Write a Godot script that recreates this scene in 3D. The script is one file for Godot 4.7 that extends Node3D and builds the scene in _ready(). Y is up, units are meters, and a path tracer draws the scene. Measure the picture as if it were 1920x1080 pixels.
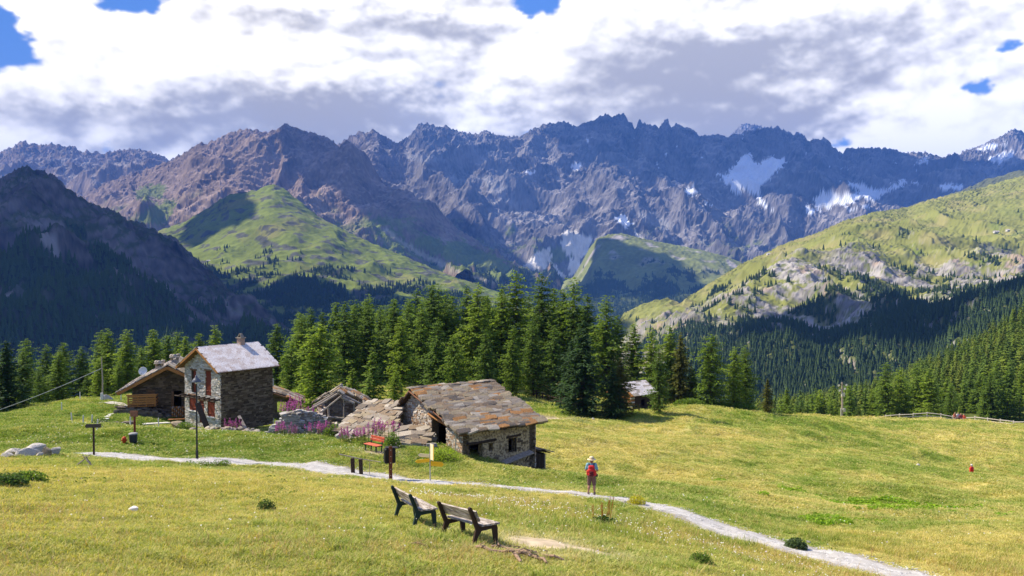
extends Node3D
# An alpine meadow with stone houses, seen from a slope above a path. Metres, y up, the eye at the origin,
# looking along -z. Bearings are thousandths to the right of the view axis; elevations thousandths of the distance.

var rng := RandomNumberGenerator.new()
var taken := {}
var M := {}
var relief: PackedFloat32Array      # near ground, a grid of heights
var sun_to := Vector3(-0.640, 0.735, -0.222).normalized()
const RX0 := -150.0
const RD0 := -30.0
const RC := 1.5
const RN := 241

func V(x, y, z) -> Vector3:
	return Vector3(x, y, z)

func noise(s: int, freq: float, oct := 5, ridged := false, gain := 0.5) -> FastNoiseLite:
	var n := FastNoiseLite.new()
	n.seed = s
	n.noise_type = FastNoiseLite.TYPE_SIMPLEX_SMOOTH
	n.frequency = freq
	n.fractal_type = FastNoiseLite.FRACTAL_RIDGED if ridged else FastNoiseLite.FRACTAL_FBM
	n.fractal_octaves = oct
	n.fractal_gain = gain
	return n

# ---------------------------------------------------------------- naming
func numbered(called: String) -> String:
	var k: int = taken.get(called, 0)
	taken[called] = k + 1
	return called if k == 0 else "%s_%03d" % [called, k]

func thing(called: String, label: String, category: String, at := Vector3.ZERO, turn := 0.0, group := "") -> Node3D:
	var o := Node3D.new()
	o.name = numbered(called)
	add_child(o)
	o.position = at
	o.rotation.y = turn
	return tag(o, label, category, group)

func tag(o: Node3D, label: String, category: String, group := "", kind := "") -> Node3D:
	if label: o.set_meta("label", label)
	if category: o.set_meta("category", category)
	if group: o.set_meta("group", group)
	if kind: o.set_meta("kind", kind)
	return o

func part(called: String, mesh: Mesh, m: Material, parent: Node, t := Transform3D(), kind := "") -> MeshInstance3D:
	var o := MeshInstance3D.new()
	o.mesh = mesh
	o.material_override = m
	var k := "%d/%s" % [parent.get_instance_id(), called]
	var n: int = taken.get(k, 0)
	taken[k] = n + 1
	o.name = called if n == 0 else "%s_%03d" % [called, n]
	parent.add_child(o, true)
	o.transform = t
	if kind: o.set_meta("kind", kind)
	return o

func solo(called: String, mesh: Mesh, m: Material, label: String, category: String, at := Vector3.ZERO, turn := 0.0, group := "", kind := "") -> MeshInstance3D:
	var o := MeshInstance3D.new()
	o.mesh = mesh
	o.material_override = m
	o.name = numbered(called)
	add_child(o)
	o.position = at
	o.rotation.y = turn
	tag(o, label, category, group, kind)
	return o

func struct(called: String, mesh: Mesh, m: Material) -> MeshInstance3D:
	return solo(called, mesh, m, "", "", Vector3.ZERO, 0.0, "", "structure")

func copy(root: Node3D, at: Vector3, turn: float, size := Vector3.ONE, label := "", group := "") -> Node3D:
	var r: Node3D = root.duplicate()
	r.name = numbered(str(root.name).rstrip("0123456789").rstrip("_"))
	add_child(r)
	r.transform = Transform3D(Basis(Vector3.UP, turn).scaled_local(size), at)
	if label: r.set_meta("label", label)
	if group: r.set_meta("group", group)
	return r

# ---------------------------------------------------------------- shapes
func mb() -> SurfaceTool:
	var st := SurfaceTool.new()
	st.begin(Mesh.PRIMITIVE_TRIANGLES)
	st.set_smooth_group(-1)
	return st

func mbs() -> SurfaceTool:   # shaded smooth
	var st := SurfaceTool.new()
	st.begin(Mesh.PRIMITIVE_TRIANGLES)
	return st

func quad(st: SurfaceTool, a: Vector3, b: Vector3, c: Vector3, d: Vector3) -> void:
	st.add_vertex(a); st.add_vertex(b); st.add_vertex(c)
	st.add_vertex(a); st.add_vertex(c); st.add_vertex(d)

func tri(st: SurfaceTool, a: Vector3, b: Vector3, c: Vector3) -> void:
	st.add_vertex(a); st.add_vertex(b); st.add_vertex(c)

# a box with all eight corners free; c in the order x (fastest), z, y
func hexa(st: SurfaceTool, c: Array) -> void:
	quad(st, c[0], c[1], c[3], c[2])
	quad(st, c[4], c[6], c[7], c[5])
	quad(st, c[2], c[3], c[7], c[6])
	quad(st, c[1], c[0], c[4], c[5])
	quad(st, c[3], c[1], c[5], c[7])
	quad(st, c[0], c[2], c[6], c[4])

func box(st: SurfaceTool, lo: Vector3, hi: Vector3, t := Transform3D(), jit := 0.0) -> void:
	var c := []
	for k in 8:
		var p := Vector3(hi.x if k & 1 else lo.x, hi.y if k & 4 else lo.y, hi.z if k & 2 else lo.z)
		if jit > 0.0:
			p += Vector3(rng.randf_range(-jit, jit), rng.randf_range(-jit, jit), rng.randf_range(-jit, jit))
		c.append(t * p)
	hexa(st, c)

# a box whose edges are cut at 45 degrees
func cut_box(st: SurfaceTool, lo: Vector3, hi: Vector3, cut := 0.01, t := Transform3D()) -> void:
	var mid := (lo + hi) / 2
	var h := (hi - lo) / 2
	var cc: float = minf(cut, minf(h.x, minf(h.y, h.z)) * 0.9)
	var rings := []
	for lv in [[-h.y, cc], [-h.y + cc, 0.0], [h.y - cc, 0.0], [h.y, cc]]:
		var ring := []
		var hx: float = h.x - lv[1]
		var hz: float = h.z - lv[1]
		for q in [[-1, -1], [1, -1], [1, 1], [-1, 1]]:
			var e := Vector3(q[0] * hx, lv[0], q[1] * hz)
			var ox := Vector3(-q[0] * cc, 0, 0)
			var oz := Vector3(0, 0, -q[1] * cc)
			if q[0] * q[1] > 0:
				ring.append(t * (mid + e + oz)); ring.append(t * (mid + e + ox))
			else:
				ring.append(t * (mid + e + ox)); ring.append(t * (mid + e + oz))
		rings.append(ring)
	for i in 3:
		for k in 8:
			quad(st, rings[i][k], rings[i][(k + 1) % 8], rings[i + 1][(k + 1) % 8], rings[i + 1][k])
	for k in range(1, 7):
		tri(st, rings[0][0], rings[0][k + 1], rings[0][k])
		tri(st, rings[3][0], rings[3][k], rings[3][k + 1])

# a tube along points with a radius each; closed at both ends
func tube(st: SurfaceTool, pts: Array, rad: Array, sides := 6, squash := 1.0) -> void:
	var rings := []
	var side := Vector3.RIGHT
	for i in pts.size():
		var a: Vector3 = pts[maxi(i - 1, 0)]
		var b: Vector3 = pts[mini(i + 1, pts.size() - 1)]
		var d := (b - a).normalized()
		if i == 0:
			side = d.cross(Vector3.UP if absf(d.y) < 0.9 else Vector3.RIGHT).normalized()
		else:
			side = (side - d * side.dot(d)).normalized()
		var up := side.cross(d)
		var ring := []
		for k in sides:
			var w := TAU * k / sides
			ring.append(pts[i] + (side * cos(w) + up * sin(w) * squash) * rad[i])
		rings.append(ring)
	for i in pts.size() - 1:
		for k in sides:
			var n := (k + 1) % sides
			quad(st, rings[i][k], rings[i][n], rings[i + 1][n], rings[i + 1][k])
	for k in range(1, sides - 1):
		tri(st, rings[0][0], rings[0][k + 1], rings[0][k])
		var l: int = pts.size() - 1
		tri(st, rings[l][0], rings[l][k], rings[l][k + 1])

func bar(st: SurfaceTool, a: Vector3, b: Vector3, w: float, h: float, up := Vector3.UP) -> void:
	var d := (b - a).normalized()
	var s := d.cross(up).normalized() * w / 2
	var u := s.cross(d).normalized() * h / 2
	hexa(st, [a - s - u, b - s - u, a + s - u, b + s - u, a - s + u, b - s + u, a + s + u, b + s + u])

func lathe(st: SurfaceTool, prof: Array, sides := 12, at := Vector3.ZERO) -> void:
	for i in prof.size() - 1:
		for k in sides:
			var w0 := TAU * k / sides
			var w1 := TAU * (k + 1) / sides
			var a: Vector2 = prof[i]
			var b: Vector2 = prof[i + 1]
			quad(st, at + Vector3(a.x * cos(w0), a.y, a.x * sin(w0)), at + Vector3(a.x * cos(w1), a.y, a.x * sin(w1)),
				at + Vector3(b.x * cos(w1), b.y, b.x * sin(w1)), at + Vector3(b.x * cos(w0), b.y, b.x * sin(w0)))

func done(st: SurfaceTool, smooth := false) -> ArrayMesh:
	if smooth:
		st.index()
	st.generate_normals()
	return st.commit()

# flat-shaded mesh from a SurfaceTool that was filled without smoothing
func flat(st: SurfaceTool) -> ArrayMesh:
	st.generate_normals()
	return st.commit()

func matt(c: Color, rough := 0.9, vertex := false) -> StandardMaterial3D:
	var m := StandardMaterial3D.new()
	m.albedo_color = c.linear_to_srgb()
	m.roughness = rough
	m.metallic_specular = 0.3
	m.vertex_color_use_as_albedo = vertex
	return m

func noise_tex(n: FastNoiseLite, size: int, ramp: Gradient, bump := false) -> ImageTexture:
	var im := n.get_seamless_image(size, size)
	im.convert(Image.FORMAT_RGB8)
	if not bump and ramp:
		var out := Image.create_empty(size, size, false, Image.FORMAT_RGB8)
		var lut := []
		for k in 256:
			lut.append(ramp.sample(k / 255.0).linear_to_srgb())
		var d := im.get_data()
		for y in size:
			for x in size:
				out.set_pixel(x, y, lut[d[(y * size + x) * 3]])
		im = out
	return ImageTexture.create_from_image(im)

func grad(stops: Array) -> Gradient:
	var g := Gradient.new()
	var o := PackedFloat32Array()
	var c := PackedColorArray()
	for s in stops:
		o.append(s[0]); c.append(s[1])
	g.offsets = o
	g.colors = c
	return g

func textured(s: int, freq: float, stops: Array, scale: float, bump := 0.0, rough := 0.9, oct := 5, stretch := Vector3.ONE, world := false) -> StandardMaterial3D:
	var m := StandardMaterial3D.new()
	var n := noise(s, freq, oct)
	m.albedo_texture = noise_tex(n, 256, grad(stops))
	m.uv1_triplanar = true
	m.uv1_world_triplanar = world
	m.uv1_scale = stretch / scale
	m.roughness = rough
	m.metallic_specular = 0.3
	if bump > 0.0:
		m.heightmap_enabled = true
		m.heightmap_texture = noise_tex(n, 256, null, true)
		m.heightmap_scale = bump
	return m

# ---------------------------------------------------------------- near ground
func rbf_solve(pts: Array) -> Array:
	var n := pts.size()
	var a := []
	for i in n + 3:
		var row := PackedFloat64Array()
		row.resize(n + 4)
		a.append(row)
	for i in n:
		for j in n:
			a[i][j] = rbf(Vector2(pts[i].x - pts[j].x, pts[i].z - pts[j].z).length_squared())
		a[i][i] += 0.08
		a[i][n] = 1.0; a[i][n + 1] = pts[i].x; a[i][n + 2] = pts[i].z
		a[n][i] = 1.0; a[n + 1][i] = pts[i].x; a[n + 2][i] = pts[i].z
		a[i][n + 3] = pts[i].y
	for c in n + 3:
		var p: int = c
		for r in range(c + 1, n + 3):
			if absf(a[r][c]) > absf(a[p][c]): p = r
		var sw = a[c]; a[c] = a[p]; a[p] = sw
		for r in range(c + 1, n + 3):
			var f: float = a[r][c] / a[c][c]
			if f != 0.0:
				var ra: PackedFloat64Array = a[r]
				var ca: PackedFloat64Array = a[c]
				for k in range(c, n + 4):
					ra[k] -= f * ca[k]
				a[r] = ra
	var w := []
	w.resize(n + 3)
	for c in range(n + 2, -1, -1):
		var s: float = a[c][n + 3]
		for k in range(c + 1, n + 3):
			s -= a[c][k] * w[k]
		w[c] = s / a[c][c]
	return w

func rbf(r2: float) -> float:
	return 0.5 * r2 * log(r2) * 0.01 if r2 > 1e-6 else 0.0

var hump: FastNoiseLite
var tussock: FastNoiseLite

func make_relief(pts: Array) -> void:
	hump = noise(11, 0.09, 3)
	tussock = noise(12, 0.5, 3)
	var w := rbf_solve(pts)
	var n := pts.size()
	var px := PackedFloat32Array(); var pd := PackedFloat32Array(); var pw := PackedFloat32Array()
	for i in n:
		px.append(pts[i].x); pd.append(pts[i].z); pw.append(w[i] * 0.005)
	relief.resize(RN * RN)
	for j in RN:
		var d := RD0 + j * RC
		for i in RN:
			var x := RX0 + i * RC
			var h: float = w[n] + w[n + 1] * x + w[n + 2] * d
			for k in n:
				var r2 := (x - px[k]) * (x - px[k]) + (d - pd[k]) * (d - pd[k])
				if r2 > 1e-6: h += pw[k] * r2 * log(r2)
			relief[j * RN + i] = h

func ground(x: float, z: float) -> float:
	var fx := clampf((x - RX0) / RC, 0.0, RN - 1.001)
	var fd := clampf((-z - RD0) / RC, 0.0, RN - 1.001)
	var i := int(fx); var j := int(fd)
	var u := fx - i; var v := fd - j
	var k := j * RN + i
	var h := lerpf(lerpf(relief[k], relief[k + 1], u), lerpf(relief[k + RN], relief[k + RN + 1], u), v)
	return h + hump.get_noise_2d(x, z) * (0.15 + 0.55 * sstep(26.0, 60.0, -z)) + tussock.get_noise_2d(x, z) * 0.08

func spot(bearing: float, d: float, lift := 0.0) -> Vector3:
	var x := bearing * 0.001 * d
	return Vector3(x, ground(x, -d) + lift, -d)

# ---------------------------------------------------------------- far masses
func along(t: Array, b: float) -> Vector2:   # (elevation, distance) of a ring at a bearing
	if b <= t[0].x: return Vector2(t[0].y, t[0].z)
	for i in t.size() - 1:
		if b < t[i + 1].x:
			var f: float = (b - t[i].x) / (t[i + 1].x - t[i].x)
			return Vector2(lerpf(t[i].y, t[i + 1].y, f), lerpf(t[i].z, t[i + 1].z, f))
	return Vector2(t[-1].y, t[-1].z)

# rings: tables of (bearing, elevation, distance) from the crest down to the foot; us: how far down each ring lies, 0 to 1
# rough: height of the relief, wide: its width; colour(b, u, p, slope, hollow) gives the surface, its alpha how wooded it is
func mass(called: String, b0: float, b1: float, nb: int, nd: int, rings: Array, us: Array, rough: float, wide: float, jag: float, s: int, colour: Callable, woods: Array) -> void:
	var gul := noise(s, 1.0 / wide, 6, true, 0.5)
	gul.fractal_weighted_strength = 0.65
	var rib := noise(s + 7, 0.55 / wide, 4, true, 0.45)
	rib.fractal_weighted_strength = 0.5
	var big := noise(s + 1, 0.35 / wide, 4)
	var fine := noise(s + 2, 6.0 / wide, 3, true)
	var pos := PackedVector3Array()
	var hol := PackedFloat32Array()
	var back := 3
	var rows := nd + back
	pos.resize(nb * rows)
	hol.resize(nb * rows)
	for i in nb:
		var b := lerpf(b0, b1, float(i) / (nb - 1))
		var rr := []
		for r in rings: rr.append(along(r, b))
		for j in rows:
			var u := float(j - back) / (nd - 1) if j >= back else (j - back) * 0.01
			var d: float; var h: float
			if u <= 0.0:
				d = rr[0].y * (1.0 - u * 6.0)
				h = rr[0].x * 0.001 * rr[0].y + u * rr[0].y * 5.0
			else:
				var k := 0
				while k < us.size() - 2 and u > us[k + 1]: k += 1
				var f: float = (u - us[k]) / (us[k + 1] - us[k])
				d = lerpf(rr[k].y, rr[k + 1].y, f)
				h = lerpf(rr[k].x * rr[k].y, rr[k + 1].x * rr[k + 1].y, f) * 0.001
			var x := b * 0.001 * d
			var wx := x + big.get_noise_2d(x, d) * wide * 0.5
			var g := gul.get_noise_2d(wx + d * 0.25, d * 0.7 + h * 0.3) * 0.4 + gul.get_noise_3d(x + 555.0, h * 1.3, d * 0.8) * 0.25 + rib.get_noise_2d(wx - d * 0.3, d * 0.4) * 0.6
			var fi := fine.get_noise_2d(x, d + h)
			var ramp := clampf(u * 5.0, 0.0, 1.0)
			h += rough * ramp * (g - 0.25 + 0.5 * big.get_noise_2d(d + 999.0, x)) + jag * fi * (1.0 if u < 0.12 else 0.6)
			pos[i * rows + j] = Vector3(x, h, -d)
			hol[i * rows + j] = g
	var cols := PackedColorArray()
	cols.resize(nb * rows)
	var nors := PackedVector3Array()
	nors.resize(nb * rows)
	for i in nb:
		for j in rows:
			var k := i * rows + j
			var a := pos[mini(i + 1, nb - 1) * rows + j] - pos[maxi(i - 1, 0) * rows + j]
			var c := pos[i * rows + mini(j + 1, rows - 1)] - pos[i * rows + maxi(j - 1, 0)]
			var n := a.cross(c).normalized()
			nors[k] = n if n.y > 0.0 else -n
			var col: Color = colour.call(lerpf(b0, b1, float(i) / (nb - 1)), float(j - back) / (nd - 1), pos[k], absf(n.y), hol[k])
			if col.a < 1.0 and j > back:
				woods.append([pos[k], 1.0 - col.a])
			col.a = 1.0
			cols[k] = col
	var idx := PackedInt32Array()
	idx.resize((nb - 1) * (rows - 1) * 6)
	var q := 0
	for i in nb - 1:
		for j in rows - 1:
			var k := i * rows + j
			for e in [k, k + rows, k + 1, k + 1, k + rows, k + rows + 1]:
				idx[q] = e
				q += 1
	var arr := []
	arr.resize(Mesh.ARRAY_MAX)
	arr[Mesh.ARRAY_VERTEX] = pos
	arr[Mesh.ARRAY_COLOR] = cols
	arr[Mesh.ARRAY_INDEX] = idx
	if rough < 70.0: arr[Mesh.ARRAY_NORMAL] = nors
	var me := ArrayMesh.new()
	me.add_surface_from_arrays(Mesh.PRIMITIVE_TRIANGLES, arr)
	struct(called, me, M.land)
	if called == "hillside": M.hill_pos = pos
	if called == "green_hill": M.green_pos = pos

func mixc(a: Color, b: Color, f: float) -> Color:
	return a.lerp(b, clampf(f, 0.0, 1.0))

func sstep(a: float, b: float, x: float) -> float:
	var t := clampf((x - a) / (b - a), 0.0, 1.0)
	return t * t * (3.0 - 2.0 * t)

func blob(b: float, e: float, cb: float, ce: float, rb: float, re: float) -> float:
	return maxf(0.0, 1.0 - Vector2((b - cb) / rb, (e - ce) / re).length())

# ---------------------------------------------------------------- sky
var puff: FastNoiseLite
var swell: FastNoiseLite
var wisp: FastNoiseLite
var bank: FastNoiseLite

func gauss(b: float, e: float, cb: float, ce: float, rb: float, re: float) -> float:
	var x := (b - cb) / rb
	var y := (e - ce) / re
	return exp(-x * x - y * y)

func thick(p: Vector3) -> float:
	return puff.get_noise_3dv(p) * 0.62 + bank.get_noise_3dv(p) * 0.42 - swell.get_noise_3dv(p) * 0.26

func sky_colour(dir: Vector3) -> Color:
	var p := Vector3(dir.x, dir.y * 1.9, dir.z) * 100.0
	var t := thick(p)
	var f := wisp.get_noise_3dv(p)
	# towards the sun the cloud thins or thickens: its bright and its shaded sides
	var lit := (t - thick(p + Vector3(-1.0, 2.0, 0.0))) * 0.9 + (t - thick(p + Vector3(-2.5, 5.5, 0.0))) * 0.45
	var c := 0.12 + t + f * 0.10
	# over the range: a bank of cumulus with a few gaps, laid out by bearing and elevation
	var inside := 0.0
	var b := 0.0
	var e := 0.0
	if dir.z < -0.5 and dir.y < 0.6:
		b = dir.x / -dir.z * 1000.0
		e = dir.y / -dir.z * 1000.0
		inside = (1.0 - sstep(700.0, 1100.0, absf(b))) * (1.0 - sstep(360.0, 620.0, e))
		b += t * 42.0 + f * 14.0
		e += f * 11.0 - t * 26.0
		c += 0.85 * inside
		c -= 2.3 * gauss(b, e, -625.8, 264, 66.0, 48.0) + 1.5 * gauss(b, e, -458.1, 315.2, 34.0, 24.0) + 1.6 * gauss(b, e, 32.5, 314, 38.0, 25.0) \
			+ 1.1 * gauss(b, e, 533.2, 214.6, 18.0, 12.0) + 0.8 * gauss(b, e, 568.2, 265.9, 20.0, 10.0) + 0.85 * gauss(b, e, 384.9, 145.8, 36.0, 9.0) \
			+ 0.75 * gauss(b, e, -472.5, 141.5, 18.0, 8.0) + 0.8 * gauss(b, e, 15.6, 156.4, 20.0, 7.0)
	var cover := sstep(0.0, 0.40, c)
	# how much of it lies in its own shade
	var dark := 0.45 + t * 0.3
	if inside > 0.0:
		var d2 := 0.20
		d2 += 0.62 * gauss(b, e, -306.6, 169.4, 210.0, 32.0) + 0.35 * gauss(b, e, -200.3, 192.9, 150.0, 32.0) + 0.30 * gauss(b, e, -506.9, 177.4, 110.0, 18.0)
		d2 += 0.62 * gauss(b, e, 231.5, 205.3, 220.0, 48.0) + 0.45 * gauss(b, e, 337.9, 166.9, 170.0, 20.0) + 0.30 * gauss(b, e, 187.7, 242.4, 150.0, 26.0) + 0.30 * gauss(b, e, 425.5, 254.8, 80.0, 34.0)
		d2 += 0.42 * gauss(b, e, -250.3, 284.4, 110.0, 18.0) + 0.4 * gauss(b, e, -100.1, 280.7, 60.0, 16.0) + 0.40 * gauss(b, e, 137.7, 307.2, 120.0, 16.0) + 0.3 * gauss(b, e, -18.8, 177.4, 120.0, 18.0)
		d2 -= 0.35 * gauss(b, e, -475.6, 236.2, 130.0, 60.0) + 0.25 * gauss(b, e, -212.8, 236.2, 120.0, 26.0) + 0.3 * gauss(b, e, 31.3, 242.4, 70.0, 50.0) + 0.4 * gauss(b, e, 488.1, 180.5, 90.0, 40.0) + 0.5 * gauss(b, e, 463.1, 144.6, 100.0, 14.0)
		dark = lerpf(dark, d2, inside)
	dark -= lit * 1.0 + f * 0.17 - swell.get_noise_3dv(p * 1.3) * 0.17
	dark = clampf(dark, 0.0, 1.0)
	var white := Color(0.98, 0.94, 0.87)
	var grey := Color(0.33, 0.315, 0.305)
	var cloud := white.lerp(grey, sstep(0.0, 0.95, dark))
	var blue := Color(0.075, 0.20, 0.52).lerp(Color(0.035, 0.11, 0.38), clampf(dir.y * 1.4, 0.0, 1.0))
	blue = blue.lerp(Color(0.35, 0.46, 0.66), exp(-maxf(dir.y, 0.0) * 12.0))
	return blue.lerp(cloud, cover)

func make_sky() -> Sky:
	puff = noise(31, 0.05, 7, false, 0.58)
	wisp = noise(32, 0.42, 6, false, 0.62)
	bank = noise(33, 0.016, 3)
	swell = noise(34, 0.085, 6, true, 0.5)
	var w := 4096
	var h := 2048
	var im := sky_patch(0, 0, 512, 256, 8)
	im.resize(w, h, Image.INTERPOLATE_CUBIC)
	# the quarter of the sky before the mountains, at full size
	var r0 := 760
	var r1 := 1024
	im.blit_rect(sky_patch(0, r0, 520, r1 - r0, 1), Rect2i(0, 0, 520, r1 - r0), Vector2i(0, r0))
	im.blit_rect(sky_patch(w - 520, r0, 520, r1 - r0, 1), Rect2i(0, 0, 520, r1 - r0), Vector2i(w - 520, r0))
	var m := PanoramaSkyMaterial.new()
	m.panorama = ImageTexture.create_from_image(im)
	var s := Sky.new()
	s.sky_material = m
	return s

func sky_patch(x0: int, y0: int, w: int, h: int, step: int) -> Image:
	var d := PackedFloat32Array()
	d.resize(w * h * 3)
	var k := 0
	for y in h:
		var pol := (y0 + (y + 0.5) * step) / 2048.0 * PI
		var sy := sin(pol)
		var cy := cos(pol)
		for x in w:
			var az := (x0 + (x + 0.5) * step) / 4096.0 * TAU
			var c := Color(0.20, 0.20, 0.16)
			if cy > -0.01:
				c = sky_colour(Vector3(sin(az) * sy, maxf(cy, 0.001), -cos(az) * sy))
			d[k] = c.r; d[k + 1] = c.g; d[k + 2] = c.b
			k += 3
	return Image.create_from_data(w, h, false, Image.FORMAT_RGBF, d.to_byte_array())

# ---------------------------------------------------------------- the setting
func setting() -> void:
	M.land = matt(Color.WHITE, 0.95, true)
	M.land.metallic_specular = 0.15
	M.land_cloud = matt(Color(0.85, 0.85, 0.86), 1.0)
	make_relief(survey())
	meadow()
	mountains()

func survey() -> Array:
	return [V(-7.2, -4.39, 12), V(-12, -5.67, 20), V(-17.4, -7.02, 29), V(-20.8, -8.42, 37), V(-17.3, -5.54, 22), V(-7.1, -4.56, 9), V(-36.3, -10.37, 50), V(-9.1, -6.24, 22), V(-5.6, -4.94, 13.5), V(-6.5, -6.52, 22.5), V(-3.7, -5.83, 18.5), V(-4.6, -7.58, 28), V(-9.5, -8.1, 33), V(-16.2, -7.98, 34), V(0, -5.67, 15.5), V(0, -4.45, 7), V(-0.8, -6.06, 18.1), V(-1.7, -6.32, 19.8), V(-2.4, -6.41, 20.7), V(-3, -6.66, 22.2), V(0, -6.2, 19.2), V(0.4, -6.06, 17.8), V(-2.3, -9.79, 36), V(-0.2, -9.88, 36), V(7.7, -10.12, 31.6), V(9, -9.82, 29.2), V(10, -9.61, 27.2), V(11, -9.39, 25.4), V(11.7, -9.12, 23.6), V(0.7, -7.94, 28), V(2.9, -8.25, 27), V(1.5, -6.18, 17.5), V(4.3, -7, 20), V(7.8, -8.39, 23), V(13, -9.52, 26), V(10.1, -9.87, 30), V(7.2, -10.18, 34), V(3.4, -10.58, 39), V(1, -10.79, 41), V(-1.6, -10.66, 41.5), V(-4.2, -10.6, 42), V(-8.7, -10.67, 43.5), V(-13, -10.56, 45), V(-17.1, -10.24, 46), V(-21.6, -10.22, 45.5), V(16.8, -8.85, 20), V(15, -9.15, 25), V(20.6, -11.03, 35), V(30.2, -11.35, 36), V(75.5, -20.38, 90), V(36.5, -15.61, 62), V(39.1, -17.94, 72), V(41.8, -19.63, 77), V(46.7, -20.29, 86), V(21.2, -13.73, 49), V(34.5, -18.11, 80), V(16, -14.6, 58), V(22, -16.6, 80), V(7.5, -12.59, 50), V(4.1, -11.83, 47), V(10.2, -14.54, 68), V(10.2, -16.21, 86), V(74.5, -23.37, 124), V(67.3, -23, 128), V(60.2, -23.52, 130), V(51.2, -23.97, 132), V(36.2, -20.46, 118), V(24.3, -17.28, 105), V(15, -17.02, 100), V(7.6, -16.94, 97), V(2.7, -16.68, 108), V(-7.2, -16.15, 105), V(-24.4, -17.88, 150), V(-10, -18.19, 145), V(-20.2, -15.63, 95), V(-22.3, -14.15, 85), V(-3, -11.68, 51), V(1.5, -13.32, 54), V(-7, -11.55, 56), V(-5.9, -10.66, 52), V(-8, -10.69, 50), V(-14.3, -11.57, 57), V(-11, -11.13, 55), V(-20.8, -12.55, 64), V(-19.4, -13.09, 69), V(-26.9, -13.2, 70), V(-28.1, -12.44, 66), V(-34.2, -12.7, 76), V(-27.4, -11.12, 60), V(-33.4, -11.3, 62), V(-43.9, -12.84, 73), V(-42.1, -13.13, 83), V(-54.4, -13.66, 75), V(-38, -14.31, 95), V(-63.1, -19.13, 105), V(-55.5, -21.2, 125), V(-102.1, -39.57, 170), V(-78.5, -41.82, 190), V(-42.8, -22.64, 190), V(-13.1, -21.45, 190), V(-43.9, -40.68, 270), V(3.8, -18.82, 150), V(5.3, -31.64, 210), V(-1.9, -60.34, 300), V(27.2, -28.28, 150), V(53.7, -48.42, 220), V(58.2, -29.22, 150), V(85.4, -49.81, 220), V(88.2, -29.22, 150), V(123.5, -46.22, 210), V(134.2, -33.19, 160), V(-134, -38.49, 170)]

# how the meadow looks at a place: r straw, g green, b bare earth
func sward(x: float, z: float) -> Vector3:
	var a := M.n_wide.get_noise_2d(x, z) as float
	var b := M.n_mid.get_noise_2d(x, z) as float
	var c := M.n_fine.get_noise_2d(x, z) as float
	var green: float = 0.56 + a * 0.8 + b * 0.8 + c * 0.5
	var d := -z
	# lusher beside the houses and over the dip, dry on the near bank
	green += 0.55 * sstep(44.0, 52.0, d) * (1.0 - sstep(-6.0, 6.0, x)) * (1.0 - sstep(75.0, 110.0, d) * 0.3)
	green += 0.55 * gauss(x, d, 21.0, 50.0, 4.0, 3.0) + 0.35 * gauss(x, d, 14.0, 37.5, 6.0, 2.0) + 0.4 * gauss(x, d, 4.5, 45.0, 3.0, 3.0)
	green -= (0.36 + b * 0.6) * (1.0 - sstep(26.0, 40.0, d)) * (1.0 - sstep(-6.0, 8.0, x))
	var bare := gauss(x, d, 0.75, 19.9, 1.15, 1.5) * 1.3 + gauss(x, d, 0.2, 17.3, 1.2, 0.6) * 0.7 + gauss(x, d, 1.9, 19.2, 1.0, 0.7) * 0.6 + gauss(x, d, -0.9, 20.6, 0.9, 0.5) * 0.7 + gauss(x, d, -8.0, 49.3, 1.2, 0.9) + 0.9 * gauss(x, d, 4.5, 90.0, 3.0, 2.5) + 0.4 * gauss(x, d, 66.0, 127.0, 5.0, 2.0)
	var tl := absf(d - (27.0 - (x - 6.0) * 0.62)) # the trodden line beside the gravel
	bare += 0.8 * exp(-tl * tl * 9.0) * sstep(5.0, 7.0, x) * (1.0 - sstep(13.0, 16.0, x))
	return Vector3(1.0 - green, green, bare * (0.75 + b))

func sward_colour(x: float, z: float) -> Color:
	var s := sward(x, z)
	var c := mixc(Color(0.40, 0.34, 0.115), Color(0.175, 0.225, 0.038), s.y)
	c = mixc(c, Color(0.10, 0.155, 0.022), (s.y - 0.85) * 1.4)
	c = mixc(c, Color(0.46, 0.37, 0.25), s.z)
	var k: float = 1.0 + M.n_grain.get_noise_2d(x, z) * 0.55
	return Color(c.r * k, c.g * k, c.b * k)

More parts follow.
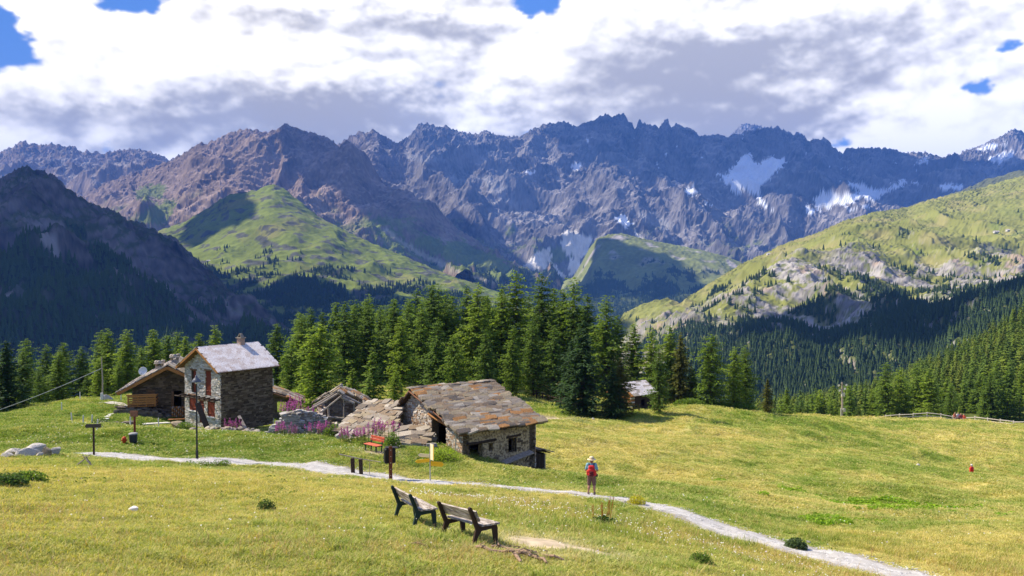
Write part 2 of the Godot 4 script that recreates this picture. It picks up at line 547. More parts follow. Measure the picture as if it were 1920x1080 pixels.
func meadow() -> void:
	M.n_wide = noise(41, 0.035, 3)
	M.n_mid = noise(42, 0.22, 4)
	M.n_fine = noise(43, 1.1, 3)
	M.n_grain = noise(44, 2.6, 3)
	var nb := 420
	var nd := 330
	var pos := PackedVector3Array(); var col := PackedColorArray(); var nor := PackedVector3Array(); var idx := PackedInt32Array()
	for j in nd:
		var d := 9.0 * pow(240.0 / 9.0, float(j) / (nd - 1))
		if j == 0: d = -12.0
		elif j < 4: d = -8.0 + j * 4.0
		for i in nb:
			var t := lerpf(-0.86, 0.86, float(i) / (nb - 1))
			var x := t * (maxf(d, 9.0) + 12.0)
			pos.append(Vector3(x, ground(x, -d), -d))
			nor.append(Vector3(ground(x - 0.3, -d) - ground(x + 0.3, -d), 0.6, ground(x, -d - 0.3) - ground(x, -d + 0.3)).normalized())
			col.append(sward_colour(x, -d))
	for j in nd - 1:
		for i in nb - 1:
			var k := j * nb + i
			idx.append_array(PackedInt32Array([k, k + nb, k + 1, k + 1, k + nb, k + nb + 1]))
	var arr := []
	arr.resize(Mesh.ARRAY_MAX)
	arr[Mesh.ARRAY_VERTEX] = pos; arr[Mesh.ARRAY_NORMAL] = nor; arr[Mesh.ARRAY_COLOR] = col; arr[Mesh.ARRAY_INDEX] = idx
	var me := ArrayMesh.new()
	me.add_surface_from_arrays(Mesh.PRIMITIVE_TRIANGLES, arr)
	struct("meadow_ground", me, M.land)
	# the wide floor of the valley, out to the horizon
	var st := mb()
	st.set_color(Color(0.05, 0.07, 0.03))
	quad(st, V(-7500, -420, 1500), V(-7500, -420, -9800), V(9500, -420, -9800), V(9500, -420, 1500))
	struct("valley_floor", flat(st), M.land)

var rock_n: FastNoiseLite
var patch_n: FastNoiseLite
var speck_n: FastNoiseLite
var strip_n: FastNoiseLite

func rocky(p: Vector3, tone: Color, amount := 0.35) -> Color:
	var k := 1.0 + rock_n.get_noise_3dv(p) * amount + speck_n.get_noise_3dv(p) * amount
	return Color(tone.r * k, tone.g * k, tone.b * k)

func mountains() -> void:
	rock_n = noise(61, 0.004, 4)
	patch_n = noise(62, 0.0045, 5)
	speck_n = noise(63, 0.03, 4)
	strip_n = noise(64, 0.006, 4)
	var woods_right := []
	var woods_slope := []
	var woods_far := []
	far_range(woods_far)
	# unseen cumulus high over the valley, placed towards the sun to shade chosen slopes
	cloud(V(-1000, 30, -2050), 2100.0, 900.0, 1050.0, 201)
	cloud(V(3000, 1000, -8000), 4000.0, 1700.0, 900.0, 202)
	cloud(V(1150, 1000, -7900), 4200.0, 650.0, 700.0, 203)
	cloud(V(-820, 450, -5900), 3600.0, 460.0, 600.0, 204)
	cloud(V(640, -80, -4450), 3000.0, 320.0, 340.0, 205)
	cloud(V(540, -70, -1200), 1700.0, 230.0, 230.0, 206)
	cloud(V(-1560, 350, -4250), 3400.0, 230.0, 260.0, 207)
	mass("mountain_spur", -519.4, 75.1, 460, 210, [
		[V(-519, 71.8, 7000), V(-476, 96.7, 6900), V(-438, 109.1, 6800), V(-397, 123.4, 6700), V(-363, 142.1, 6600), V(-350, 144.6, 6600), V(-341, 149.5, 6600), V(-319, 157.6, 6600), V(-307, 158.8, 6600), V(-288, 155.1, 6600), V(-272, 158.8, 6600), V(-266, 165, 6600), V(-260, 161.9, 6600), V(-250, 158.2, 6600), V(-238, 150.8, 6600), V(-219, 148.9, 6550), V(-208, 143.3, 6500), V(-197, 132.1, 6400), V(-163, 102.9, 6200), V(-125, 78, 6000), V(-75, 46.8, 5800), V(-25, 18.8, 5600), V(25, -12.5, 5400), V(75, -43.8, 5200)],
		[V(-519, 50, 6000), V(-413, 68.7, 5700), V(-319, 81.1, 5500), V(-213, 62.4, 5300), V(-125, 34.4, 5300), V(-38, 0, 5100), V(75, -50.1, 4900)],
		[V(-519, -37.6, 3900), V(-225, -43.8, 3900), V(75, -62.6, 3900)]], [0.0, 0.55, 1.0], 320.0, 800.0, 34.0, 101, paint_spur, woods_far)
	mass("green_hill", -450.6, 106.4, 420, 240, [
		[V(-451, 28.1, 4600), V(-413, 42.5, 4500), V(-388, 50, 4450), V(-360, 65.6, 4400), V(-344, 77.4, 4400), V(-332, 83.6, 4350), V(-300, 89.2, 4300), V(-285, 95.5, 4300), V(-278, 95.5, 4300), V(-268, 91.7, 4300), V(-250, 77.4, 4250), V(-225, 57.5, 4200), V(-200, 43.7, 4100), V(-163, 26.9, 4000), V(-125, 11.3, 3900), V(-69, -12.5, 3800), V(0, -35.7, 3700), V(56, -56.4, 3600), V(106, -68.9, 3500)],
		[V(-451, 6.3, 3700), V(-350, 0, 3500), V(-250, 6.3, 3400), V(-163, -12.5, 3300), V(-69, -34.4, 3300), V(106, -75.2, 3200)],
		[V(-451, -119.2, 2000), V(-225, -106.6, 2000), V(106, -100.3, 2000)]], [0.0, 0.5, 1.0], 69.0, 480.0, 7.0, 111, paint_green, woods_far)
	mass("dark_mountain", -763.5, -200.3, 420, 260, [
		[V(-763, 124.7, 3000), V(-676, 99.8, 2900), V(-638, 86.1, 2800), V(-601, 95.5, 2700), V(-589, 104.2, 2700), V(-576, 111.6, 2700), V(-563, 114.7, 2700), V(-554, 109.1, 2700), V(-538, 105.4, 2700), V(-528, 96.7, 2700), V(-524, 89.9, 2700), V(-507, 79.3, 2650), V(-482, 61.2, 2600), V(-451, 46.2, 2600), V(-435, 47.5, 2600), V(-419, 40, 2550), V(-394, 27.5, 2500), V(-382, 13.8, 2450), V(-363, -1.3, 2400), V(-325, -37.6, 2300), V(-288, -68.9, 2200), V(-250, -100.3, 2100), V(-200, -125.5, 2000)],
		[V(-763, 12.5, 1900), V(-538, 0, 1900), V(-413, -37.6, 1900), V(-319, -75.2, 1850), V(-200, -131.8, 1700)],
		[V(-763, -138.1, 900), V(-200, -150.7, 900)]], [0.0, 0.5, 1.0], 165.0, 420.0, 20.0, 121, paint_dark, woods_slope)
	mass("valley_knoll", 50.1, 312.9, 220, 110, [
		[V(50, -62.6, 5400), V(59, -18.8, 5400), V(72, -12.5, 5300), V(81, 3.1, 5200), V(91, 21.9, 5100), V(100, 33.1, 5000), V(113, 37.5, 5000), V(128, 38.7, 5000), V(150, 33.7, 5000), V(175, 28.1, 5000), V(213, 21.3, 5000), V(244, 13.8, 5000), V(269, 5, 5000), V(313, -18.8, 5000)],
		[V(50, -37.6, 4400), V(150, -25, 4300), V(313, -37.6, 4300)],
		[V(50, -75.2, 3400), V(313, -75.2, 3400)]], [0.0, 0.6, 1.0], 55.0, 300.0, 6.0, 131, paint_knoll, woods_far)
	mass("dark_ridge", 363, 807.3, 180, 70, [
		[V(363, 25, 4800), V(401, 50, 4800), V(457, 66.8, 4700), V(476, 74.3, 4700), V(501, 79.9, 4700), V(526, 88.6, 4600), V(557, 102.3, 4600), V(601, 113.5, 4500), V(682, 130.9, 4500), V(807, 143.3, 4500)],
		[V(363, -12.5, 3600), V(807, 50, 3600)]], [0.0, 1.0], 70.0, 350.0, 10.0, 141, paint_dark_ridge, [])
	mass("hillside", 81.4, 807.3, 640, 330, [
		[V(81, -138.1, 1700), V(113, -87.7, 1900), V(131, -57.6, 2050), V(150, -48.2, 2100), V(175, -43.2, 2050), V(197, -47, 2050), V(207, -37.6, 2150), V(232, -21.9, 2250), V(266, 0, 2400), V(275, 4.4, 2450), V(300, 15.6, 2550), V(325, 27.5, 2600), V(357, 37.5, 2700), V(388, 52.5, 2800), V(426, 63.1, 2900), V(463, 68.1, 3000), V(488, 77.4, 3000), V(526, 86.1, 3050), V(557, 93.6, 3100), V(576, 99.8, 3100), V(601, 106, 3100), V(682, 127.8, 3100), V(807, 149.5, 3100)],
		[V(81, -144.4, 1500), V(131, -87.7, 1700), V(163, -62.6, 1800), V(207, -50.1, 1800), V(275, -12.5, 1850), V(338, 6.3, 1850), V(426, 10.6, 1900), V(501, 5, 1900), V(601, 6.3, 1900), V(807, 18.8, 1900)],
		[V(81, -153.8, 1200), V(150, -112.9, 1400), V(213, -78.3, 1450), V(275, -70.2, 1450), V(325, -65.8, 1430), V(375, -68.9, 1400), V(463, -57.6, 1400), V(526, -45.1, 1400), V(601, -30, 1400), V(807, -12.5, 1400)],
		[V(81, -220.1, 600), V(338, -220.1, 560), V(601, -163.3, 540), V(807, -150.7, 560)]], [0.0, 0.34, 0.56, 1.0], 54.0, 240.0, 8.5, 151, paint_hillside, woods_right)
	mass("forest_slope", 275.3, 838.5, 160, 90, [
		[V(275, -188.5, 560), V(300, -179, 540), V(369, -168.3, 500), V(432, -155.7, 460), V(494, -125.5, 430), V(557, -92.8, 410), V(601, -67.7, 400), V(713, -18.8, 390), V(839, 12.5, 380)],
		[V(275, -220.1, 170), V(432, -213.8, 160), V(601, -216.9, 155), V(839, -220.1, 155)]], [0.0, 1.0], 5.0, 60.0, 0.6, 161, paint_slope, [])
	M.woods_right = woods_right
	M.woods_left = woods_slope
	M.woods_far = woods_far

# shaded: the middle of the ground it shades; high: its own height
func cloud(shaded: Vector3, high: float, rx: float, rz: float, s: int) -> void:
	var at := shaded + sun_to / sun_to.y * (high - shaded.y)
	var n := noise(s, 1.1, 4)
	var fine := noise(s + 50, 4.0, 3)
	var st := mb()
	var nu := 40
	var nv := 20
	var pts := []
	for j in nv + 1:
		for i in nu:
			var a := TAU * i / nu
			var e := PI * j / nv - PI / 2
			var dir := Vector3(cos(a) * cos(e), sin(e), sin(a) * cos(e))
			var r := 1.0 + n.get_noise_3dv(dir) * 0.75 + fine.get_noise_3dv(dir) * 0.2
			pts.append(Vector3(dir.x * rx, dir.y * (rx * 0.30 if dir.y > 0 else rx * 0.06), dir.z * rz) * r)
	for j in nv:
		for i in nu:
			quad(st, pts[j * nu + i], pts[(j + 1) * nu + i], pts[(j + 1) * nu + (i + 1) % nu], pts[j * nu + (i + 1) % nu])
	var o := struct("cloud", flat(st), M.land_cloud)
	o.position = at

const SNOW := Color(0.78, 0.81, 0.85)
const WOOD := Color(0.022, 0.036, 0.013)
const TURF := Color(0.135, 0.165, 0.038)
const SCREE := Color(0.34, 0.31, 0.28)

const SNOW_FIELDS := [[267, 130, 281, 132, 283, 123, 290, 120, 299, 128, 307, 129, 309, 126, 321, 125, 317, 116, 305, 107, 288, 91, 290, 81, 302, 71, 306, 63, 298, 69, 284, 83, 269, 93, 263, 83, 256, 94, 243, 108, 250, 107, 259, 117, 267, 119],
	[355, 71, 357, 83, 367, 89, 380, 86, 384, 79, 394, 86, 406, 86, 407, 88, 393, 96, 395, 99, 406, 98, 417, 94, 426, 91, 436, 90, 446, 96, 461, 103, 460, 96, 442, 88, 428, 79, 417, 77, 409, 81, 392, 71, 380, 74, 367, 68],
	[344, 74, 350, 69, 362, 65, 346, 62],
	[396, 68, 419, 72, 417, 69, 397, 65],
	[500, 97, 513, 96, 528, 96, 531, 92, 513, 90, 501, 92],
	[469, 119, 480, 127, 489, 129, 486, 124, 476, 120],
	[544, 138, 563, 145, 568, 141, 559, 137, 547, 135],
	[557, 123, 572, 134, 588, 136, 586, 129, 572, 121],
	[569, 145, 580, 145, 576, 141],
	[201, 89, 209, 93, 219, 88, 219, 83, 209, 83],
	[221, 80, 235, 72, 225, 76],
	[119, 58, 131, 61, 138, 56, 142, 50, 134, 45, 124, 52],
	[70, 121, 79, 121, 79, 114, 71, 114],
	[15, 112, 28, 112, 27, 108, 19, 108],
	[87, 149, 92, 149, 91, 144]]
const PALE_FANS := [[60, 44, 96, 34, 89, 21, 79, 6, 80, -8, 68, -11, 66, 0, 71, 10, 56, 23, 58, 33],
	[11, 0, 31, 18, 48, 23, 44, 13, 40, -3, 25, -4],
	[142, 46, 154, 33, 186, 11, 181, 10, 152, 25, 142, 38],
	[42, 25, 48, 21, 45, 8, 58, -6, 69, -16, 63, -15, 46, 0, 42, 10],
	[79, 4, 100, 15, 96, 21, 113, 15, 154, 17, 167, 8, 142, 4, 113, 10]]
const GREY_SCREE := [[-40, 105, -27, 109, -13, 98, 8, 71, 27, 48, 19, 51, -2, 69, -23, 86],
	[-17, 81, 8, 65, 35, 46, 50, 42, 33, 44, 8, 58],
	[-125, 132, -100, 132, -79, 125, -92, 121, -117, 122],
	[-79, 104, -67, 108, -60, 100, -67, 94],
	[144, 65, 167, 63, 196, 46, 175, 44, 154, 54]]
const HIGH_TURF := [[25, 21, 48, 23, 63, 21, 69, 10, 46, 4],
	[44, 17, 56, 21, 69, 6, 52, 4],
	[-10, 46, 6, 48, 4, 38, -8, 38],
	[-161, 65, -150, 67, -140, 58, -148, 52, -159, 56],
	[-127, 75, -102, 71, -83, 63, -88, 52, -111, 52, -125, 63]]
const SPUR_TURF := [[-121, 31, -111, 34, -92, 36, -79, 27, -58, 32, -46, 23, -23, 15, 0, 2, 22, -13, 4, -14, -13, -17, -38, -6, -54, 0, -83, 10, -102, 19],
	[-446, 54, -421, 71, -401, 79, -392, 75, -405, 58, -407, 50, -430, 49],
	[-442, 90, -413, 98, -403, 94, -413, 79, -438, 79]]
const SPUR_SCREE := [[-153, 47, -146, 44, -131, 32, -100, 15, -54, -8, -13, -19, -17, -20, -58, -11, -104, 10, -131, 26, -146, 39]]

var outlines := {}
# whether a place, by bearing and elevation, lies in one of the outlined fields
func field_at(name_: String, fields: Array, b: float, e: float) -> bool:
	if not outlines.has(name_):
		var all := []
		for f in fields:
			var q := PackedVector2Array()
			var box_ := Rect2(f[0], f[1], 0, 0)
			for k in range(0, f.size(), 2):
				q.append(Vector2(f[k], f[k + 1]))
				box_ = box_.expand(Vector2(f[k], f[k + 1]))
			all.append([box_, q])
		outlines[name_] = all
	var p := Vector2(b, e)
	for o in outlines[name_]:
		if (o[0] as Rect2).has_point(p) and Geometry2D.is_point_in_polygon(p, o[1]): return true
	return false

func far_range(woods: Array) -> void:
	mass("mountain_range", -700.9, 744.7, 1300, 240, [
		[V(-701, 118.5, 9300), V(-638, 124.7, 9300), V(-601, 129.7, 9300), V(-582, 139.6, 9200), V(-573, 145.2, 9200), V(-563, 142.1, 9200), V(-554, 139.6, 9200), V(-532, 142.7, 9200), V(-507, 135.9, 9200), V(-476, 129, 9200), V(-474, 132.8, 9200), V(-438, 135.3, 9200), V(-419, 130.9, 9200), V(-401, 124.1, 9200), V(-350, 118.5, 9000), V(-250, 124.7, 8600), V(-210, 135.9, 8300), V(-203, 140.2, 8200), V(-185, 152.6, 8200), V(-169, 158.2, 8200), V(-156, 157, 8200), V(-141, 144.6, 8300), V(-133, 142.7, 8400), V(-125, 147.7, 8500), V(-113, 156.4, 8500), V(-109, 163.8, 8500), V(-97, 165.7, 8500), V(-88, 161.9, 8500), V(-75, 161.9, 8500), V(-63, 155.7, 8500), V(-41, 152, 8500), V(-30, 157, 8500), V(-19, 152, 8500), V(-6, 149.5, 8500), V(13, 148.3, 8500), V(25, 158.2, 8500), V(38, 164.4, 8500), V(53, 166.9, 8500), V(61, 169.4, 8500), V(69, 163.2, 8500), V(76, 161.9, 8500), V(88, 164.4, 8500), V(100, 171.2, 8500), V(111, 175.6, 8500), V(119, 173.1, 8500), V(125, 176.2, 8500), V(131, 175, 8500), V(141, 163.2, 8500), V(144, 160.7, 8500), V(148, 168.8, 8500), V(152, 166.3, 8500), V(160, 164.4, 8500), V(172, 160.7, 8500), V(182, 170, 8500), V(186, 161.3, 8500), V(191, 165, 8500), V(207, 158.2, 8500), V(213, 157, 8500), V(219, 148.9, 8500), V(232, 150.2, 8500), V(241, 153.3, 8500), V(250, 148.9, 8500), V(275, 155.7, 8500), V(300, 160.1, 8500), V(310, 162.6, 8500), V(322, 154.5, 8500), V(338, 153.9, 8500), V(347, 143.9, 8500), V(354, 146.4, 8500), V(361, 148.3, 8500), V(369, 145.8, 8500), V(379, 133.4, 8500), V(385, 130.9, 8500), V(394, 136.5, 8600), V(419, 136.5, 8700), V(447, 135.3, 8800), V(463, 130.3, 8800), V(485, 130.9, 8800), V(494, 126.6, 8800), V(519, 129, 8800), V(544, 137.1, 8800), V(569, 148.3, 8800), V(585, 157.6, 8800), V(594, 156.4, 8800), V(601, 150.8, 8800), V(651, 134, 8800), V(745, 124.7, 8800)],
		[V(-701, 62.4, 7600), V(-601, 74.9, 7600), V(-413, 81.1, 7500), V(-200, 74.9, 6900), V(-38, 62.4, 6800), V(119, 62.4, 6700), V(275, 50, 6800), V(463, 62.4, 7000), V(745, 62.4, 7200)],
		[V(-701, -56.4, 5200), V(745, -56.4, 5200)]], [0.0, 0.48, 1.0], 400.0, 900.0, 48.0, 91, paint_range, woods)
	# the snowy summit whose top is in the cloud
	mass("far_summit", 225.3, 337.9, 90, 40, [
		[V(225, 124.7, 11500), V(250, 148.3, 11500), V(260, 157.6, 11500), V(268, 165.7, 11500), V(275, 166.3, 11500), V(288, 164.4, 11500), V(304, 160.1, 11500), V(338, 124.7, 11500)],
		[V(225, 106, 10500), V(338, 106, 10500)]], [0.0, 1.0], 110.0, 400.0, 30.0, 96, paint_summit, [])

func paint_summit(_b: float, _u: float, p: Vector3, _n: float, hollow: float) -> Color:
	return mixc(rocky(p, Color(0.15, 0.15, 0.16)), SNOW, (hollow * -1.0 + speck_n.get_noise_3dv(p)) * 2.0)

func paint_range(b: float, u: float, p: Vector3, n: float, hollow: float) -> Color:
	var e := p.y / -p.z * 1000.0
	var big := patch_n.get_noise_2d(p.x * 0.35, p.z * 0.35)
	var c := rocky(p, Color(0.15, 0.14, 0.135).lerp(Color(0.25, 0.19, 0.145), sstep(-125.2, -250.3, b) * 0.8), 0.75)
	c = mixc(c, rocky(p, SCREE, 0.3), sstep(0.60, 0.76, n + speck_n.get_noise_3dv(p * 0.5) * 0.2) * sstep(-0.25, 0.25, big) * 0.75)
	# turf low down
	var low := 1.0 - sstep(0, 43.7, e + big * 60.0) 
	c = mixc(c, rocky(p, TURF, 0.4), low * sstep(0.60, 0.74, n + patch_n.get_noise_3dv(p) * 0.1) * 0.9)
	# fields of rubble, turf, snow and ice, their edges broken up
	var w1 := speck_n.get_noise_2d(p.x * 0.6, p.z * 0.6 + p.y)
	var w2 := speck_n.get_noise_2d(p.x * 0.6 + 500.0, p.y * 0.9)
	var bb := b + w1 * 5.0 + strip_n.get_noise_2d(p.x, p.y) * 4.0
	var ee := e + w2 * 4.0
	if field_at("scree", GREY_SCREE, bb + w2 * 6.0, ee): c = mixc(c, rocky(p, Color(0.27, 0.265, 0.26), 0.3), 0.75)
	if field_at("turf", HIGH_TURF, bb + w2 * 8.0, ee + w1 * 5.0): c = mixc(c, rocky(p, TURF, 0.4), 0.85)
	if field_at("pale", PALE_FANS, bb, ee): c = mixc(c, rocky(p, Color(0.70, 0.66, 0.58), 0.3), 0.95)
	if field_at("snow", SNOW_FIELDS, bb, ee): c = rocky(p, SNOW, 0.10)
	elif sstep(0.45, 0.6, speck_n.get_noise_2d(p.x * 0.25, e * 4.0)) * sstep(25, 212.8, b) * sstep(0.6, 0.2, u) * sstep(0.5, 0.7, n) > 0.6: c = SNOW
	if low > 0.6 and e < -18.8 and patch_n.get_noise_3dv(p * 1.7) > 0.0:
		c = mixc(c, WOOD, 0.85)
	return c

func paint_spur(b: float, u: float, p: Vector3, n: float, _hollow: float) -> Color:
	var e := p.y / -p.z * 1000.0
	var big := patch_n.get_noise_2d(p.x * 0.5, p.z * 0.5)
	var c := rocky(p, Color(0.215, 0.16, 0.12), 0.6)
	c = mixc(c, rocky(p, Color(0.34, 0.26, 0.21), 0.25), sstep(0.66, 0.8, n + big * 0.15) * 0.8)
	var t := (1.0 - sstep(21.9, 74.9, e + big * 55.0)) * sstep(0.56, 0.7, n + patch_n.get_noise_3dv(p) * 0.12)
	c = mixc(c, rocky(p, TURF, 0.35), t)
	var w1 := speck_n.get_noise_2d(p.x * 0.6, p.z * 0.6 + p.y)
	var w2 := speck_n.get_noise_2d(p.x * 0.6 + 500.0, p.y * 0.9)
	if field_at("spur_turf", SPUR_TURF, b + w1 * 9.0, e + w2 * 7.0): c = mixc(c, rocky(p, TURF * 1.15, 0.3), 0.92)
	if field_at("spur_scree", SPUR_SCREE, b + w1 * 4.0, e + w2 * 3.0): return rocky(p, Color(0.34, 0.31, 0.22), 0.25)
	if e < -3.1 + big * 30.0 and patch_n.get_noise_3dv(p * 2.0) > -0.12:
		c = mixc(c, WOOD, 0.85)
		c.a = 0.5
	return c

func paint_green(_b: float, u: float, p: Vector3, n: float, hollow: float) -> Color:
	var big := patch_n.get_noise_2d(p.x, p.z)
	var c := rocky(p, Color(0.15, 0.185, 0.036), 0.3)
	c = mixc(c, Color(0.20, 0.20, 0.06), sstep(0.1, 0.5, patch_n.get_noise_3dv(p * 0.7)))
	var crag := sstep(0.66, 0.56, n + speck_n.get_noise_3dv(p * 0.4) * 0.2 - 0.12 * sstep(0.45, 0.65, u))
	crag = maxf(crag, sstep(0.10, 0.22, patch_n.get_noise_3d(p.x * 2.2, p.y * 3.0, p.z * 2.2) + 0.25 * (u - 0.55)))
	c = mixc(c, rocky(p, Color(0.085, 0.085, 0.075), 0.6), crag * 0.9)
	var w := u + big * 0.42 + speck_n.get_noise_3dv(p) * 0.15 + hollow * 0.1
	if w > 0.70:
		c = mixc(c, WOOD, 0.8)
		c.a = 0.25
	elif w > 0.60 and speck_n.get_noise_3dv(p * 0.6) > 0.1:
		c.a = 0.5
	return c

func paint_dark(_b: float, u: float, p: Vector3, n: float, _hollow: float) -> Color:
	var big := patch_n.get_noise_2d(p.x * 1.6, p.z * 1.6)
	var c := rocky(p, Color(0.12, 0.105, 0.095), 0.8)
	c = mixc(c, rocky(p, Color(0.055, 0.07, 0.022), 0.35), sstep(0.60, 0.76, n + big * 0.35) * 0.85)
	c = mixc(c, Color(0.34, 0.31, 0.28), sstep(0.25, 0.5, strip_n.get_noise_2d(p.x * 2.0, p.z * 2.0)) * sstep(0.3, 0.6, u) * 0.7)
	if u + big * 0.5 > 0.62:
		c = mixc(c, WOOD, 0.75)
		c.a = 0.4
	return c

func paint_knoll(_b: float, u: float, p: Vector3, n: float, _hollow: float) -> Color:
	var big := patch_n.get_noise_2d(p.x, p.z)
	var c := rocky(p, Color(0.17, 0.19, 0.055), 0.35)
	c = mixc(c, rocky(p, SCREE), sstep(0.1, 0.4, big) * sstep(0.5, 0.1, u))
	if u + big * 0.45 + speck_n.get_noise_3dv(p * 0.6) * 0.2 > 0.52:
		c = mixc(c, WOOD, 0.8)
		c.a = 0.3
	return c

func paint_dark_ridge(_b: float, _u: float, p: Vector3, n: float, _hollow: float) -> Color:
	return mixc(rocky(p, Color(0.12, 0.115, 0.11), 0.4), Color(0.11, 0.12, 0.05), sstep(0.6, 0.8, n))

func paint_hillside(b: float, u: float, p: Vector3, n: float, hollow: float) -> Color:
	var big := patch_n.get_noise_2d(p.x * 1.5, p.z * 1.5)
	var mid := speck_n.get_noise_3dv(p * 0.5)
	var c := rocky(p, Color(0.185, 0.195, 0.050), 0.25)
	c = mixc(c, Color(0.28, 0.25, 0.10), sstep(0.0, 0.5, rock_n.get_noise_3dv(p * 2.0)) * 0.7)
	c = mixc(c, Color(0.13, 0.18, 0.03), sstep(0.1, 0.4, big) * sstep(0.1, 0.35, u) * 0.8)
	var rock := rocky(p, Color(0.25, 0.235, 0.215), 0.7)
	rock = mixc(rock, Color(0.36, 0.25, 0.17), sstep(0.15, 0.5, strip_n.get_noise_3dv(p * 2.0)) * 0.6)
	# dark streak stains and shade of fissures put into the rock colour, tufts of grass on the ledges
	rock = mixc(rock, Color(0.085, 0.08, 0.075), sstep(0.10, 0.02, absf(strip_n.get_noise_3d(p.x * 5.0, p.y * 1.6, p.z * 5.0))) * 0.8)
	rock = mixc(rock, Color(0.13, 0.15, 0.04), sstep(0.12, 0.3, speck_n.get_noise_3d(p.x * 1.4, p.y * 3.5, p.z * 1.4)) * 0.85)
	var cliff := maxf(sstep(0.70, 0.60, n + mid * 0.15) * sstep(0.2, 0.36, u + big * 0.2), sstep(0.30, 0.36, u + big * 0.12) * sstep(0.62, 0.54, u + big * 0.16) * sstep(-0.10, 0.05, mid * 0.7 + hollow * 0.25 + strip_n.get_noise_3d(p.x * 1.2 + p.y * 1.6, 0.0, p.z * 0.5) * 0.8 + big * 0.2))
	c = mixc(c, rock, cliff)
	var wood := sstep(0.28, 0.4, u + big * 0.3) * (1.0 - cliff) * sstep(-0.30, 0.12, mid + big * 0.5 + (u - 0.45) * 1.6)
	if b < 325.4: wood *= 1.0
	if u > 0.62: wood = maxf(wood, sstep(-0.5, -0.2, mid + hollow * 0.3) * (1.0 - cliff * 0.8))
	if wood > 0.3:
		c = mixc(c, Color(0.05, 0.065, 0.022), wood * 0.8)
		c.a = 1.0 - clampf(wood, 0.0, 0.99)
	return c

func paint_slope(_b: float, _u: float, p: Vector3, _n: float, _hollow: float) -> Color:
	return rocky(p * 8.0, Color(0.10, 0.12, 0.03), 0.4)

# ---------------------------------------------------------------- trees
# one conifer of the given height standing at the origin: [trunk, crown]
func conifer_shape(s: int, h: float, wide: float, bare: float, levels: int, per: int, sprays: int, spray: float, droop: float, power: float) -> Array:
	var r := RandomNumberGenerator.new()
	r.seed = s
	var st := mb()
	var lean := Vector3(r.randf_range(-0.02, 0.02), 0, r.randf_range(-0.02, 0.02)) * h
	var pts := []
	var rad := []
	for k in 7:
		var f := k / 6.0
		pts.append(Vector3(0, h * 0.97 * f - (0.3 if k == 0 else 0.0), 0) + lean * f * f)
		rad.append(lerpf(h * 0.0135 + 0.03, 0.02, pow(f, 0.8)) * (1.35 if k == 0 else 1.0))
	tube(st, pts, rad, 7)
	var cr := mb()
	var lump := FastNoiseLite.new()
	lump.seed = s
	lump.frequency = 0.32
	for lv in levels:
		var f := float(lv) / (levels - 1)
		var y := lerpf(h * bare, h * 0.985, pow(f, 0.92))
		var top := (h - y) / (h * (1.0 - bare))
		var reach := wide * pow(top, power) + 0.16
		reach *= 0.65 + 0.35 * sstep(1.0, 0.75, top)
		var n := maxi(3, int(per * (0.45 + 0.55 * pow(top, 0.5)) + r.randf()))
		for k in n:
			var a := TAU * (k + r.randf()) / n + lv * 1.7
			var out := Vector3(cos(a), 0, sin(a))
			var l := reach * r.randf_range(0.45, 1.15) * (1.0 + 0.8 * lump.get_noise_3d(cos(a) * 3.0, y * 1.2, sin(a) * 3.0))
			if r.randf() < 0.08: l *= 1.35
			var base := Vector3(0, y + r.randf_range(-0.028, 0.028) * h, 0) + lean * (y / h) * (y / h)
			var rise := r.randf_range(0.0, 0.25) * (1.0 - top) + r.randf_range(-0.06, 0.10)
			var m := maxi(3, int(sprays * (0.3 + 0.7 * l / wide)))
			if top > 0.15 and l > 0.5:
				var tip := base + out * l * 0.9 + Vector3(0, l * rise - droop * l * 0.8, 0)
				var w := Vector3(0, 0.02 + 0.012 * l, 0)
				tri(st, base - w, base + w, tip)
			for q in m:
				var t := pow((q + r.randf()) / m, 0.75)
				var c := base + out * l * t + Vector3(0, l * t * rise - droop * l * t * t, 0)
				c += Vector3(r.randf_range(-1, 1), r.randf_range(-0.7, 0.5), r.randf_range(-1, 1)) * (0.10 + 0.22 * l * t * 0.5)
				var along_ := (out + Vector3(r.randf_range(-0.9, 0.9), r.randf_range(-0.5, 0.35), r.randf_range(-0.9, 0.9))).normalized()
				var side := along_.cross(Vector3(r.randf_range(-0.6, 0.6), 1, r.randf_range(-0.6, 0.6))).normalized()
				var sz := spray * r.randf_range(0.6, 1.3) * (0.55 + 0.45 * minf(1.0, top * 3.0))
				var p0 := c - along_ * sz * 0.5
				var p1 := c + side * sz * 0.30 - Vector3(0, sz * 0.14, 0)
				var p2 := c + along_ * sz * 0.6 - Vector3(0, sz * 0.10, 0)
				var p3 := c - side * sz * 0.30 - Vector3(0, sz * 0.14, 0)
				tri(cr, p0, p1, p2)
				tri(cr, p0, p2, p3)
	return [flat(st), flat(cr)]

func conifer(shape: Array, called: String, label: String, group: String, leaf: Material) -> Node3D:
	var t := thing(called, label, "tree", Vector3.ZERO, 0.0, group)
	part("trunk", shape[0], M.bark, t)
	part("crown", shape[1], leaf, t)
	return t

func leaf_mat(c: Color) -> StandardMaterial3D:
	var m := StandardMaterial3D.new()
	m.albedo_color = c.linear_to_srgb()
	m.roughness = 0.75
	m.metallic_specular = 0.25
	m.cull_mode = BaseMaterial3D.CULL_DISABLED
	m.backlight_enabled = true
	m.backlight = Color(c.r * 2.2, c.g * 2.2, c.b * 1.3).linear_to_srgb()
	return m

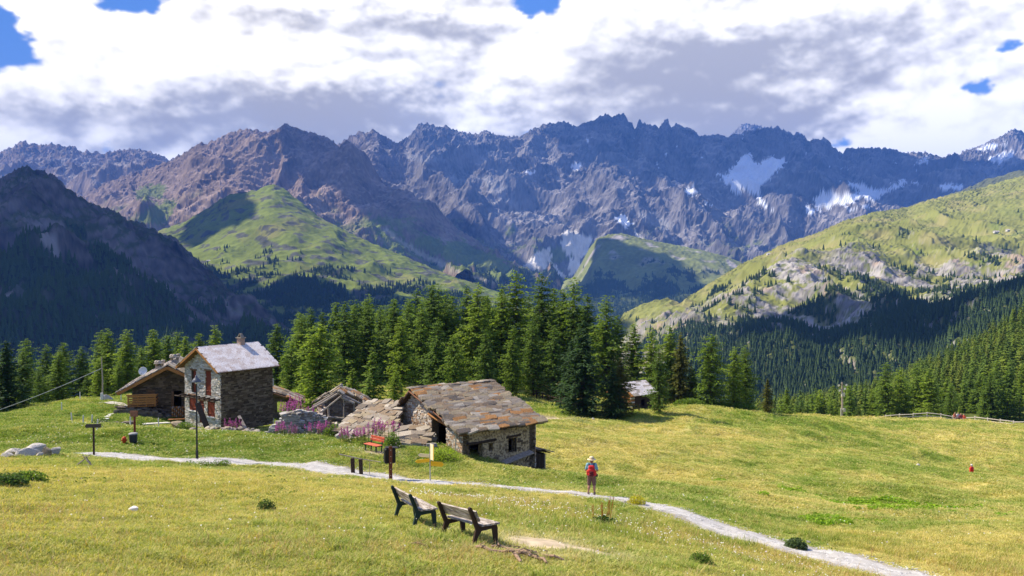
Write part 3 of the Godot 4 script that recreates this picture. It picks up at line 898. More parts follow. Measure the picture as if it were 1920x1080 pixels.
func plant_tree(kind: int, at: Vector3, h: float, wide: float, leaf: int, label: String, group: String) -> void:
	var proto: Node3D = M.protos[kind]
	var k: float = h / M.proto_h[kind]
	var o: Node3D
	if not M.used.has(kind):
		M.used[kind] = true
		o = proto
		o.transform = Transform3D(Basis(Vector3.UP, rng.randf() * TAU).scaled_local(Vector3(k * wide, k, k * wide)), at)
		o.set_meta("label", label)
		if group: o.set_meta("group", group)
	else:
		o = copy(proto, at, rng.randf() * TAU, Vector3(k * wide, k, k * wide), label, group)
		if not group and o.has_meta("group"): o.remove_meta("group")
	(o.get_child(1) as MeshInstance3D).material_override = M.leaves[leaf]

func trees() -> void:
	M.bark = textured(71, 0.02, [[0.3, Color(0.05, 0.038, 0.028)], [0.7, Color(0.13, 0.10, 0.075)]], 0.8, 1.5, 0.95, 4, V(1, 0.2, 1))
	M.leaves = [leaf_mat(Color(0.095, 0.142, 0.018)), leaf_mat(Color(0.130, 0.180, 0.020)), leaf_mat(Color(0.070, 0.112, 0.017)), leaf_mat(Color(0.026, 0.052, 0.016)), leaf_mat(Color(0.070, 0.075, 0.016)), leaf_mat(Color(0.10, 0.16, 0.022))]
	M.used = {}
	M.proto_h = [17.0, 16.0, 15.0, 13.0, 11.0, 6.0, 12.0]
	M.protos = [
		conifer(conifer_shape(301, 17.0, 3.3, 0.08, 66, 7, 23, 0.47, 0.10, 0.50), "larch_tree", "", "", M.leaves[0]),
		conifer(conifer_shape(302, 16.0, 3.1, 0.14, 62, 7, 22, 0.47, 0.05, 0.52), "larch_tree", "", "", M.leaves[0]),
		conifer(conifer_shape(303, 15.0, 3.6, 0.05, 60, 7, 24, 0.48, 0.12, 0.48), "larch_tree", "", "", M.leaves[1]),
		conifer(conifer_shape(304, 13.0, 4.3, 0.02, 54, 8, 25, 0.50, 0.12, 0.46), "larch_tree", "", "", M.leaves[1]),
		conifer(conifer_shape(305, 11.0, 3.0, 0.01, 50, 9, 18, 0.50, 0.12, 0.78), "spruce_tree", "", "", M.leaves[3]),
		conifer(conifer_shape(306, 6.0, 1.3, 0.02, 32, 6, 11, 0.36, 0.10, 0.80), "young_conifer", "", "", M.leaves[0]),
		conifer(conifer_shape(307, 12.0, 2.3, 0.03, 30, 5, 9, 0.75, 0.14, 0.75), "slope_conifer", "", "", M.leaves[0])]
	var stand := "larches standing in the wood behind the stone barn"
	# bearing of the top, elevation of the top, distance, kind, leaf, width
	var list := [
		[-276.6, -66.4, 104, 1, 2, 1.15, "narrow larch close to the right edge of the tall house's slate roof"],
		[-248.4, -56.4, 112, 2, 0, 1.05, "larch with a rounded top just right of the tall house"],
		[-226.5, -67.7, 88, 3, 1, 1.1, "broad bright green larch reaching the ground between tall house and collapsed roof"],
		[-197.1, -41.3, 118, 0, 2, 1.15, "dark larch rising behind the bright broad one near the collapsed roof"],
		[-186.5, -45.1, 122, 1, 0, 1.0, "slim larch with a lighter crown, second behind the broad bright one"], [-169, -45.1, 120, 1, 2, 1.1, "dark larch in the wood straight behind the small tree on the clearing"], [-155.2, -48.2, 126, 0, 0, 1.0, "larch above the clearing, right of the dark one behind the small tree"],
		[-138.9, -38.2, 118, 0, 2, 1.15, "dark larch with a level top above the right half of the clearing"], [-122, -39.4, 124, 2, 0, 0.9, "larch above the right end of the clearing, left of a gap"], [-130.2, -57.6, 106, 1, 1, 1.0, "slim larch in front of the wood straight above the low ruined roof"],
		[-106.4, -41.3, 116, 0, 0, 1.0, "larch between the clearing and the pointed one left of the wood's middle"], [-95.1, -20.6, 122, 1, 2, 1.1, "larch with a pointed tip standing above its neighbours left of the middle of the wood"], [-77.6, -28.8, 124, 2, 0, 0.95, "full larch just right of the pointed one left of the wood's middle"],
		[-52.6, -22.5, 122, 0, 2, 1.05, "dark larch close to the left of the blunt full one above the barn"], [-41.9, -20.6, 118, 2, 1, 1.0, "full larch with a blunt top above the left end of the barn ridge"], [-29.4, -33.2, 128, 1, 0, 1.0, "shorter larch in the notch right of the blunt full one"], [-12.5, -23.2, 120, 0, 0, 1.05, "larch left beside the tallest of the wood"],
		[5, -5, 120, 0, 1, 1.05, "tallest larch of the wood, behind the right end of the barn roof"], [34.4, -8.8, 124, 0, 2, 1.1, "second tallest larch of the wood with dark green crown"],
		[50.1, -25, 128, 1, 0, 1.0, "low topped larch right of the second tallest"], [60.1, -25.7, 122, 1, 2, 1.0, "dark larch left of the sharp tipped one above the black spruce"], [72.6, -15, 120, 2, 0, 0.95, "tall larch with a sharp tip above the big dark spruce"], [89.5, -32.5, 118, 0, 2, 1.1, "dark larch right of the sharp tipped one above the black spruce"],
		[110.8, -35.7, 114, 2, 0, 1.0, "full larch behind the big dark spruce, right of its tip"], [123.9, -56.4, 118, 1, 2, 1.0, "last narrow larch at the right end of the dense wood"],
		[-88.9, -61.4, 100, 2, 2, 0.95, "larch leaning out in front of the wood left of the barn ridge"], [-68.8, -80.2, 97, 3, 0, 0.75, "dark bushy larch in front of the wood above the barn's left gable"],
		[25, -62.6, 110, 2, 2, 1.0, "front larch below the gap between the two tallest of the wood"], [0, -70.2, 108, 2, 0, 0.9, "front larch at the foot of the tallest one, behind the barn roof"], [-31.3, -75.2, 106, 2, 2, 1.0, "front larch straight above the middle of the barn ridge"], [50.1, -70.2, 108, 2, 2, 1.0, "front larch behind the right end of the barn roof, left of the black spruce"],
		[-162.7, -95.3, 98, 5, 0, 1.2, "small young conifer alone on the sunny clearing in the wood"], [-169, -129.2, 92, 5, 2, 1.1, "little pointed conifer low on the clearing above the ruined roofs"], [-187.7, -119.2, 95, 5, 1, 1.5, "light young conifer at the left end of the clearing"],
		[-137.7, -122.3, 92, 3, 1, 0.9, "round topped young larch at the foot of the clearing"], [-259.7, -87.7, 92, 3, 0, 0.8, "leafy larch half behind the tall house's slate roof"],
		[84.5, -63.9, 97, 4, 3, 1.1, "big nearly black spruce reaching the ground beside the wooden fence"], [70.1, -87.7, 99, 4, 3, 0.9, "dark spruce leaning on the left side of the big black one"],
		[127, -107.9, 96, 4, 4, 1.15, "small brownish spruce in front of the little stone cabin"],
		[173.3, -92.8, 97, 2, 2, 0.8, "dark larch standing before the right end of the cabin"], [118.9, -119.2, 95, 4, 3, 1.1, "low dark spruce between the big black one and the small brownish one"],
		[143.9, -67, 112, 1, 0, 1.1, "slender larch left behind the cabin roof"], [164, -73.3, 110, 2, 1, 0.95, "light green larch straight behind the cabin roof"], [186.5, -68.9, 112, 0, 1, 1.25, "tall larch close at the right side of the cabin"], [197.7, -77.7, 108, 4, 4, 0.8, "olive spruce beside the tall larch right of the cabin"],
		[234, -79.6, 106, 3, 0, 0.85, "broad full larch alone on the grassy mound right of the cabin"], [212.8, -119.2, 108, 3, 2, 0.8, "low dark bushy larch at the left foot of the broad one on the mound"],
		[261.6, -95.3, 107, 2, 1, 1.0, "light larch right of the broad one on the mound, left of a pair"], [275.3, -94, 109, 2, 0, 1.0, "larch right of the broad one on the mound, right of a pair"],
		[301, -131.8, 112, 4, 4, 0.85, "short dark spruce at the right end of the mound"], [324.2, -141.8, 118, 5, 0, 1.1, "smallest tree at the right end of the mound where the meadow drops"],
		[-595.7, -87.7, 80, 4, 3, 1.15, "large dark spruce cut by the left border of the view"], [-575.7, -97.2, 84, 2, 2, 1.1, "dark larch second from the left border of the view"], [-556.9, -119.2, 88, 2, 2, 0.9, "darker larch third from the left border of the view"],
		[-534.4, -99.1, 84, 2, 0, 1.15, "lone fuller larch left of the cable pole"], [-549.4, -125.5, 92, 1, 2, 1.1, "thin dark larch close left of the lone fuller one by the cable pole"],
		[-476.8, -73.9, 94, 2, 0, 1.0, "taller left larch of the pair behind the chalet's garden"], [-453.1, -75.2, 92, 2, 1, 1.15, "right larch of the pair behind the chalet's garden"], [-486.9, -107.9, 90, 3, 1, 0.7, "low bright larch behind the cable pole"], [-463.1, -112.9, 90, 3, 0, 0.75, "low larch in front of the pair behind the chalet's garden"],
		[-500.6, -125.5, 98, 2, 2, 1.0, "dark larch left behind the pair by the cable pole"], [-436.8, -94, 100, 2, 2, 0.9, "darker larch between the pair and the chalet chimneys"], [-421.8, -73.3, 102, 1, 1, 1.15, "larch with a pointed tip above the chalet chimney"], [-405.5, -80.2, 104, 1, 0, 1.15, "larch right beside the pointed one above the chalet"],
		[-384.2, -81.5, 106, 1, 1, 1.1, "larch above the chalet roof, left of the two nearest the tall house"], [-368, -77.7, 104, 1, 0, 1.1, "larch above the gap between chalet and tall house"], [-347.9, -70.2, 104, 2, 1, 0.95, "full larch above the left eave of the tall house"], [-394.2, -100.3, 100, 2, 2, 1.0, "low dark larch just behind the chalet's ridge"], [-326.7, -87.7, 110, 1, 2, 1.0, "dark larch tip right above the tall house's slate roof"],
		[440.6, -112.9, 170, 0, 0, 1.0, "left tree of the tall larch pair behind the far rail fence"], [456.8, -119.2, 172, 0, 1, 1.1, "right tree of the tall larch pair behind the far rail fence"],
		[476.8, -115.4, 168, 2, 0, 0.9, "full larch right of the pair behind the rail fence"], [491.2, -119.2, 165, 1, 1, 1.2, "slim bright larch right of the pair behind the rail fence"], [516.9, -139.3, 150, 3, 2, 0.7, "dark bushy tree behind the people by the fence"], [526.9, -163.9, 134, 5, 1, 1.0, "small light green conifer rising right behind the people by the fence"], [491.2, -160.1, 152, 3, 1, 0.7, "low bushy light larch behind the middle of the rail fence"],
		[562, -168.3, 142, 5, 0, 1.0, "little conifer behind the right hand rail fence"]]
	for t in list:
		var d := float(t[2])
		var at := spot(t[0], d, -0.15)
		var h: float = t[1] * 0.001 * d - at.y
		plant_tree(t[3], at, maxf(h, 2.0), t[5], t[4], t[6] if t[6] else ("larch in the dense wood behind the barn and the ruins" if t[0] > -300 else "larch in the row of trees behind the chalet") if t[0] < 200 else "larch among the first trees behind the rail fence", "" if t[6] else (stand if t[0] > -300 else "larches behind the chalet") if t[0] < 200 else "trees behind the rail fence")
	# the depth of the wood
	for k in 34:
		var b := rng.randf_range(-250.3, 143.9)
		var d := rng.randf_range(128.0, 148.0)
		var at := spot(b, d, -0.2)
		plant_tree(rng.randi() % 3, at, rng.randf_range(11.0, 14.5), 1.05, [0, 2, 2][k % 3], "larch deep in the wood behind the barn, half hidden by the front trees", "larches deep in the wood behind the barn")
	for k in 12:
		var b := lerpf(-638.3, -394.2, k / 11.0)
		plant_tree(rng.randi() % 3, spot(b, rng.randf_range(98.0, 112.0), -0.2), rng.randf_range(7.0, 10.0), 1.1, [2, 0][k % 2], "larch in the darker second row behind the chalet", "larches in the second row behind the chalet")
	# the wooded slope on the right
	var spots := []
	var rings := [[V(275, -188.5, 560), V(300, -179, 540), V(369, -168.3, 500), V(432, -155.7, 460), V(494, -125.5, 430), V(557, -92.8, 410), V(601, -67.7, 400), V(713, -18.8, 390), V(839, 12.5, 380)], [V(275, -220.1, 170), V(432, -213.8, 160), V(601, -216.9, 155), V(839, -220.1, 155)]]
	for k in 2600:
		var b := rng.randf_range(287.9, 744.7)
		var u := pow(rng.randf(), 0.8)
		var a := along(rings[0], b)
		var c := along(rings[1], b)
		var d := lerpf(a.y, c.y, u)
		var h := lerpf(a.x * a.y, c.x * c.y, u) * 0.001
		var at := Vector3(b * 0.001 * d, h - 0.6, -d)
		if d < 175.0 or rng.randf() > 0.9: continue
		spots.append([d, at, 7.0 + 6.0 * pow(rng.randf(), 1.4)])
	spots.sort_custom(func(p, q): return p[0] < q[0])
	var many := []
	for k in spots.size():
		var b: float = spots[k][1].x / spots[k][0] * 1000.0
		if k < 560 and b < 640.0 and M.get("slope_n", 0) < 165:
			M.slope_n = M.get("slope_n", 0) + 1
			plant_tree(6 if k % 3 else 1, spots[k][1], spots[k][2], rng.randf_range(0.9, 1.2), [0, 1, 2, 0][k % 4], "conifer on the near edge of the wooded slope right of the meadow", "conifers on the wooded slope")
		else:
			many.append(Transform3D(Basis(Vector3.UP, rng.randf() * TAU).scaled_local(Vector3.ONE * spots[k][2] / 12.0), spots[k][1]))
	M.slope_leaf = leaf_mat(Color(0.3, 0.3, 0.1))
	M.slope_leaf.albedo_color = Color.WHITE
	M.slope_leaf.vertex_color_use_as_albedo = true
	M.slope_leaf.backlight = Color(0.4, 0.4, 0.25)
	var sh := conifer_shape(330, 12.0, 2.1, 0.03, 22, 5, 8, 0.95, 0.14, 0.75)
	scatter("slope_forest", sh[1], M.slope_leaf, many, [Color(0.12, 0.18, 0.022), Color(0.155, 0.21, 0.024), Color(0.085, 0.135, 0.02), Color(0.10, 0.16, 0.022), Color(0.135, 0.17, 0.024)], "dense conifer forest covering the slope right of the meadow", "forest")
	far_woods()

func scatter(called: String, mesh: Mesh, m: Material, where: Array, tints: Array, label: String, category: String) -> void:
	var mm := MultiMesh.new()
	mm.transform_format = MultiMesh.TRANSFORM_3D
	mm.use_colors = tints.size() > 1
	mm.mesh = mesh
	mm.instance_count = where.size()
	for i in where.size():
		mm.set_instance_transform(i, where[i])
		if tints.size() > 1:
			mm.set_instance_color(i, tints[i % tints.size()])
	var o := MultiMeshInstance3D.new()
	o.name = numbered(called)
	o.multimesh = mm
	o.material_override = m
	add_child(o)
	tag(o, label, category, "", "stuff")

func far_woods() -> void:
	var st := mb()
	var r := RandomNumberGenerator.new()
	r.seed = 5
	for lv in 5:
		var y0 := 0.06 + lv * 0.17
		var ra := 0.19 * (1.0 - lv * 0.17)
		for k in 6:
			var a0 := TAU * k / 6.0 + lv
			var a1 := TAU * (k + 1) / 6.0 + lv
			var q := ra * r.randf_range(0.75, 1.25)
			tri(st, Vector3(cos(a0) * q, y0, sin(a0) * q), Vector3(0, minf(1.0, y0 + 0.36), 0), Vector3(cos(a1) * ra, y0 + r.randf_range(-0.02, 0.05), sin(a1) * ra))
	var mesh := flat(st)
	for w in [[M.woods_right, 30000, 13.0, "hillside_forest", "dark conifer woods in bands below the meadows of the right hillside"], [M.woods_left, 16000, 15.0, "dark_mountain_forest", "shaded conifer woods on the lower slopes of the dark left mountain"], [M.woods_far, 22000, 20.0, "valley_forest", "blue green conifer woods low on the slopes of the far valley"]]:
		var src: Array = w[0]
		var sum := 0.0
		for s in src: sum += s[1]
		var many := []
		for s in src:
			var n: float = s[1] * w[1] / sum
			while r.randf() < n:
				n -= 1.0
				var p: Vector3 = s[0] + Vector3(r.randf_range(-1, 1), 0, r.randf_range(-1, 1)) * 6.0 * w[2] / 13.0
				var k: float = w[2] * r.randf_range(0.6, 1.3)
				many.append(Transform3D(Basis(Vector3.UP, r.randf() * TAU).scaled_local(Vector3(k * 1.1, k, k * 1.1)), p - Vector3(0, 2.5, 0)))
		scatter(w[3], mesh, M.far_leaf, many, [Color.WHITE], w[4], "forest")

# ---------------------------------------------------------------- grass and flowers
func tuft(s: int, blades: int, h: float, spread: float, w: float) -> ArrayMesh:
	var r := RandomNumberGenerator.new()
	r.seed = s
	var st := mb()
	for k in blades:
		var a := r.randf() * TAU
		var c := Vector3(r.randf_range(-1, 1), 0, r.randf_range(-1, 1)) * spread
		var lean := Vector3(cos(a), 0, sin(a)) * h * r.randf_range(0.4, 1.6)
		var hh := h * r.randf_range(0.5, 1.15)
		var side := Vector3(-sin(a), 0, cos(a)) * w
		var m := c + lean * 0.35 + Vector3(0, hh * 0.62, 0)
		var t := c + lean + Vector3(0, hh, 0)
		tri(st, c - side, c + side, m + side * 0.7)
		tri(st, c - side, m + side * 0.7, m - side * 0.7)
		tri(st, m - side * 0.7, m + side * 0.7, t)
	return flat(st)

func on_path(x: float, d: float, margin: float) -> bool:
	var line: Array = M.path_line
	for i in line.size() - 1:
		var a: Vector3 = line[i]
		var b: Vector3 = line[i + 1]
		var p := Vector2(x, d)
		var q := Geometry2D.get_closest_point_to_segment(p, Vector2(a.x, a.z), Vector2(b.x, b.z))
		if p.distance_to(q) < lerpf(a.y, b.y, 0.5) + margin: return true
	return false

func grass() -> void:
	var g := StandardMaterial3D.new()
	g.vertex_color_use_as_albedo = true
	g.roughness = 0.8
	g.metallic_specular = 0.2
	g.cull_mode = BaseMaterial3D.CULL_DISABLED
	g.backlight_enabled = true
	g.backlight = Color(0.9, 0.9, 0.5)
	M.grass = g
	var r := RandomNumberGenerator.new()
	r.seed = 77
	var kinds := [tuft(401, 9, 0.07, 0.12, 0.007), tuft(402, 12, 0.05, 0.16, 0.008), tuft(403, 8, 0.14, 0.09, 0.007), tuft(404, 14, 0.09, 0.24, 0.014)]
	var lots := [[], [], [], []]
	var tint := [[], [], [], []]
	for k in 480000:
		# denser near the eye, thinning with distance
		var d := 9.5 * pow(138.0 / 9.5, pow(r.randf(), 0.80))
		var x := r.randf_range(-0.74, 0.74) * d
		if d > 19.0 and d < 60.0 and on_path(x, d, r.randf_range(-0.15, 0.35) if r.randf() < 0.9 else -0.6): continue
		if M.keep_off.any(func(q): return absf(x - q.x) < q.z and absf(d - q.y) < q.z): continue
		var s := sward(x, -d)
		if s.z > r.randf() * 0.8 + 0.1: continue
		if d > 52.0 and r.randf() < (d - 52.0) / 120.0: continue
		var q := 0 if r.randf() < 0.4 else 1
		if s.y > 0.75 and r.randf() < 0.35: q = 2
		if d > 40.0: q = 3
		var tall := r.randf_range(0.5, 1.35)
		var broad := 1.0 + 0.9 * sstep(60.0, 120.0, d)
		if d < 34.0 and M.n_wide.get_noise_2d(x * 2.0, d * 2.0 + 60.0) > 0.22: tall *= 1.35
		if exp(-pow(d - (29.5 - (x - 2.0) * 0.1), 2.0) * 0.06) * sstep(-1.0, 2.0, x) > r.randf(): tall *= 1.7
		if d > 19.0 and d < 60.0 and tall > 0.8 and on_path(x, d - 0.7, 0.9): tall = 0.7
		var c := sward_colour(x, -d) * 1.45
		var f := r.randf()
		c = c.lerp(Color(0.76, 0.65, 0.28) if f < 0.40 else Color(0.15, 0.28, 0.025), r.randf() * (0.75 if f < 0.45 else 0.5))
		lots[q].append(Transform3D(Basis(Vector3.UP, r.randf() * TAU).scaled_local(Vector3(r.randf_range(0.8, 1.4) * broad, tall * broad, r.randf_range(0.8, 1.4) * broad)), Vector3(x, ground(x, -d) - 0.012, -d)))
		tint[q].append(c)
	# dry seed stalks, in drifts, and dark low weeds in clumps
	var stalks := []
	var stints := []
	for k in 26000:
		var d := 10.0 * pow(4.6, r.randf())
		var x := r.randf_range(-0.62, 0.62) * d
		var band := exp(-pow(d - (31.0 - x * 0.45), 2.0) * 0.05) * sstep(-6.0, 0.0, x)
		var drift: float = M.n_mid.get_noise_2d(x * 0.7 + 300.0, d * 0.7)
		if r.randf() > 0.12 + band * 0.9 + maxf(0.0, drift) * 1.2 or d > 19.0 and on_path(x, d, 0.3): continue
		if sward(x, -d).z > 0.3: continue
		stalks.append(Transform3D(Basis(Vector3.UP, r.randf() * TAU).scaled_local(Vector3(1, r.randf_range(0.6, 1.2) * (1.0 + band * 0.5), 1)), Vector3(x, ground(x, -d) - 0.01, -d)))
		stints.append(Color(0.42, 0.26, 0.11).lerp(Color(0.62, 0.50, 0.24), r.randf()))
	scatter("seed_stalks", tuft(405, 4, 0.20, 0.12, 0.005), g, stalks, stints, "dry reddish seed stalks standing over the near meadow", "grass")
	var weeds := []
	var wt := []
	for k in 9000:
		var d := 10.0 * pow(7.0, r.randf())
		var x := r.randf_range(-0.62, 0.62) * d
		if M.n_mid.get_noise_2d(x * 0.5 + 90.0, d * 0.5 - 40.0) < 0.17 or d > 19.0 and on_path(x, d, 0.3): continue
		var k2 := r.randf_range(0.5, 1.1) * (0.7 if d < 25.0 else 1.2)
		weeds.append(Transform3D(Basis(Vector3.UP, r.randf() * TAU).scaled_local(Vector3(k2, k2 * 0.8, k2)), Vector3(x, ground(x, -d) - 0.01, -d)))
		wt.append(Color(0.07, 0.13, 0.015).lerp(Color(0.16, 0.23, 0.03), r.randf()))
	scatter("low_weeds", leafy(851, 16, Vector3(0.16, 0.10, 0.16), 0.035, false)[0], g, weeds, wt, "darker leafy weeds growing in clumps through the meadow", "weeds")
	var names := [["meadow_grass", "short mixed green and straw grass of the near meadow"], ["meadow_turf", "low dense turf between the taller grass of the meadow"], ["tall_grass", "lusher taller green grass in the damp patches"], ["distant_grass", "rough grass of the meadow beyond the gravel path"]]
	for q in 4:
		scatter(names[q][0], kinds[q], g, lots[q], tint[q], names[q][1], "grass")

# ---------------------------------------------------------------- masonry, slabs, timber
func materials() -> void:
	var grain := noise(500, 0.05, 5)
	M.stone = StandardMaterial3D.new()
	M.stone.albedo_texture = noise_tex(grain, 256, grad([[0.25, Color(0.55, 0.55, 0.55)], [0.65, Color(1, 1, 1)]]))
	M.stone.vertex_color_use_as_albedo = true
	M.stone.uv1_triplanar = true
	M.stone.uv1_world_triplanar = true
	M.stone.uv1_scale = Vector3.ONE / 0.7
	M.stone.roughness = 0.92
	M.stone.metallic_specular = 0.25
	M.stone.heightmap_enabled = true
	M.stone.heightmap_texture = noise_tex(grain, 256, null, true)
	M.stone.heightmap_scale = 2.0
	M.mortar = textured(501, 0.04, [[0.3, Color(0.07, 0.053, 0.035)], [0.7, Color(0.15, 0.115, 0.075)]], 0.8, 1.0)
	M.plaster = textured(502, 0.03, [[0.28, Color(0.15, 0.11, 0.065)], [0.46, Color(0.36, 0.275, 0.16)], [0.7, Color(0.46, 0.36, 0.215)]], 1.7, 2.0)
	M.timber = textured(503, 0.03, [[0.3, Color(0.10, 0.055, 0.028)], [0.7, Color(0.25, 0.14, 0.07)]], 0.5, 0.5, 0.8, 4, V(0.15, 1, 1))
	M.old_timber = textured(504, 0.03, [[0.3, Color(0.20, 0.165, 0.13)], [0.7, Color(0.42, 0.36, 0.29)]], 0.5, 0.8, 0.9, 4, V(0.2, 1, 1))
	M.dark_timber = textured(505, 0.03, [[0.3, Color(0.025, 0.017, 0.012)], [0.7, Color(0.07, 0.047, 0.032)]], 0.5, 0.5, 0.85)
	M.warm_timber = textured(506, 0.03, [[0.3, Color(0.26, 0.11, 0.03)], [0.7, Color(0.46, 0.22, 0.07)]], 0.5, 0.4, 0.7)
	M.red_paint = textured(507, 0.03, [[0.3, Color(0.14, 0.028, 0.014)], [0.7, Color(0.22, 0.05, 0.022)]], 0.6, 0.3, 0.6)
	M.interior = matt(Color(0.012, 0.010, 0.009), 1.0)
	M.slab = []
	for c in [Color(0.25, 0.22, 0.175), Color(0.37, 0.335, 0.27), Color(0.21, 0.16, 0.105), Color(0.34, 0.175, 0.065), Color(0.29, 0.24, 0.155), Color(0.12, 0.105, 0.085)]:
		var k: int = M.slab.size()
		M.slab.append(textured(510 + k, 0.035, [[0.25, c * 0.55], [0.5, c], [0.62, c * 1.15], [0.72, c.lerp(Color(0.26, 0.13, 0.06), 0.5)]], 0.9, 1.0, 0.85, 5, V(1, 1, 1), true))
	M.tile = []
	for c in [Color(0.70, 0.655, 0.61), Color(0.76, 0.72, 0.68), Color(0.62, 0.555, 0.50)]:
		var k: int = M.tile.size()
		M.tile.append(textured(530 + k, 0.03, [[0.25, c * 0.8], [0.55, c], [0.66, c.lerp(Color(0.34, 0.19, 0.12), 0.45)], [0.78, Color(0.30, 0.17, 0.11)]], 1.1, 0.5, 0.7, 4, V(1, 1, 1), true))
	M.iron = matt(Color(0.03, 0.03, 0.032), 0.5)
	M.steel = matt(Color(0.42, 0.43, 0.44), 0.4)
	M.steel.metallic = 0.6
	M.chalk = matt(Color(0.62, 0.60, 0.56), 0.8)
	M.slab_shapes = []
	for k in 6: M.slab_shapes.append(slab_shape(540 + k))
	M.tile_shape = []
	for k in 3: M.tile_shape.append(slab_shape(550 + k, 0.06))

func slab_shape(s: int, rag := 0.15) -> ArrayMesh:
	var r := RandomNumberGenerator.new()
	r.seed = s
	var st := mb()
	var n := 8
	var top := []
	var low := []
	for k in n:
		var sx := [1, 1, -1, -1][k / 2] as float
		var sz := [-1, 1, 1, -1][k / 2] as float
		var near := 1.0 - r.randf_range(0.06, 0.06 + rag * 2.2)
		var q := Vector2(sx, sz * near) if k % 2 == (1 if k / 2 % 2 == 0 else 0) else Vector2(sx * near, sz)
		q *= 0.5 * (1.0 - r.randf() * rag)
		top.append(Vector3(q.x * 0.96, 0.5 + r.randf_range(-0.25, 0.15), q.y * 0.96))
		low.append(Vector3(q.x, -0.5, q.y))
	var c := Vector3(0, 0.55, 0)
	for k in n:
		var m := (k + 1) % n
		tri(st, c, top[k], top[m])
		quad(st, low[k], low[m], top[m], top[k])
	for k in range(1, n - 1):
		tri(st, low[0], low[k + 1], low[k])
	return flat(st)

# stone slabs laid in overlapping rows on the patch a (left eave) b (right eave) c (right ridge) e (left ridge)
func slabs(parent: Node3D, called: String, a: Vector3, b: Vector3, c: Vector3, e: Vector3, rows: int, pitch: float, thick: float, mats: Array, shapes: Array, single: bool, messy := 1.0, skip = null) -> void:
	var loose := {}
	var count := 0
	var likely := 300.0 / maxf(1.0, rows * (a.distance_to(b) + e.distance_to(c)) * 0.5 / pitch)
	var up := (b - a).cross(e - a).normalized()
	if up.y < 0.0: up = -up
	for j in rows:
		var v := (j + 0.35) / rows
		var l := a.lerp(e, v)
		var r := b.lerp(c, v)
		var depth := (a.lerp(b, 0.5) - e.lerp(c, 0.5)).length() / rows
		var n := maxi(1, int(l.distance_to(r) / pitch + 0.5))
		var x := (r - l).normalized()
		var shift := rng.randf_range(-0.4, 0.4) if messy > 0.3 else (0.25 if j % 2 else -0.25)
		for k in n:
			var u := (k + 0.5 + shift + rng.randf_range(-0.15, 0.15) * messy) / n
			if u < 0.02 or u > 0.98: u = clampf(u, 0.03, 0.97)
			if skip != null and skip.call(u, v): continue
			var p := l.lerp(r, u) + up * (thick * (0.9 + rng.randf_range(-0.2, 0.5) * messy))
			var z := x.cross(up).normalized()
			var bas := Basis(x, up, z)
			bas = bas.rotated(x, thick / depth * 0.55 + rng.randf_range(-0.05, 0.06) * messy).rotated(up, rng.randf_range(-0.13, 0.13) * messy).rotated(z, rng.randf_range(-0.04, 0.04) * messy)
			var size := Vector3(pitch * rng.randf_range(1.05, 1.05 + 0.35 * messy), thick * rng.randf_range(0.75, 1.0 + 0.5 * messy), depth * rng.randf_range(1.65, 1.65 + 0.5 * messy))
			var t := Transform3D(bas.scaled_local(size), p)
			var sh: ArrayMesh = shapes[rng.randi() % shapes.size()]
			var mt: Material = mats[rng.randi() % mats.size()]
			if single and count < 300 and rng.randf() < likely:
				part(called, sh, mt, parent, t)
				count += 1
			else:
				if not loose.has(mt): loose[mt] = mb()
				loose[mt].append_from(sh, 0, t)
	if loose.size():
		var me := ArrayMesh.new()
		for mt in loose:
			loose[mt].commit(me)
			me.surface_set_material(me.get_surface_count() - 1, mt)
		part(called + "s", me, null, parent, Transform3D(), "stuff")

func top_at(top: Array, s: float) -> float:
	for i in top.size() - 1:
		if s <= top[i + 1].x:
			return lerpf(top[i].y, top[i + 1].y, clampf((s - top[i].x) / (top[i + 1].x - top[i].x), 0, 1))
	return top[-1].y

# a wall with openings; t: x along, y up, z outward; top: points (along, height); holes: Rect2
func wall_mesh(st: SurfaceTool, t: Transform3D, top: Array, holes: Array, thick: float) -> void:
	var cuts := []
	for p in top: cuts.append(p.x)
	for h in holes:
		cuts.append(h.position.x); cuts.append(h.end.x)
	cuts.sort()
	for i in cuts.size() - 1:
		var s0: float = cuts[i]
		var s1: float = cuts[i + 1]
		if s1 - s0 < 0.001: continue
		var m := (s0 + s1) / 2
		var y := 0.0
		var inside := []
		for h in holes:
			if h.position.x < m and h.end.x > m: inside.append(h)
		inside.sort_custom(func(p, q): return p.position.y < q.position.y)
		for h in inside:
			if h.position.y > y: box(st, Vector3(s0, y, -thick), Vector3(s1, h.position.y, 0), t)
			y = h.end.y
		var a := top_at(top, s0 + 0.0005)
		var b := top_at(top, s1 - 0.0005)
		if maxf(a, b) > y:
			hexa(st, [t * Vector3(s0, y, -thick), t * Vector3(s1, y, -thick), t * Vector3(s0, y, 0), t * Vector3(s1, y, 0), t * Vector3(s0, maxf(a, y), -thick), t * Vector3(s1, maxf(b, y), -thick), t * Vector3(s0, maxf(a, y), 0), t * Vector3(s1, maxf(b, y), 0)])

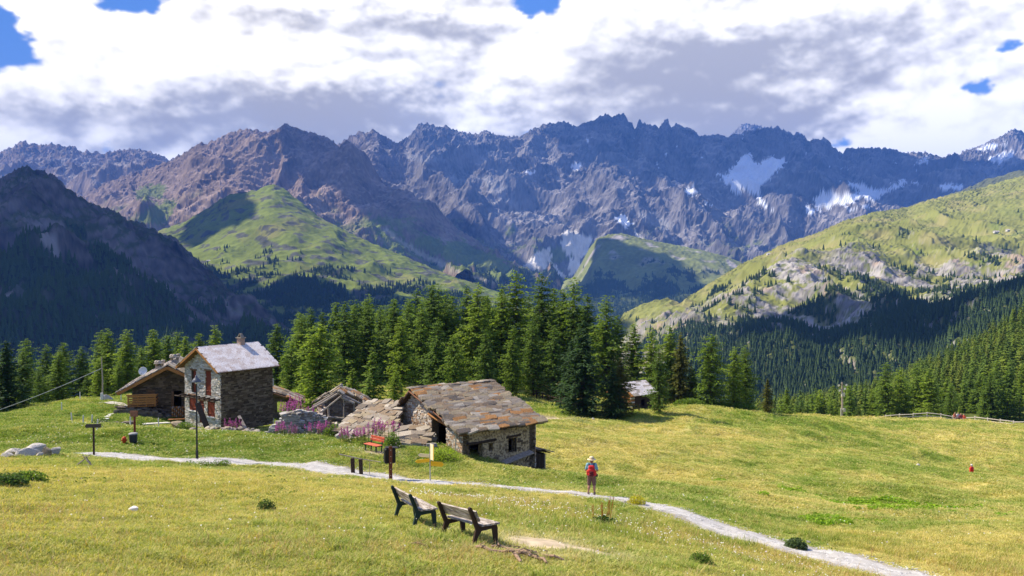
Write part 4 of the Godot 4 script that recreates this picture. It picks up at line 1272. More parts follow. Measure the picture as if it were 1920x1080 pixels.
# dry stones in rough courses on the face of a wall
func courses(st: SurfaceTool, t: Transform3D, top: Array, holes: Array, size: Vector2, proud: float, tones: Array, from := 0.0, bare := 0.0) -> void:
	var w: float = top[-1].x
	var high := 0.0
	for p in top: high = maxf(high, p.y)
	var y := from
	while y < high:
		var ch := size.y * rng.randf_range(0.6, 1.4)
		var s := -rng.randf() * size.x * 0.5
		while s < w:
			var l := size.x * rng.randf_range(0.45, 1.6)
			var s1 := minf(s + l, w + proud * 0.6)
			var s0 := maxf(s, -proud * 0.6)
			s += l
			var m := (s0 + s1) / 2
			if top_at(top, clampf(m, 0, w)) < y + ch * 0.6: continue
			var hit := false
			for h in holes:
				if s1 > h.position.x and s0 < h.end.x and y + ch * 0.7 > h.position.y and y + ch * 0.3 < h.end.y:
					if s0 < h.position.x - 0.06: s1 = h.position.x
					elif s1 > h.end.x + 0.06: s0 = h.end.x
					else: hit = true
			if hit or s1 - s0 < 0.04: continue
			if bare > 0.0 and rng.randf() < bare: continue
			var c: Color = tones[rng.randi() % tones.size()]
			var k := rng.randf_range(0.75, 1.25)
			st.set_color(Color(c.r * k, c.g * k, c.b * k))
			var z := proud * rng.randf_range(0.25, 1.0)
			box(st, Vector3(s0 + 0.008, y + 0.006, -0.05), Vector3(s1 - 0.008, minf(y + ch * rng.randf_range(0.85, 0.99), top_at(top, clampf(m, 0, w)) + 0.02), z), t, minf(0.018, ch * 0.12))
		y += ch

# the four faces of a house L long (x), W deep (-z): gable at x = 0, front at z = 0, far gable, back
func faces_of(l: float, w: float) -> Array:
	return [Transform3D(Basis(Vector3.BACK, Vector3.UP, Vector3.LEFT), Vector3(0, 0, -w)), Transform3D(Basis(), Vector3.ZERO),
		Transform3D(Basis(Vector3.FORWARD, Vector3.UP, Vector3.RIGHT), Vector3(l, 0, 0)), Transform3D(Basis(Vector3.LEFT, Vector3.UP, Vector3.FORWARD), Vector3(l, 0, -w))]

func shutter(parent: Node3D, called: String, t: Transform3D, r: Rect2, m: Material, ajar := 0.0) -> void:
	var p := part(called, plank_leaf(r.size, 4), m, parent, t * Transform3D(Basis(Vector3.UP, ajar), Vector3(r.position.x, r.position.y, -0.06)))
	for y in [0.18, 0.82]:
		var st := mb()
		cut_box(st, Vector3(0.04, r.size.y * y - 0.04, 0.045), Vector3(r.size.x - 0.04, r.size.y * y + 0.04, 0.07), 0.008)
		part("crossbar", flat(st), m, p)

func plank_leaf(size: Vector2, n: int) -> ArrayMesh:
	var st := mb()
	for k in n:
		cut_box(st, Vector3(size.x * k / n + 0.006, 0.01, 0), Vector3(size.x * (k + 1) / n - 0.006, size.y - 0.01, 0.045), 0.012)
	return flat(st)

func log_mesh(a: Vector3, b: Vector3, r0: float, r1: float, sides := 7) -> ArrayMesh:
	var st := mb()
	var mid := a.lerp(b, 0.5) + Vector3(rng.randf_range(-1, 1), rng.randf_range(-1, 1), rng.randf_range(-1, 1)) * a.distance_to(b) * 0.015
	tube(st, [a, a.lerp(mid, 0.5), mid, mid.lerp(b, 0.5), b], [r0, r0 * 0.97, (r0 + r1) / 2, r1 * 1.03, r1], sides)
	return flat(st)

const GREY_STONE := [Color(0.38, 0.36, 0.33), Color(0.46, 0.44, 0.40), Color(0.32, 0.28, 0.24), Color(0.40, 0.34, 0.27), Color(0.54, 0.51, 0.47)]
const WARM_STONE := [Color(0.50, 0.41, 0.30), Color(0.58, 0.49, 0.38), Color(0.42, 0.30, 0.21), Color(0.52, 0.48, 0.43), Color(0.62, 0.56, 0.48), Color(0.44, 0.29, 0.18)]

# ---------------------------------------------------------------- the tall house
func tall_house() -> void:
	var l := 4.85
	var w := 4.9
	var h := 5.0
	var at := Vector3(-22.77, -196.1*0.001*66.4, -66.4)
	var t := thing("stone_house", "tall narrow two storey stone house with pale slate roof and red shutters", "house", at, deg_to_rad(53.1))
	var f := faces_of(l, w)
	var mid := w / 2
	var rise := 1.45
	var gable := [Vector2(0, h), Vector2(mid, h + rise), Vector2(w, h)]
	var level := [Vector2(0, h), Vector2(l, h)]
	# openings of the gable, counted from its far corner
	var up_l := Rect2(w - 3.95, 2.85, 0.62, 1.8)
	var up_r := Rect2(w - 2.0, 2.8, 0.74, 1.95)
	var low_l := Rect2(w - 4.3, 1.4, 0.98, 1.2)
	var door := Rect2(w - 2.85, 0.55, 0.62, 1.75)
	var low_r := Rect2(w - 1.78, 1.15, 1.0, 1.3)
	var holes := [up_l, up_r, low_l, door, low_r]
	var st := mb()
	wall_mesh(st, f[0], gable, holes, 0.45)
	for k in [1, 3]: wall_mesh(st, f[k], level, [], 0.449)
	wall_mesh(st, f[2], gable, [], 0.45)
	part("wall", flat(st), M.mortar, t)
	var sc := mb()
	courses(sc, f[0], gable, holes, Vector2(0.30, 0.105), 0.05, [Color(0.56, 0.54, 0.48), Color(0.62, 0.59, 0.54), Color(0.47, 0.43, 0.37), Color(0.58, 0.50, 0.39), Color(0.68, 0.65, 0.61)])
	for k in [1, 2]: courses(sc, f[k], level if k == 1 else gable, [], Vector2(0.34, 0.11), 0.06, [Color(0.135, 0.095, 0.055), Color(0.18, 0.13, 0.08), Color(0.10, 0.07, 0.042), Color(0.23, 0.175, 0.11)])  # shade of these walls is put into stone tones darker than the gable
	part("stone_courses", flat(sc), M.stone, t, Transform3D(), "stuff")
	var i := mb()
	box(i, Vector3(0.5, 2.66, -w + 0.5), Vector3(l - 0.5, 2.76, -0.5))
	part("floor", flat(i), M.dark_timber, t)
	shutter(t, "shutter", f[0], Rect2(up_l.position + Vector2(0.24, 0.02), Vector2(0.37, 1.76)), M.red_paint)
	shutter(t, "shutter", f[0], Rect2(up_r.position + Vector2(0.02, 0.02), Vector2(0.35, 1.91)), M.red_paint)
	shutter(t, "shutter", f[0], Rect2(up_r.position + Vector2(0.37, 0.02), Vector2(0.35, 1.91)), M.red_paint)
	shutter(t, "shutter", f[0], Rect2(low_l.position + Vector2(0.01, 0.01), Vector2(0.48, 1.18)), M.red_paint)
	shutter(t, "shutter", f[0], Rect2(low_l.position + Vector2(0.5, 0.01), Vector2(0.46, 1.18)), M.red_paint)
	shutter(t, "shutter", f[0], Rect2(low_r.position + Vector2(0.01, 0.01), Vector2(0.49, 1.28)), M.red_paint)
	shutter(t, "shutter", f[0], Rect2(low_r.position + Vector2(0.51, 0.01), Vector2(0.48, 1.28)), M.red_paint)
	shutter(t, "door", f[0], Rect2(door.position + Vector2(0.01, 0.01), Vector2(0.6, 1.73)), M.red_paint)
	for r in [low_l, low_r]:
		var s := mb()
		cut_box(s, Vector3(r.position.x - 0.1, r.position.y - 0.09, -0.2), Vector3(r.end.x + 0.1, r.position.y - 0.005, 0.13), 0.015, f[0])
		part("window_sill", flat(s), M.chalk, t)
	for r in [up_l, up_r, low_l, door, low_r]:
		var s := mb()
		cut_box(s, Vector3(r.position.x - 0.14, r.end.y + 0.004, -0.2), Vector3(r.end.x + 0.14, r.end.y + 0.13, 0.075), 0.015, f[0])
		part("lintel", flat(s), M.timber, t)
	for k in 9:
		var z := -w - 0.5 + k * (w + 0.4) / 8.0
		if k > 0 or true:
			part("balcony_joist", log_mesh(Vector3(0.1, 2.62, clampf(z, -w + 0.05, -0.1)), Vector3(-0.62, 2.60, clampf(z, -w + 0.05, -0.1)), 0.07, 0.065, 6), M.dark_timber, t)
	part("balcony_beam", log_mesh(Vector3(-0.5, 2.5, -w - 0.7), Vector3(-0.5, 2.48, -0.1), 0.06, 0.055, 6), M.dark_timber, t)
	# roof
	var ov := 0.55
	var oe := 0.42
	var pitch := rise / mid
	var roof := part("roof", roof_deck(l, w, h, rise, mid, ov, oe, 0.14), M.timber, t)
	var y0 := h - oe * pitch + 0.15
	var ry := h + rise + 0.15
	slabs(roof, "roof_tile", V(-ov, y0, oe), V(l + ov * 0.8, y0, oe), V(l + ov * 0.8, ry, -mid), V(-ov, ry, -mid), 10, 0.44, 0.035, M.tile, M.tile_shape, true, 0.12)
	slabs(roof, "back_roof_tile", V(l + ov * 0.8, y0, -w - oe), V(-ov, y0, -w - oe), V(-ov, ry, -mid), V(l + ov * 0.8, ry, -mid), 10, 0.44, 0.035, M.tile, M.tile_shape, false, 0.12)
	var e := mb()
	for s in [1, -1]:
		bar(e, V(-ov - 0.03, y0 - 0.10, -mid + s * (mid + oe)), V(-ov - 0.03, ry - 0.10, -mid), 0.04, 0.17)
	part("bargeboard", flat(e), M.warm_timber, t)
	var g := mb()
	tube(g, [V(-ov, y0 - 0.06, oe + 0.07), V(l + ov * 0.8, y0 - 0.06, oe + 0.07)], [0.055, 0.055], 8)
	part("gutter", flat(g), matt(Color(0.22, 0.10, 0.05), 0.5), t)
	for k in 7:
		var x := -ov + 0.1 + (l + ov * 1.6) * k / 6.0
		var b := mb()
		bar(b, V(x, y0 - 0.22 + 0.06, oe - 0.05), V(x, ry - 0.22, -mid + 0.02), 0.09, 0.12)
		part("rafter", flat(b), M.timber, t)
	var ch := mb()
	box(ch, V(l * 0.70, h + rise - 0.3, -mid - 0.25), V(l * 0.70 + 0.42, h + rise + 0.62, -mid + 0.25))
	var cn := part("chimney", flat(ch), textured(560, 0.05, [[0.3, Color(0.25, 0.16, 0.11)], [0.7, Color(0.48, 0.35, 0.27)]], 0.5, 1.0), t)
	var cc := mb()
	box(cc, V(l * 0.70 - 0.08, h + rise + 0.624, -mid - 0.33), V(l * 0.70 + 0.50, h + rise + 0.70, -mid + 0.33), Transform3D(), 0.01)
	for s in [-1, 1]:
		hexa(cc, [V(l * 0.70 + 0.05, h + rise + 0.70, -mid + s * 0.24 - 0.03), V(l * 0.70 + 0.37, h + rise + 0.70, -mid + s * 0.24 - 0.03), V(l * 0.70 + 0.05, h + rise + 0.70, -mid + s * 0.24 + 0.03), V(l * 0.70 + 0.37, h + rise + 0.70, -mid + s * 0.24 + 0.03),
			V(l * 0.70 + 0.1, h + rise + 1.02, -mid + s * 0.03 - 0.03), V(l * 0.70 + 0.32, h + rise + 1.02, -mid + s * 0.03 - 0.03), V(l * 0.70 + 0.1, h + rise + 1.02, -mid + s * 0.03 + 0.03), V(l * 0.70 + 0.32, h + rise + 1.02, -mid + s * 0.03 + 0.03)])
	part("chimney_cap", flat(cc), M.slab[0], cn)

# boards under the slabs; the ridge may stand off the middle
func roof_deck(l: float, w: float, h: float, rise: float, mid: float, ov: float, oe: float, thick: float) -> ArrayMesh:
	var st := mb()
	for s in [0, 1]:
		var half: float = mid if s == 0 else w - mid
		var ze: float = oe if s == 0 else -w - oe
		var ye := h - oe * rise / half
		var zr := -mid
		var a := V(-ov, ye, ze); var b := V(l + ov * 0.8, ye, ze); var c := V(-ov, h + rise, zr); var e := V(l + ov * 0.8, h + rise, zr)
		var up := V(0, thick, 0)
		if s == 0: hexa(st, [c, e, a, b, c + up, e + up, a + up, b + up])
		else: hexa(st, [a, b, c, e, a + up, b + up, c + up, e + up])
	return flat(st)

# ---------------------------------------------------------------- the barn
func barn() -> void:
	var l := 5.6
	var w := 8.0
	var h := 3.8
	var mid := 5.7
	var rise := 1.75
	var at := Vector3(-3.02, -13.75, -51.4)
	var t := thing("stone_barn", "old stone barn with sagging roof of rust and grey stone slabs", "barn", at, deg_to_rad(36.0))
	var f := faces_of(l, w)
	var gable := [Vector2(0, h), Vector2(w - mid, h + rise), Vector2(w, h)]
	var far := [Vector2(0, h), Vector2(mid, h + rise), Vector2(w, h)]
	var level := [Vector2(0, h), Vector2(l, h)]
	var gate := Rect2(w - 3.55, 2.3, 1.75, 1.95)
	var door := Rect2(0.5, 0.9, 1.0, 1.95)
	var slot := Rect2(1.95, 2.3, 0.34, 0.5)
	var win := Rect2(3.45, 2.02, 0.66, 0.9)
	var st := mb()
	wall_mesh(st, f[0], gable, [gate], 0.5)
	wall_mesh(st, f[2], far, [], 0.5)
	wall_mesh(st, f[3], level, [], 0.499)
	part("wall", flat(st), M.mortar, t)
	var pw := mb()
	wall_mesh(pw, f[1], level, [door, slot, win], 0.499)
	part("plastered_wall", flat(pw), M.plaster, t)
	var sc := mb()
	courses(sc, f[0], gable, [gate], Vector2(0.26, 0.095), 0.06, WARM_STONE)
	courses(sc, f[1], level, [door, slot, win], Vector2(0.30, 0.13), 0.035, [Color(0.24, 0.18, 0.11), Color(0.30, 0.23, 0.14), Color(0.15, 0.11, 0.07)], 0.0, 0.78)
	courses(sc, f[2], far, [], Vector2(0.3, 0.12), 0.05, WARM_STONE)
	part("stone_courses", flat(sc), M.stone, t, Transform3D(), "stuff")
	var fl := mb()
	box(fl, V(0.5, 2.1, -w + 0.5), V(l - 0.5, 2.24, -1.7))
	part("hay_floor", flat(fl), M.dark_timber, t)
	part("door_lintel", log_mesh(V(0.3, 2.93, 0.02), V(2.5, 2.98, 0.02), 0.09, 0.08), M.dark_timber, t)
	part("window_lintel", log_mesh(V(3.3, 3.0, 0.02), V(4.4, 3.06, 0.02), 0.08, 0.07), M.dark_timber, t)
	part("gate_lintel", log_mesh(V(-0.06, 4.30, -3.9), V(-0.06, 3.86, -1.4), 0.09, 0.08), M.warm_timber, t)
	shutter(t, "barn_door", f[1], Rect2(0.52, 0.92, 0.96, 1.9), M.dark_timber, 1.25)
	var fr := mb()
	for q in [[0.0, 0.0, 0.06, 0.9], [0.6, 0.0, 0.66, 0.9], [0.06, 0.84, 0.6, 0.9], [0.06, 0.0, 0.6, 0.06], [0.30, 0.06, 0.35, 0.84]]:
		cut_box(fr, V(3.45 + q[0], 2.02 + q[1], -0.14), V(3.45 + q[2], 2.02 + q[3], -0.08), 0.01)
	part("window", flat(fr), M.dark_timber, t)
	var sh := mb()
	bar(sh, V(2.3, 1.42, 0.28), V(5.15, 1.92, 0.22), 0.5, 0.05, V(0, 1, 0.25))
	part("ledge_board", flat(sh), M.old_timber, t)
	for x in [2.6, 4.8]:
		part("ledge_bracket", log_mesh(V(x, 0.9 + (x - 2.6) * 0.2, 0.0), V(x, 1.38 + (x - 2.6) * 0.17, 0.34), 0.035, 0.035, 5), M.dark_timber, t)
	# roof
	var ov := 0.45
	var oe := 0.45
	var roof := part("roof", roof_deck(l, w, h, rise, mid, ov, oe, 0.10), M.dark_timber, t)
	var pr := rise / mid
	var pl := rise / (w - mid)
	slabs(roof, "roof_slab", V(-ov - 0.05, h - oe * pr + 0.10, oe + 0.1), V(l + ov, h - oe * pr + 0.10, oe + 0.1), V(l + ov * 0.9, h + rise + 0.06, -mid), V(-ov - 0.05, h + rise + 0.16, -mid), 32, 0.72, 0.075, [M.slab[0], M.slab[2], M.slab[4], M.slab[2], M.slab[0], M.slab[0], M.slab[2], M.slab[5], M.slab[0], M.slab[1], M.slab[4], M.slab[3]], M.slab_shapes, true, 1.8)
	slabs(roof, "back_roof_slab", V(l + ov, h - oe * pl + 0.10, -w - oe), V(-ov - 0.05, h - oe * pl + 0.10, -w - oe), V(-ov - 0.05, h + rise + 0.1, -mid), V(l + ov, h + rise + 0.1, -mid), 9, 0.5, 0.055, M.slab, M.slab_shapes, false, 1.0)
	for k in 14:
		var x := -ov + 0.2 + k * (l + ov * 1.6) / 13.0
		part("ridge_slab", M.slab_shapes[k % 6], M.slab[(k * 5) % 6], roof, Transform3D(Basis(Vector3.UP, rng.randf_range(-0.3, 0.3)).rotated(Vector3.RIGHT, rng.randf_range(-0.1, 0.2)).scaled_local(Vector3(0.62, 0.06, 0.66)), V(x, h + rise + 0.20 + rng.randf_range(0, 0.06), -mid - 0.05)))
	for s in 5:
		var z := oe - 0.1 - s * (mid + oe - 0.2) / 4.0
		part("purlin", log_mesh(V(-ov + 0.02, h - 0.06 - z * pr, z), V(0.1, h - 0.06 - z * pr, z), 0.07, 0.07, 6), M.timber, t)
	part("verge_pole", log_mesh(V(-ov - 0.06, h - oe * pr + 0.04, oe), V(-ov - 0.06, h + rise + 0.04, -mid), 0.05, 0.045, 6), matt(Color(0.20, 0.085, 0.04), 0.7), t)
	# the lean-to at its right end
	var s := thing("lean_to_shed", "low dark plank shed with sloping roof against the barn's right end", "shed", at + Basis(Vector3.UP, deg_to_rad(36.0)) * V(l + 0.07, -0.5, -0.6), deg_to_rad(36.0))
	for k in 4:
		var b := mb()
		cut_box(b, V(0.03 + k * 0.29, 0, -0.05), V(0.30 + k * 0.29, 2.2 - 0.10 * k, 0), 0.01)
		part("plank", flat(b), M.dark_timber, s)
	for k in 5:
		var b := mb()
		cut_box(b, V(1.16, 0, -0.38 - k * 0.32), V(1.21, 1.95, -0.08 - k * 0.32), 0.01)
		part("plank", flat(b), M.dark_timber, s)
	for p in [V(0.04, 0, -0.09), V(1.12, 0, -0.09)]:
		var b := mb()
		cut_box(b, p - V(0.0, 0, 0.03), p + V(0.09, 2.2 - p.x * 0.25, 0.14), 0.01)
		part("post", flat(b), M.old_timber, s)
	var rf := mb()
	bar(rf, V(-0.05, 2.36, -0.75), V(1.5, 1.98, -0.75), 1.9, 0.07)
	var rp := part("shed_roof", flat(rf), M.dark_timber, s)
	slabs(rp, "roof_slab", V(1.52, 2.03, 0.18), V(1.52, 2.03, -1.65), V(-0.05, 2.42, -1.65), V(-0.05, 2.42, 0.18), 3, 0.5, 0.045, M.slab, M.slab_shapes, true, 0.8)

# ---------------------------------------------------------------- ruins
func rubble_wall(st: SurfaceTool, t: Transform3D, top: Array, thick: float, tones: Array) -> void:
	var both := [t, t * Transform3D(Basis(Vector3.UP, PI), V(top[-1].x, 0, -thick))]
	var back := []
	for k in range(top.size() - 1, -1, -1): back.append(Vector2(top[-1].x - top[k].x, top[k].y))
	courses(st, both[0], top, [], Vector2(0.30, 0.13), 0.10, tones)
	courses(st, both[1], back, [], Vector2(0.30, 0.13), 0.10, tones)
	# loose stones along the top and the ends
	var s := 0.0
	while s < top[-1].x:
		var k := rng.randf_range(0.7, 1.2)
		var c: Color = tones[rng.randi() % tones.size()]
		st.set_color(Color(c.r * k, c.g * k, c.b * k))
		var q := Transform3D(Basis(Vector3(rng.randf(), rng.randf(), 0.3).normalized(), rng.randf_range(-0.5, 0.5)), V(s, top_at(top, s) + 0.02, -thick * rng.randf_range(0.2, 0.8)))
		box(st, V(-0.2, -0.07, -0.16) * rng.randf_range(0.6, 1.2), V(0.2, 0.07, 0.16), t * q, 0.04)
		s += rng.randf_range(0.12, 0.26)

func ruins() -> void:
	# collapsed house: a timber gable on broken walls
	var at := spot(-231.5, 60.5)
	at.y = -11.75
	var t := thing("collapsed_house", "collapsed stone house whose bare roof timbers stand over a dark hollow", "ruin", at, 0.12)
	var st := mb()
	rubble_wall(st, Transform3D(Basis(), V(-0.1, 0, 0)), [Vector2(0, 1.1), Vector2(0.5, 0.9), Vector2(1.1, 0.5), Vector2(2.0, 0.3), Vector2(3.4, 0.5)], 0.45, WARM_STONE)
	rubble_wall(st, Transform3D(Basis(Vector3.FORWARD, Vector3.UP, Vector3.RIGHT), V(3.4, 0, 0)), [Vector2(0, 1.5), Vector2(1.5, 1.9), Vector2(3.0, 1.7)], 0.45, WARM_STONE)
	rubble_wall(st, Transform3D(Basis(Vector3.BACK, Vector3.UP, Vector3.LEFT), V(0, 0, -3.2)), [Vector2(0, 1.6), Vector2(1.5, 1.5), Vector2(3.2, 0.9)], 0.45, WARM_STONE)
	rubble_wall(st, Transform3D(Basis(), V(0, 0, -3.2)), [Vector2(0, 1.8), Vector2(1.7, 2.6), Vector2(3.4, 1.8)], 0.45, GREY_STONE)
	part("wall", flat(st), M.stone, t, Transform3D(), "stuff")
	var fl := mb()
	box(fl, V(0.3, -0.3, -2.8), V(3.2, 0.05, -0.3))
	part("floor", flat(fl), M.mortar, t)
	var ap := V(1.62, 2.72, 0.05)
	for lg in [[V(-0.45, 1.55, 0.15), ap + V(0, 0.0, 0), 0.085], [V(0.25, 1.25, 0.32), ap + V(0.25, -0.15, 0.25), 0.075], [ap, V(3.3, 1.85, 0.0), 0.09], [ap + V(0.15, -0.25, 0.1), V(2.75, 2.0, 0.3), 0.10],
			[V(0.95, 0.45, 0.1), V(0.90, 1.75, 0.05), 0.09], [V(2.05, 0.35, 0.05), V(1.98, 2.35, 0.0), 0.055], [V(2.7, 0.45, 0.05), V(2.72, 1.95, 0.0), 0.06], [V(0.85, 1.05, 0.2), V(2.0, 0.92, 0.25), 0.085],
			[V(0.35, 1.15, 0.35), V(1.0, 0.35, 0.6), 0.06], [V(0.5, 0.9, 0.5), V(1.5, 0.1, 0.7), 0.06], [V(0.1, 1.6, -0.6), V(0.85, 0.55, 0.5), 0.06], [ap + V(0, 0.05, 0.1), ap + V(0, 0.1, -3.2), 0.10], [V(-0.3, 1.6, -1.5), ap + V(0, 0, -1.5), 0.08], [V(3.5, 1.75, -1.5), ap + V(0, 0, -1.5), 0.08], [V(0.7, 1.1, 0.1), V(1.05, 0.2, 0.35), 0.05]]:
		part("roof_beam", log_mesh(lg[0], lg[1], lg[2], lg[2] * 0.85), M.old_timber, t)
	slabs(t, "roof_slab", V(3.6, 1.85, 0.2), V(3.6, 1.85, -3.1), V(1.62, 2.85, -3.1), V(1.62, 2.85, 0.1), 7, 0.5, 0.06, M.slab, M.slab_shapes, true, 1.6, func(u, v): return u < 0.3 and v > 0.1 and v < 0.85 or rng.randf() < 0.15)
	slabs(t, "roof_slab", V(-0.4, 1.7, -3.1), V(-0.4, 1.7, -0.2), V(1.62, 2.85, -0.1), V(1.62, 2.85, -3.1), 7, 0.5, 0.06, [M.slab[1], M.slab[4]], M.slab_shapes, true, 1.6, func(u, v): return u > 0.35 and v < 0.85)
	# broken walls left of it
	t = thing("ruined_wall", "jagged remains of a stone wall with a lit pillar and dark recess", "ruin", Vector3(-17.13, -11.95, -58.5), 0.08)
	st = mb()
	rubble_wall(st, Transform3D(Basis(), V(0, 0, 0.2)), [Vector2(0, 0.25), Vector2(0.5, 0.75), Vector2(1.1, 1.25), Vector2(1.42, 1.6)], 0.7, GREY_STONE)
	rubble_wall(st, Transform3D(Basis(Vector3.UP, 0.35), V(1.5, 0, 0.75)), [Vector2(0, 1.85), Vector2(0.9, 1.9), Vector2(1.1, 1.7)], 0.6, [Color(0.44, 0.40, 0.34), Color(0.38, 0.33, 0.27), Color(0.50, 0.46, 0.40)])
	rubble_wall(st, Transform3D(Basis(), V(2.3, 0, -0.3)), [Vector2(0, 1.9), Vector2(1.0, 1.65), Vector2(1.9, 1.35)], 0.6, GREY_STONE)
	rubble_wall(st, Transform3D(Basis(Vector3.UP, -0.5), V(2.4, 0, 0.6)), [Vector2(0, 1.3), Vector2(0.3, 0.9), Vector2(0.8, 0.35)], 0.5, GREY_STONE)
	part("stones", flat(st), M.stone, t, Transform3D(), "stuff")
	# the low roof between the timbers and the barn
	t = thing("low_ruin", "low ruined hut almost buried under its own roof of stone slabs", "ruin", Vector3(-11.53, -11.3, -55.5), 0.0)
	var a := V(0, 0.55, 0)
	var b := V(-7.31--11.53, 0.40, 2.9)
	var c := V(-7.55--11.53, 2.05, -2.5)
	var e := V(-10.21--11.53, 1.75, -4.5)
	var dk := mb()
	var dn := V(0, -0.12, 0)
	hexa(dk, [e + dn * 2, c + dn * 2, a + dn * 2, b + dn * 2, e + dn * 0.3, c + dn * 0.3, a + dn * 0.3, b + dn * 0.3])
	var roof := part("roof", flat(dk), M.dark_timber, t)
	slabs(roof, "roof_slab", a, b, c, e, 22, 0.60, 0.07, [M.slab[0], M.slab[4], M.slab[2], M.slab[0], M.slab[2], M.slab[5], M.slab[1]], M.slab_shapes, true, 2.0, func(u, v): return rng.randf() < 0.06)
	st = mb()
	for k in 44:
		var q := rng.randf()
		var p := a.lerp(b, q) + V(rng.randf_range(-0.3, 0.3), rng.randf_range(-0.75, -0.05), rng.randf_range(-0.2, 0.55))
		var cl: Color = GREY_STONE[rng.randi() % 5]
		st.set_color(cl * rng.randf_range(0.9, 1.3))
		box(st, V(-0.22, -0.12, -0.16) * rng.randf_range(0.6, 1.2), V(0.22, 0.12, 0.16), Transform3D(Basis(Vector3(rng.randf(), rng.randf(), rng.randf()).normalized(), rng.randf() * 2.0), p), 0.06)
	part("fallen_stones", flat(st), M.stone, t, Transform3D(), "stuff")
	st = mb()
	rubble_wall(st, Transform3D(Basis(), V(0.1, -0.6, -0.25)), [Vector2(0, 0.9), Vector2(4.0, 0.9)], 0.5, GREY_STONE)
	part("wall", flat(st), M.stone, t, Transform3D(), "stuff")
	# slabs stacked beside the barn
	var where := [[748, 806, 54.0, 1.2, 0.9], [757, 815, 53.2, 1.3, 1.0], [770, 823, 52.4, 1.2, 0.9], [783, 813, 53.2, 1.15, 0.8], [796, 824, 52.6, 1.1, 0.9], [779, 803, 54.2, 1.1, 0.8], [764, 802, 54.6, 0.9, 0.8], [791, 805, 54.0, 1.0, 0.8], [744, 798, 54.8, 0.9, 0.8], [803, 816, 53.0, 0.9, 0.7], [760, 828, 52.0, 1.1, 0.9], [785, 829, 51.9, 1.2, 0.8]]
	for k in where.size():
		var q: Array = where[k]
		var b2: float = (q[0] - 960.0) / 1.598
		var p := Vector3(b2 * 0.001 * q[2], (500.0 - q[1]) / 1598.0 * q[2], -q[2])
		var o := solo("stone_slab", M.slab_shapes[k % 6], M.slab[[0, 1, 5, 0, 4, 2][k % 6]], "large loose roof slab leaning in the stack between low ruin and barn", "stone slab", p, 0.0, "roof slabs stacked beside the barn gable")
		o.transform = Transform3D(Basis(Vector3.UP, rng.randf_range(-0.5, 0.5)).rotated(Vector3.RIGHT, 0.30 + rng.randf_range(-0.12, 0.12)).rotated(Vector3.BACK, rng.randf_range(-0.15, 0.15)).scaled_local(V(q[3] * 0.88, 0.08, q[4] * 0.85)), p)
	var heap := thing("slab_bed", "heap of broken stone under the stacked roof slabs beside the barn", "rubble", Vector3.ZERO)
	st = mb()
	for k in 160:
		var bb := rng.randf_range(-138.9, -95.1)
		var d := rng.randf_range(51.6, 56.0)
		var hgt := lerpf((500.0 - 832.0) / 1598.0 * 51.6, (500.0 - 796.0) / 1598.0 * 56.0, (d - 51.6) / 4.4) - 0.2 - rng.randf() * 0.35
		st.set_color(GREY_STONE[rng.randi() % 5] * rng.randf_range(0.7, 1.1))
		box(st, V(-0.35, -0.14, -0.25) * rng.randf_range(0.6, 1.2), V(0.35, 0.14, 0.25), Transform3D(Basis(V(rng.randf(), rng.randf(), rng.randf()).normalized(), rng.randf_range(-0.5, 0.5)), V(bb * 0.001 * d, hgt, -d)), 0.07)
	part("stones", flat(st), M.stone, heap, Transform3D(), "stuff")
	# low stone row before the tall house
	t = thing("low_stone_row", "low broken row of pale stones along the grass before the tall house", "stone wall", Vector3.ZERO)
	for k in 46:
		var bb := lerpf(-380.5, -296.6, rng.randf())
		var d := 62.5 + rng.randf_range(-0.7, 0.9)
		var p := spot(bb, d, rng.randf_range(0.0, 0.28))
		var s2 := rng.randf_range(0.22, 0.5)
		part("stone", M.rocks[k % 5], M.slab[[0, 1, 1, 4][k % 4]], t, Transform3D(Basis(Vector3.UP, rng.randf() * TAU).scaled_local(V(s2, s2 * 0.5, s2 * 0.75)), p))

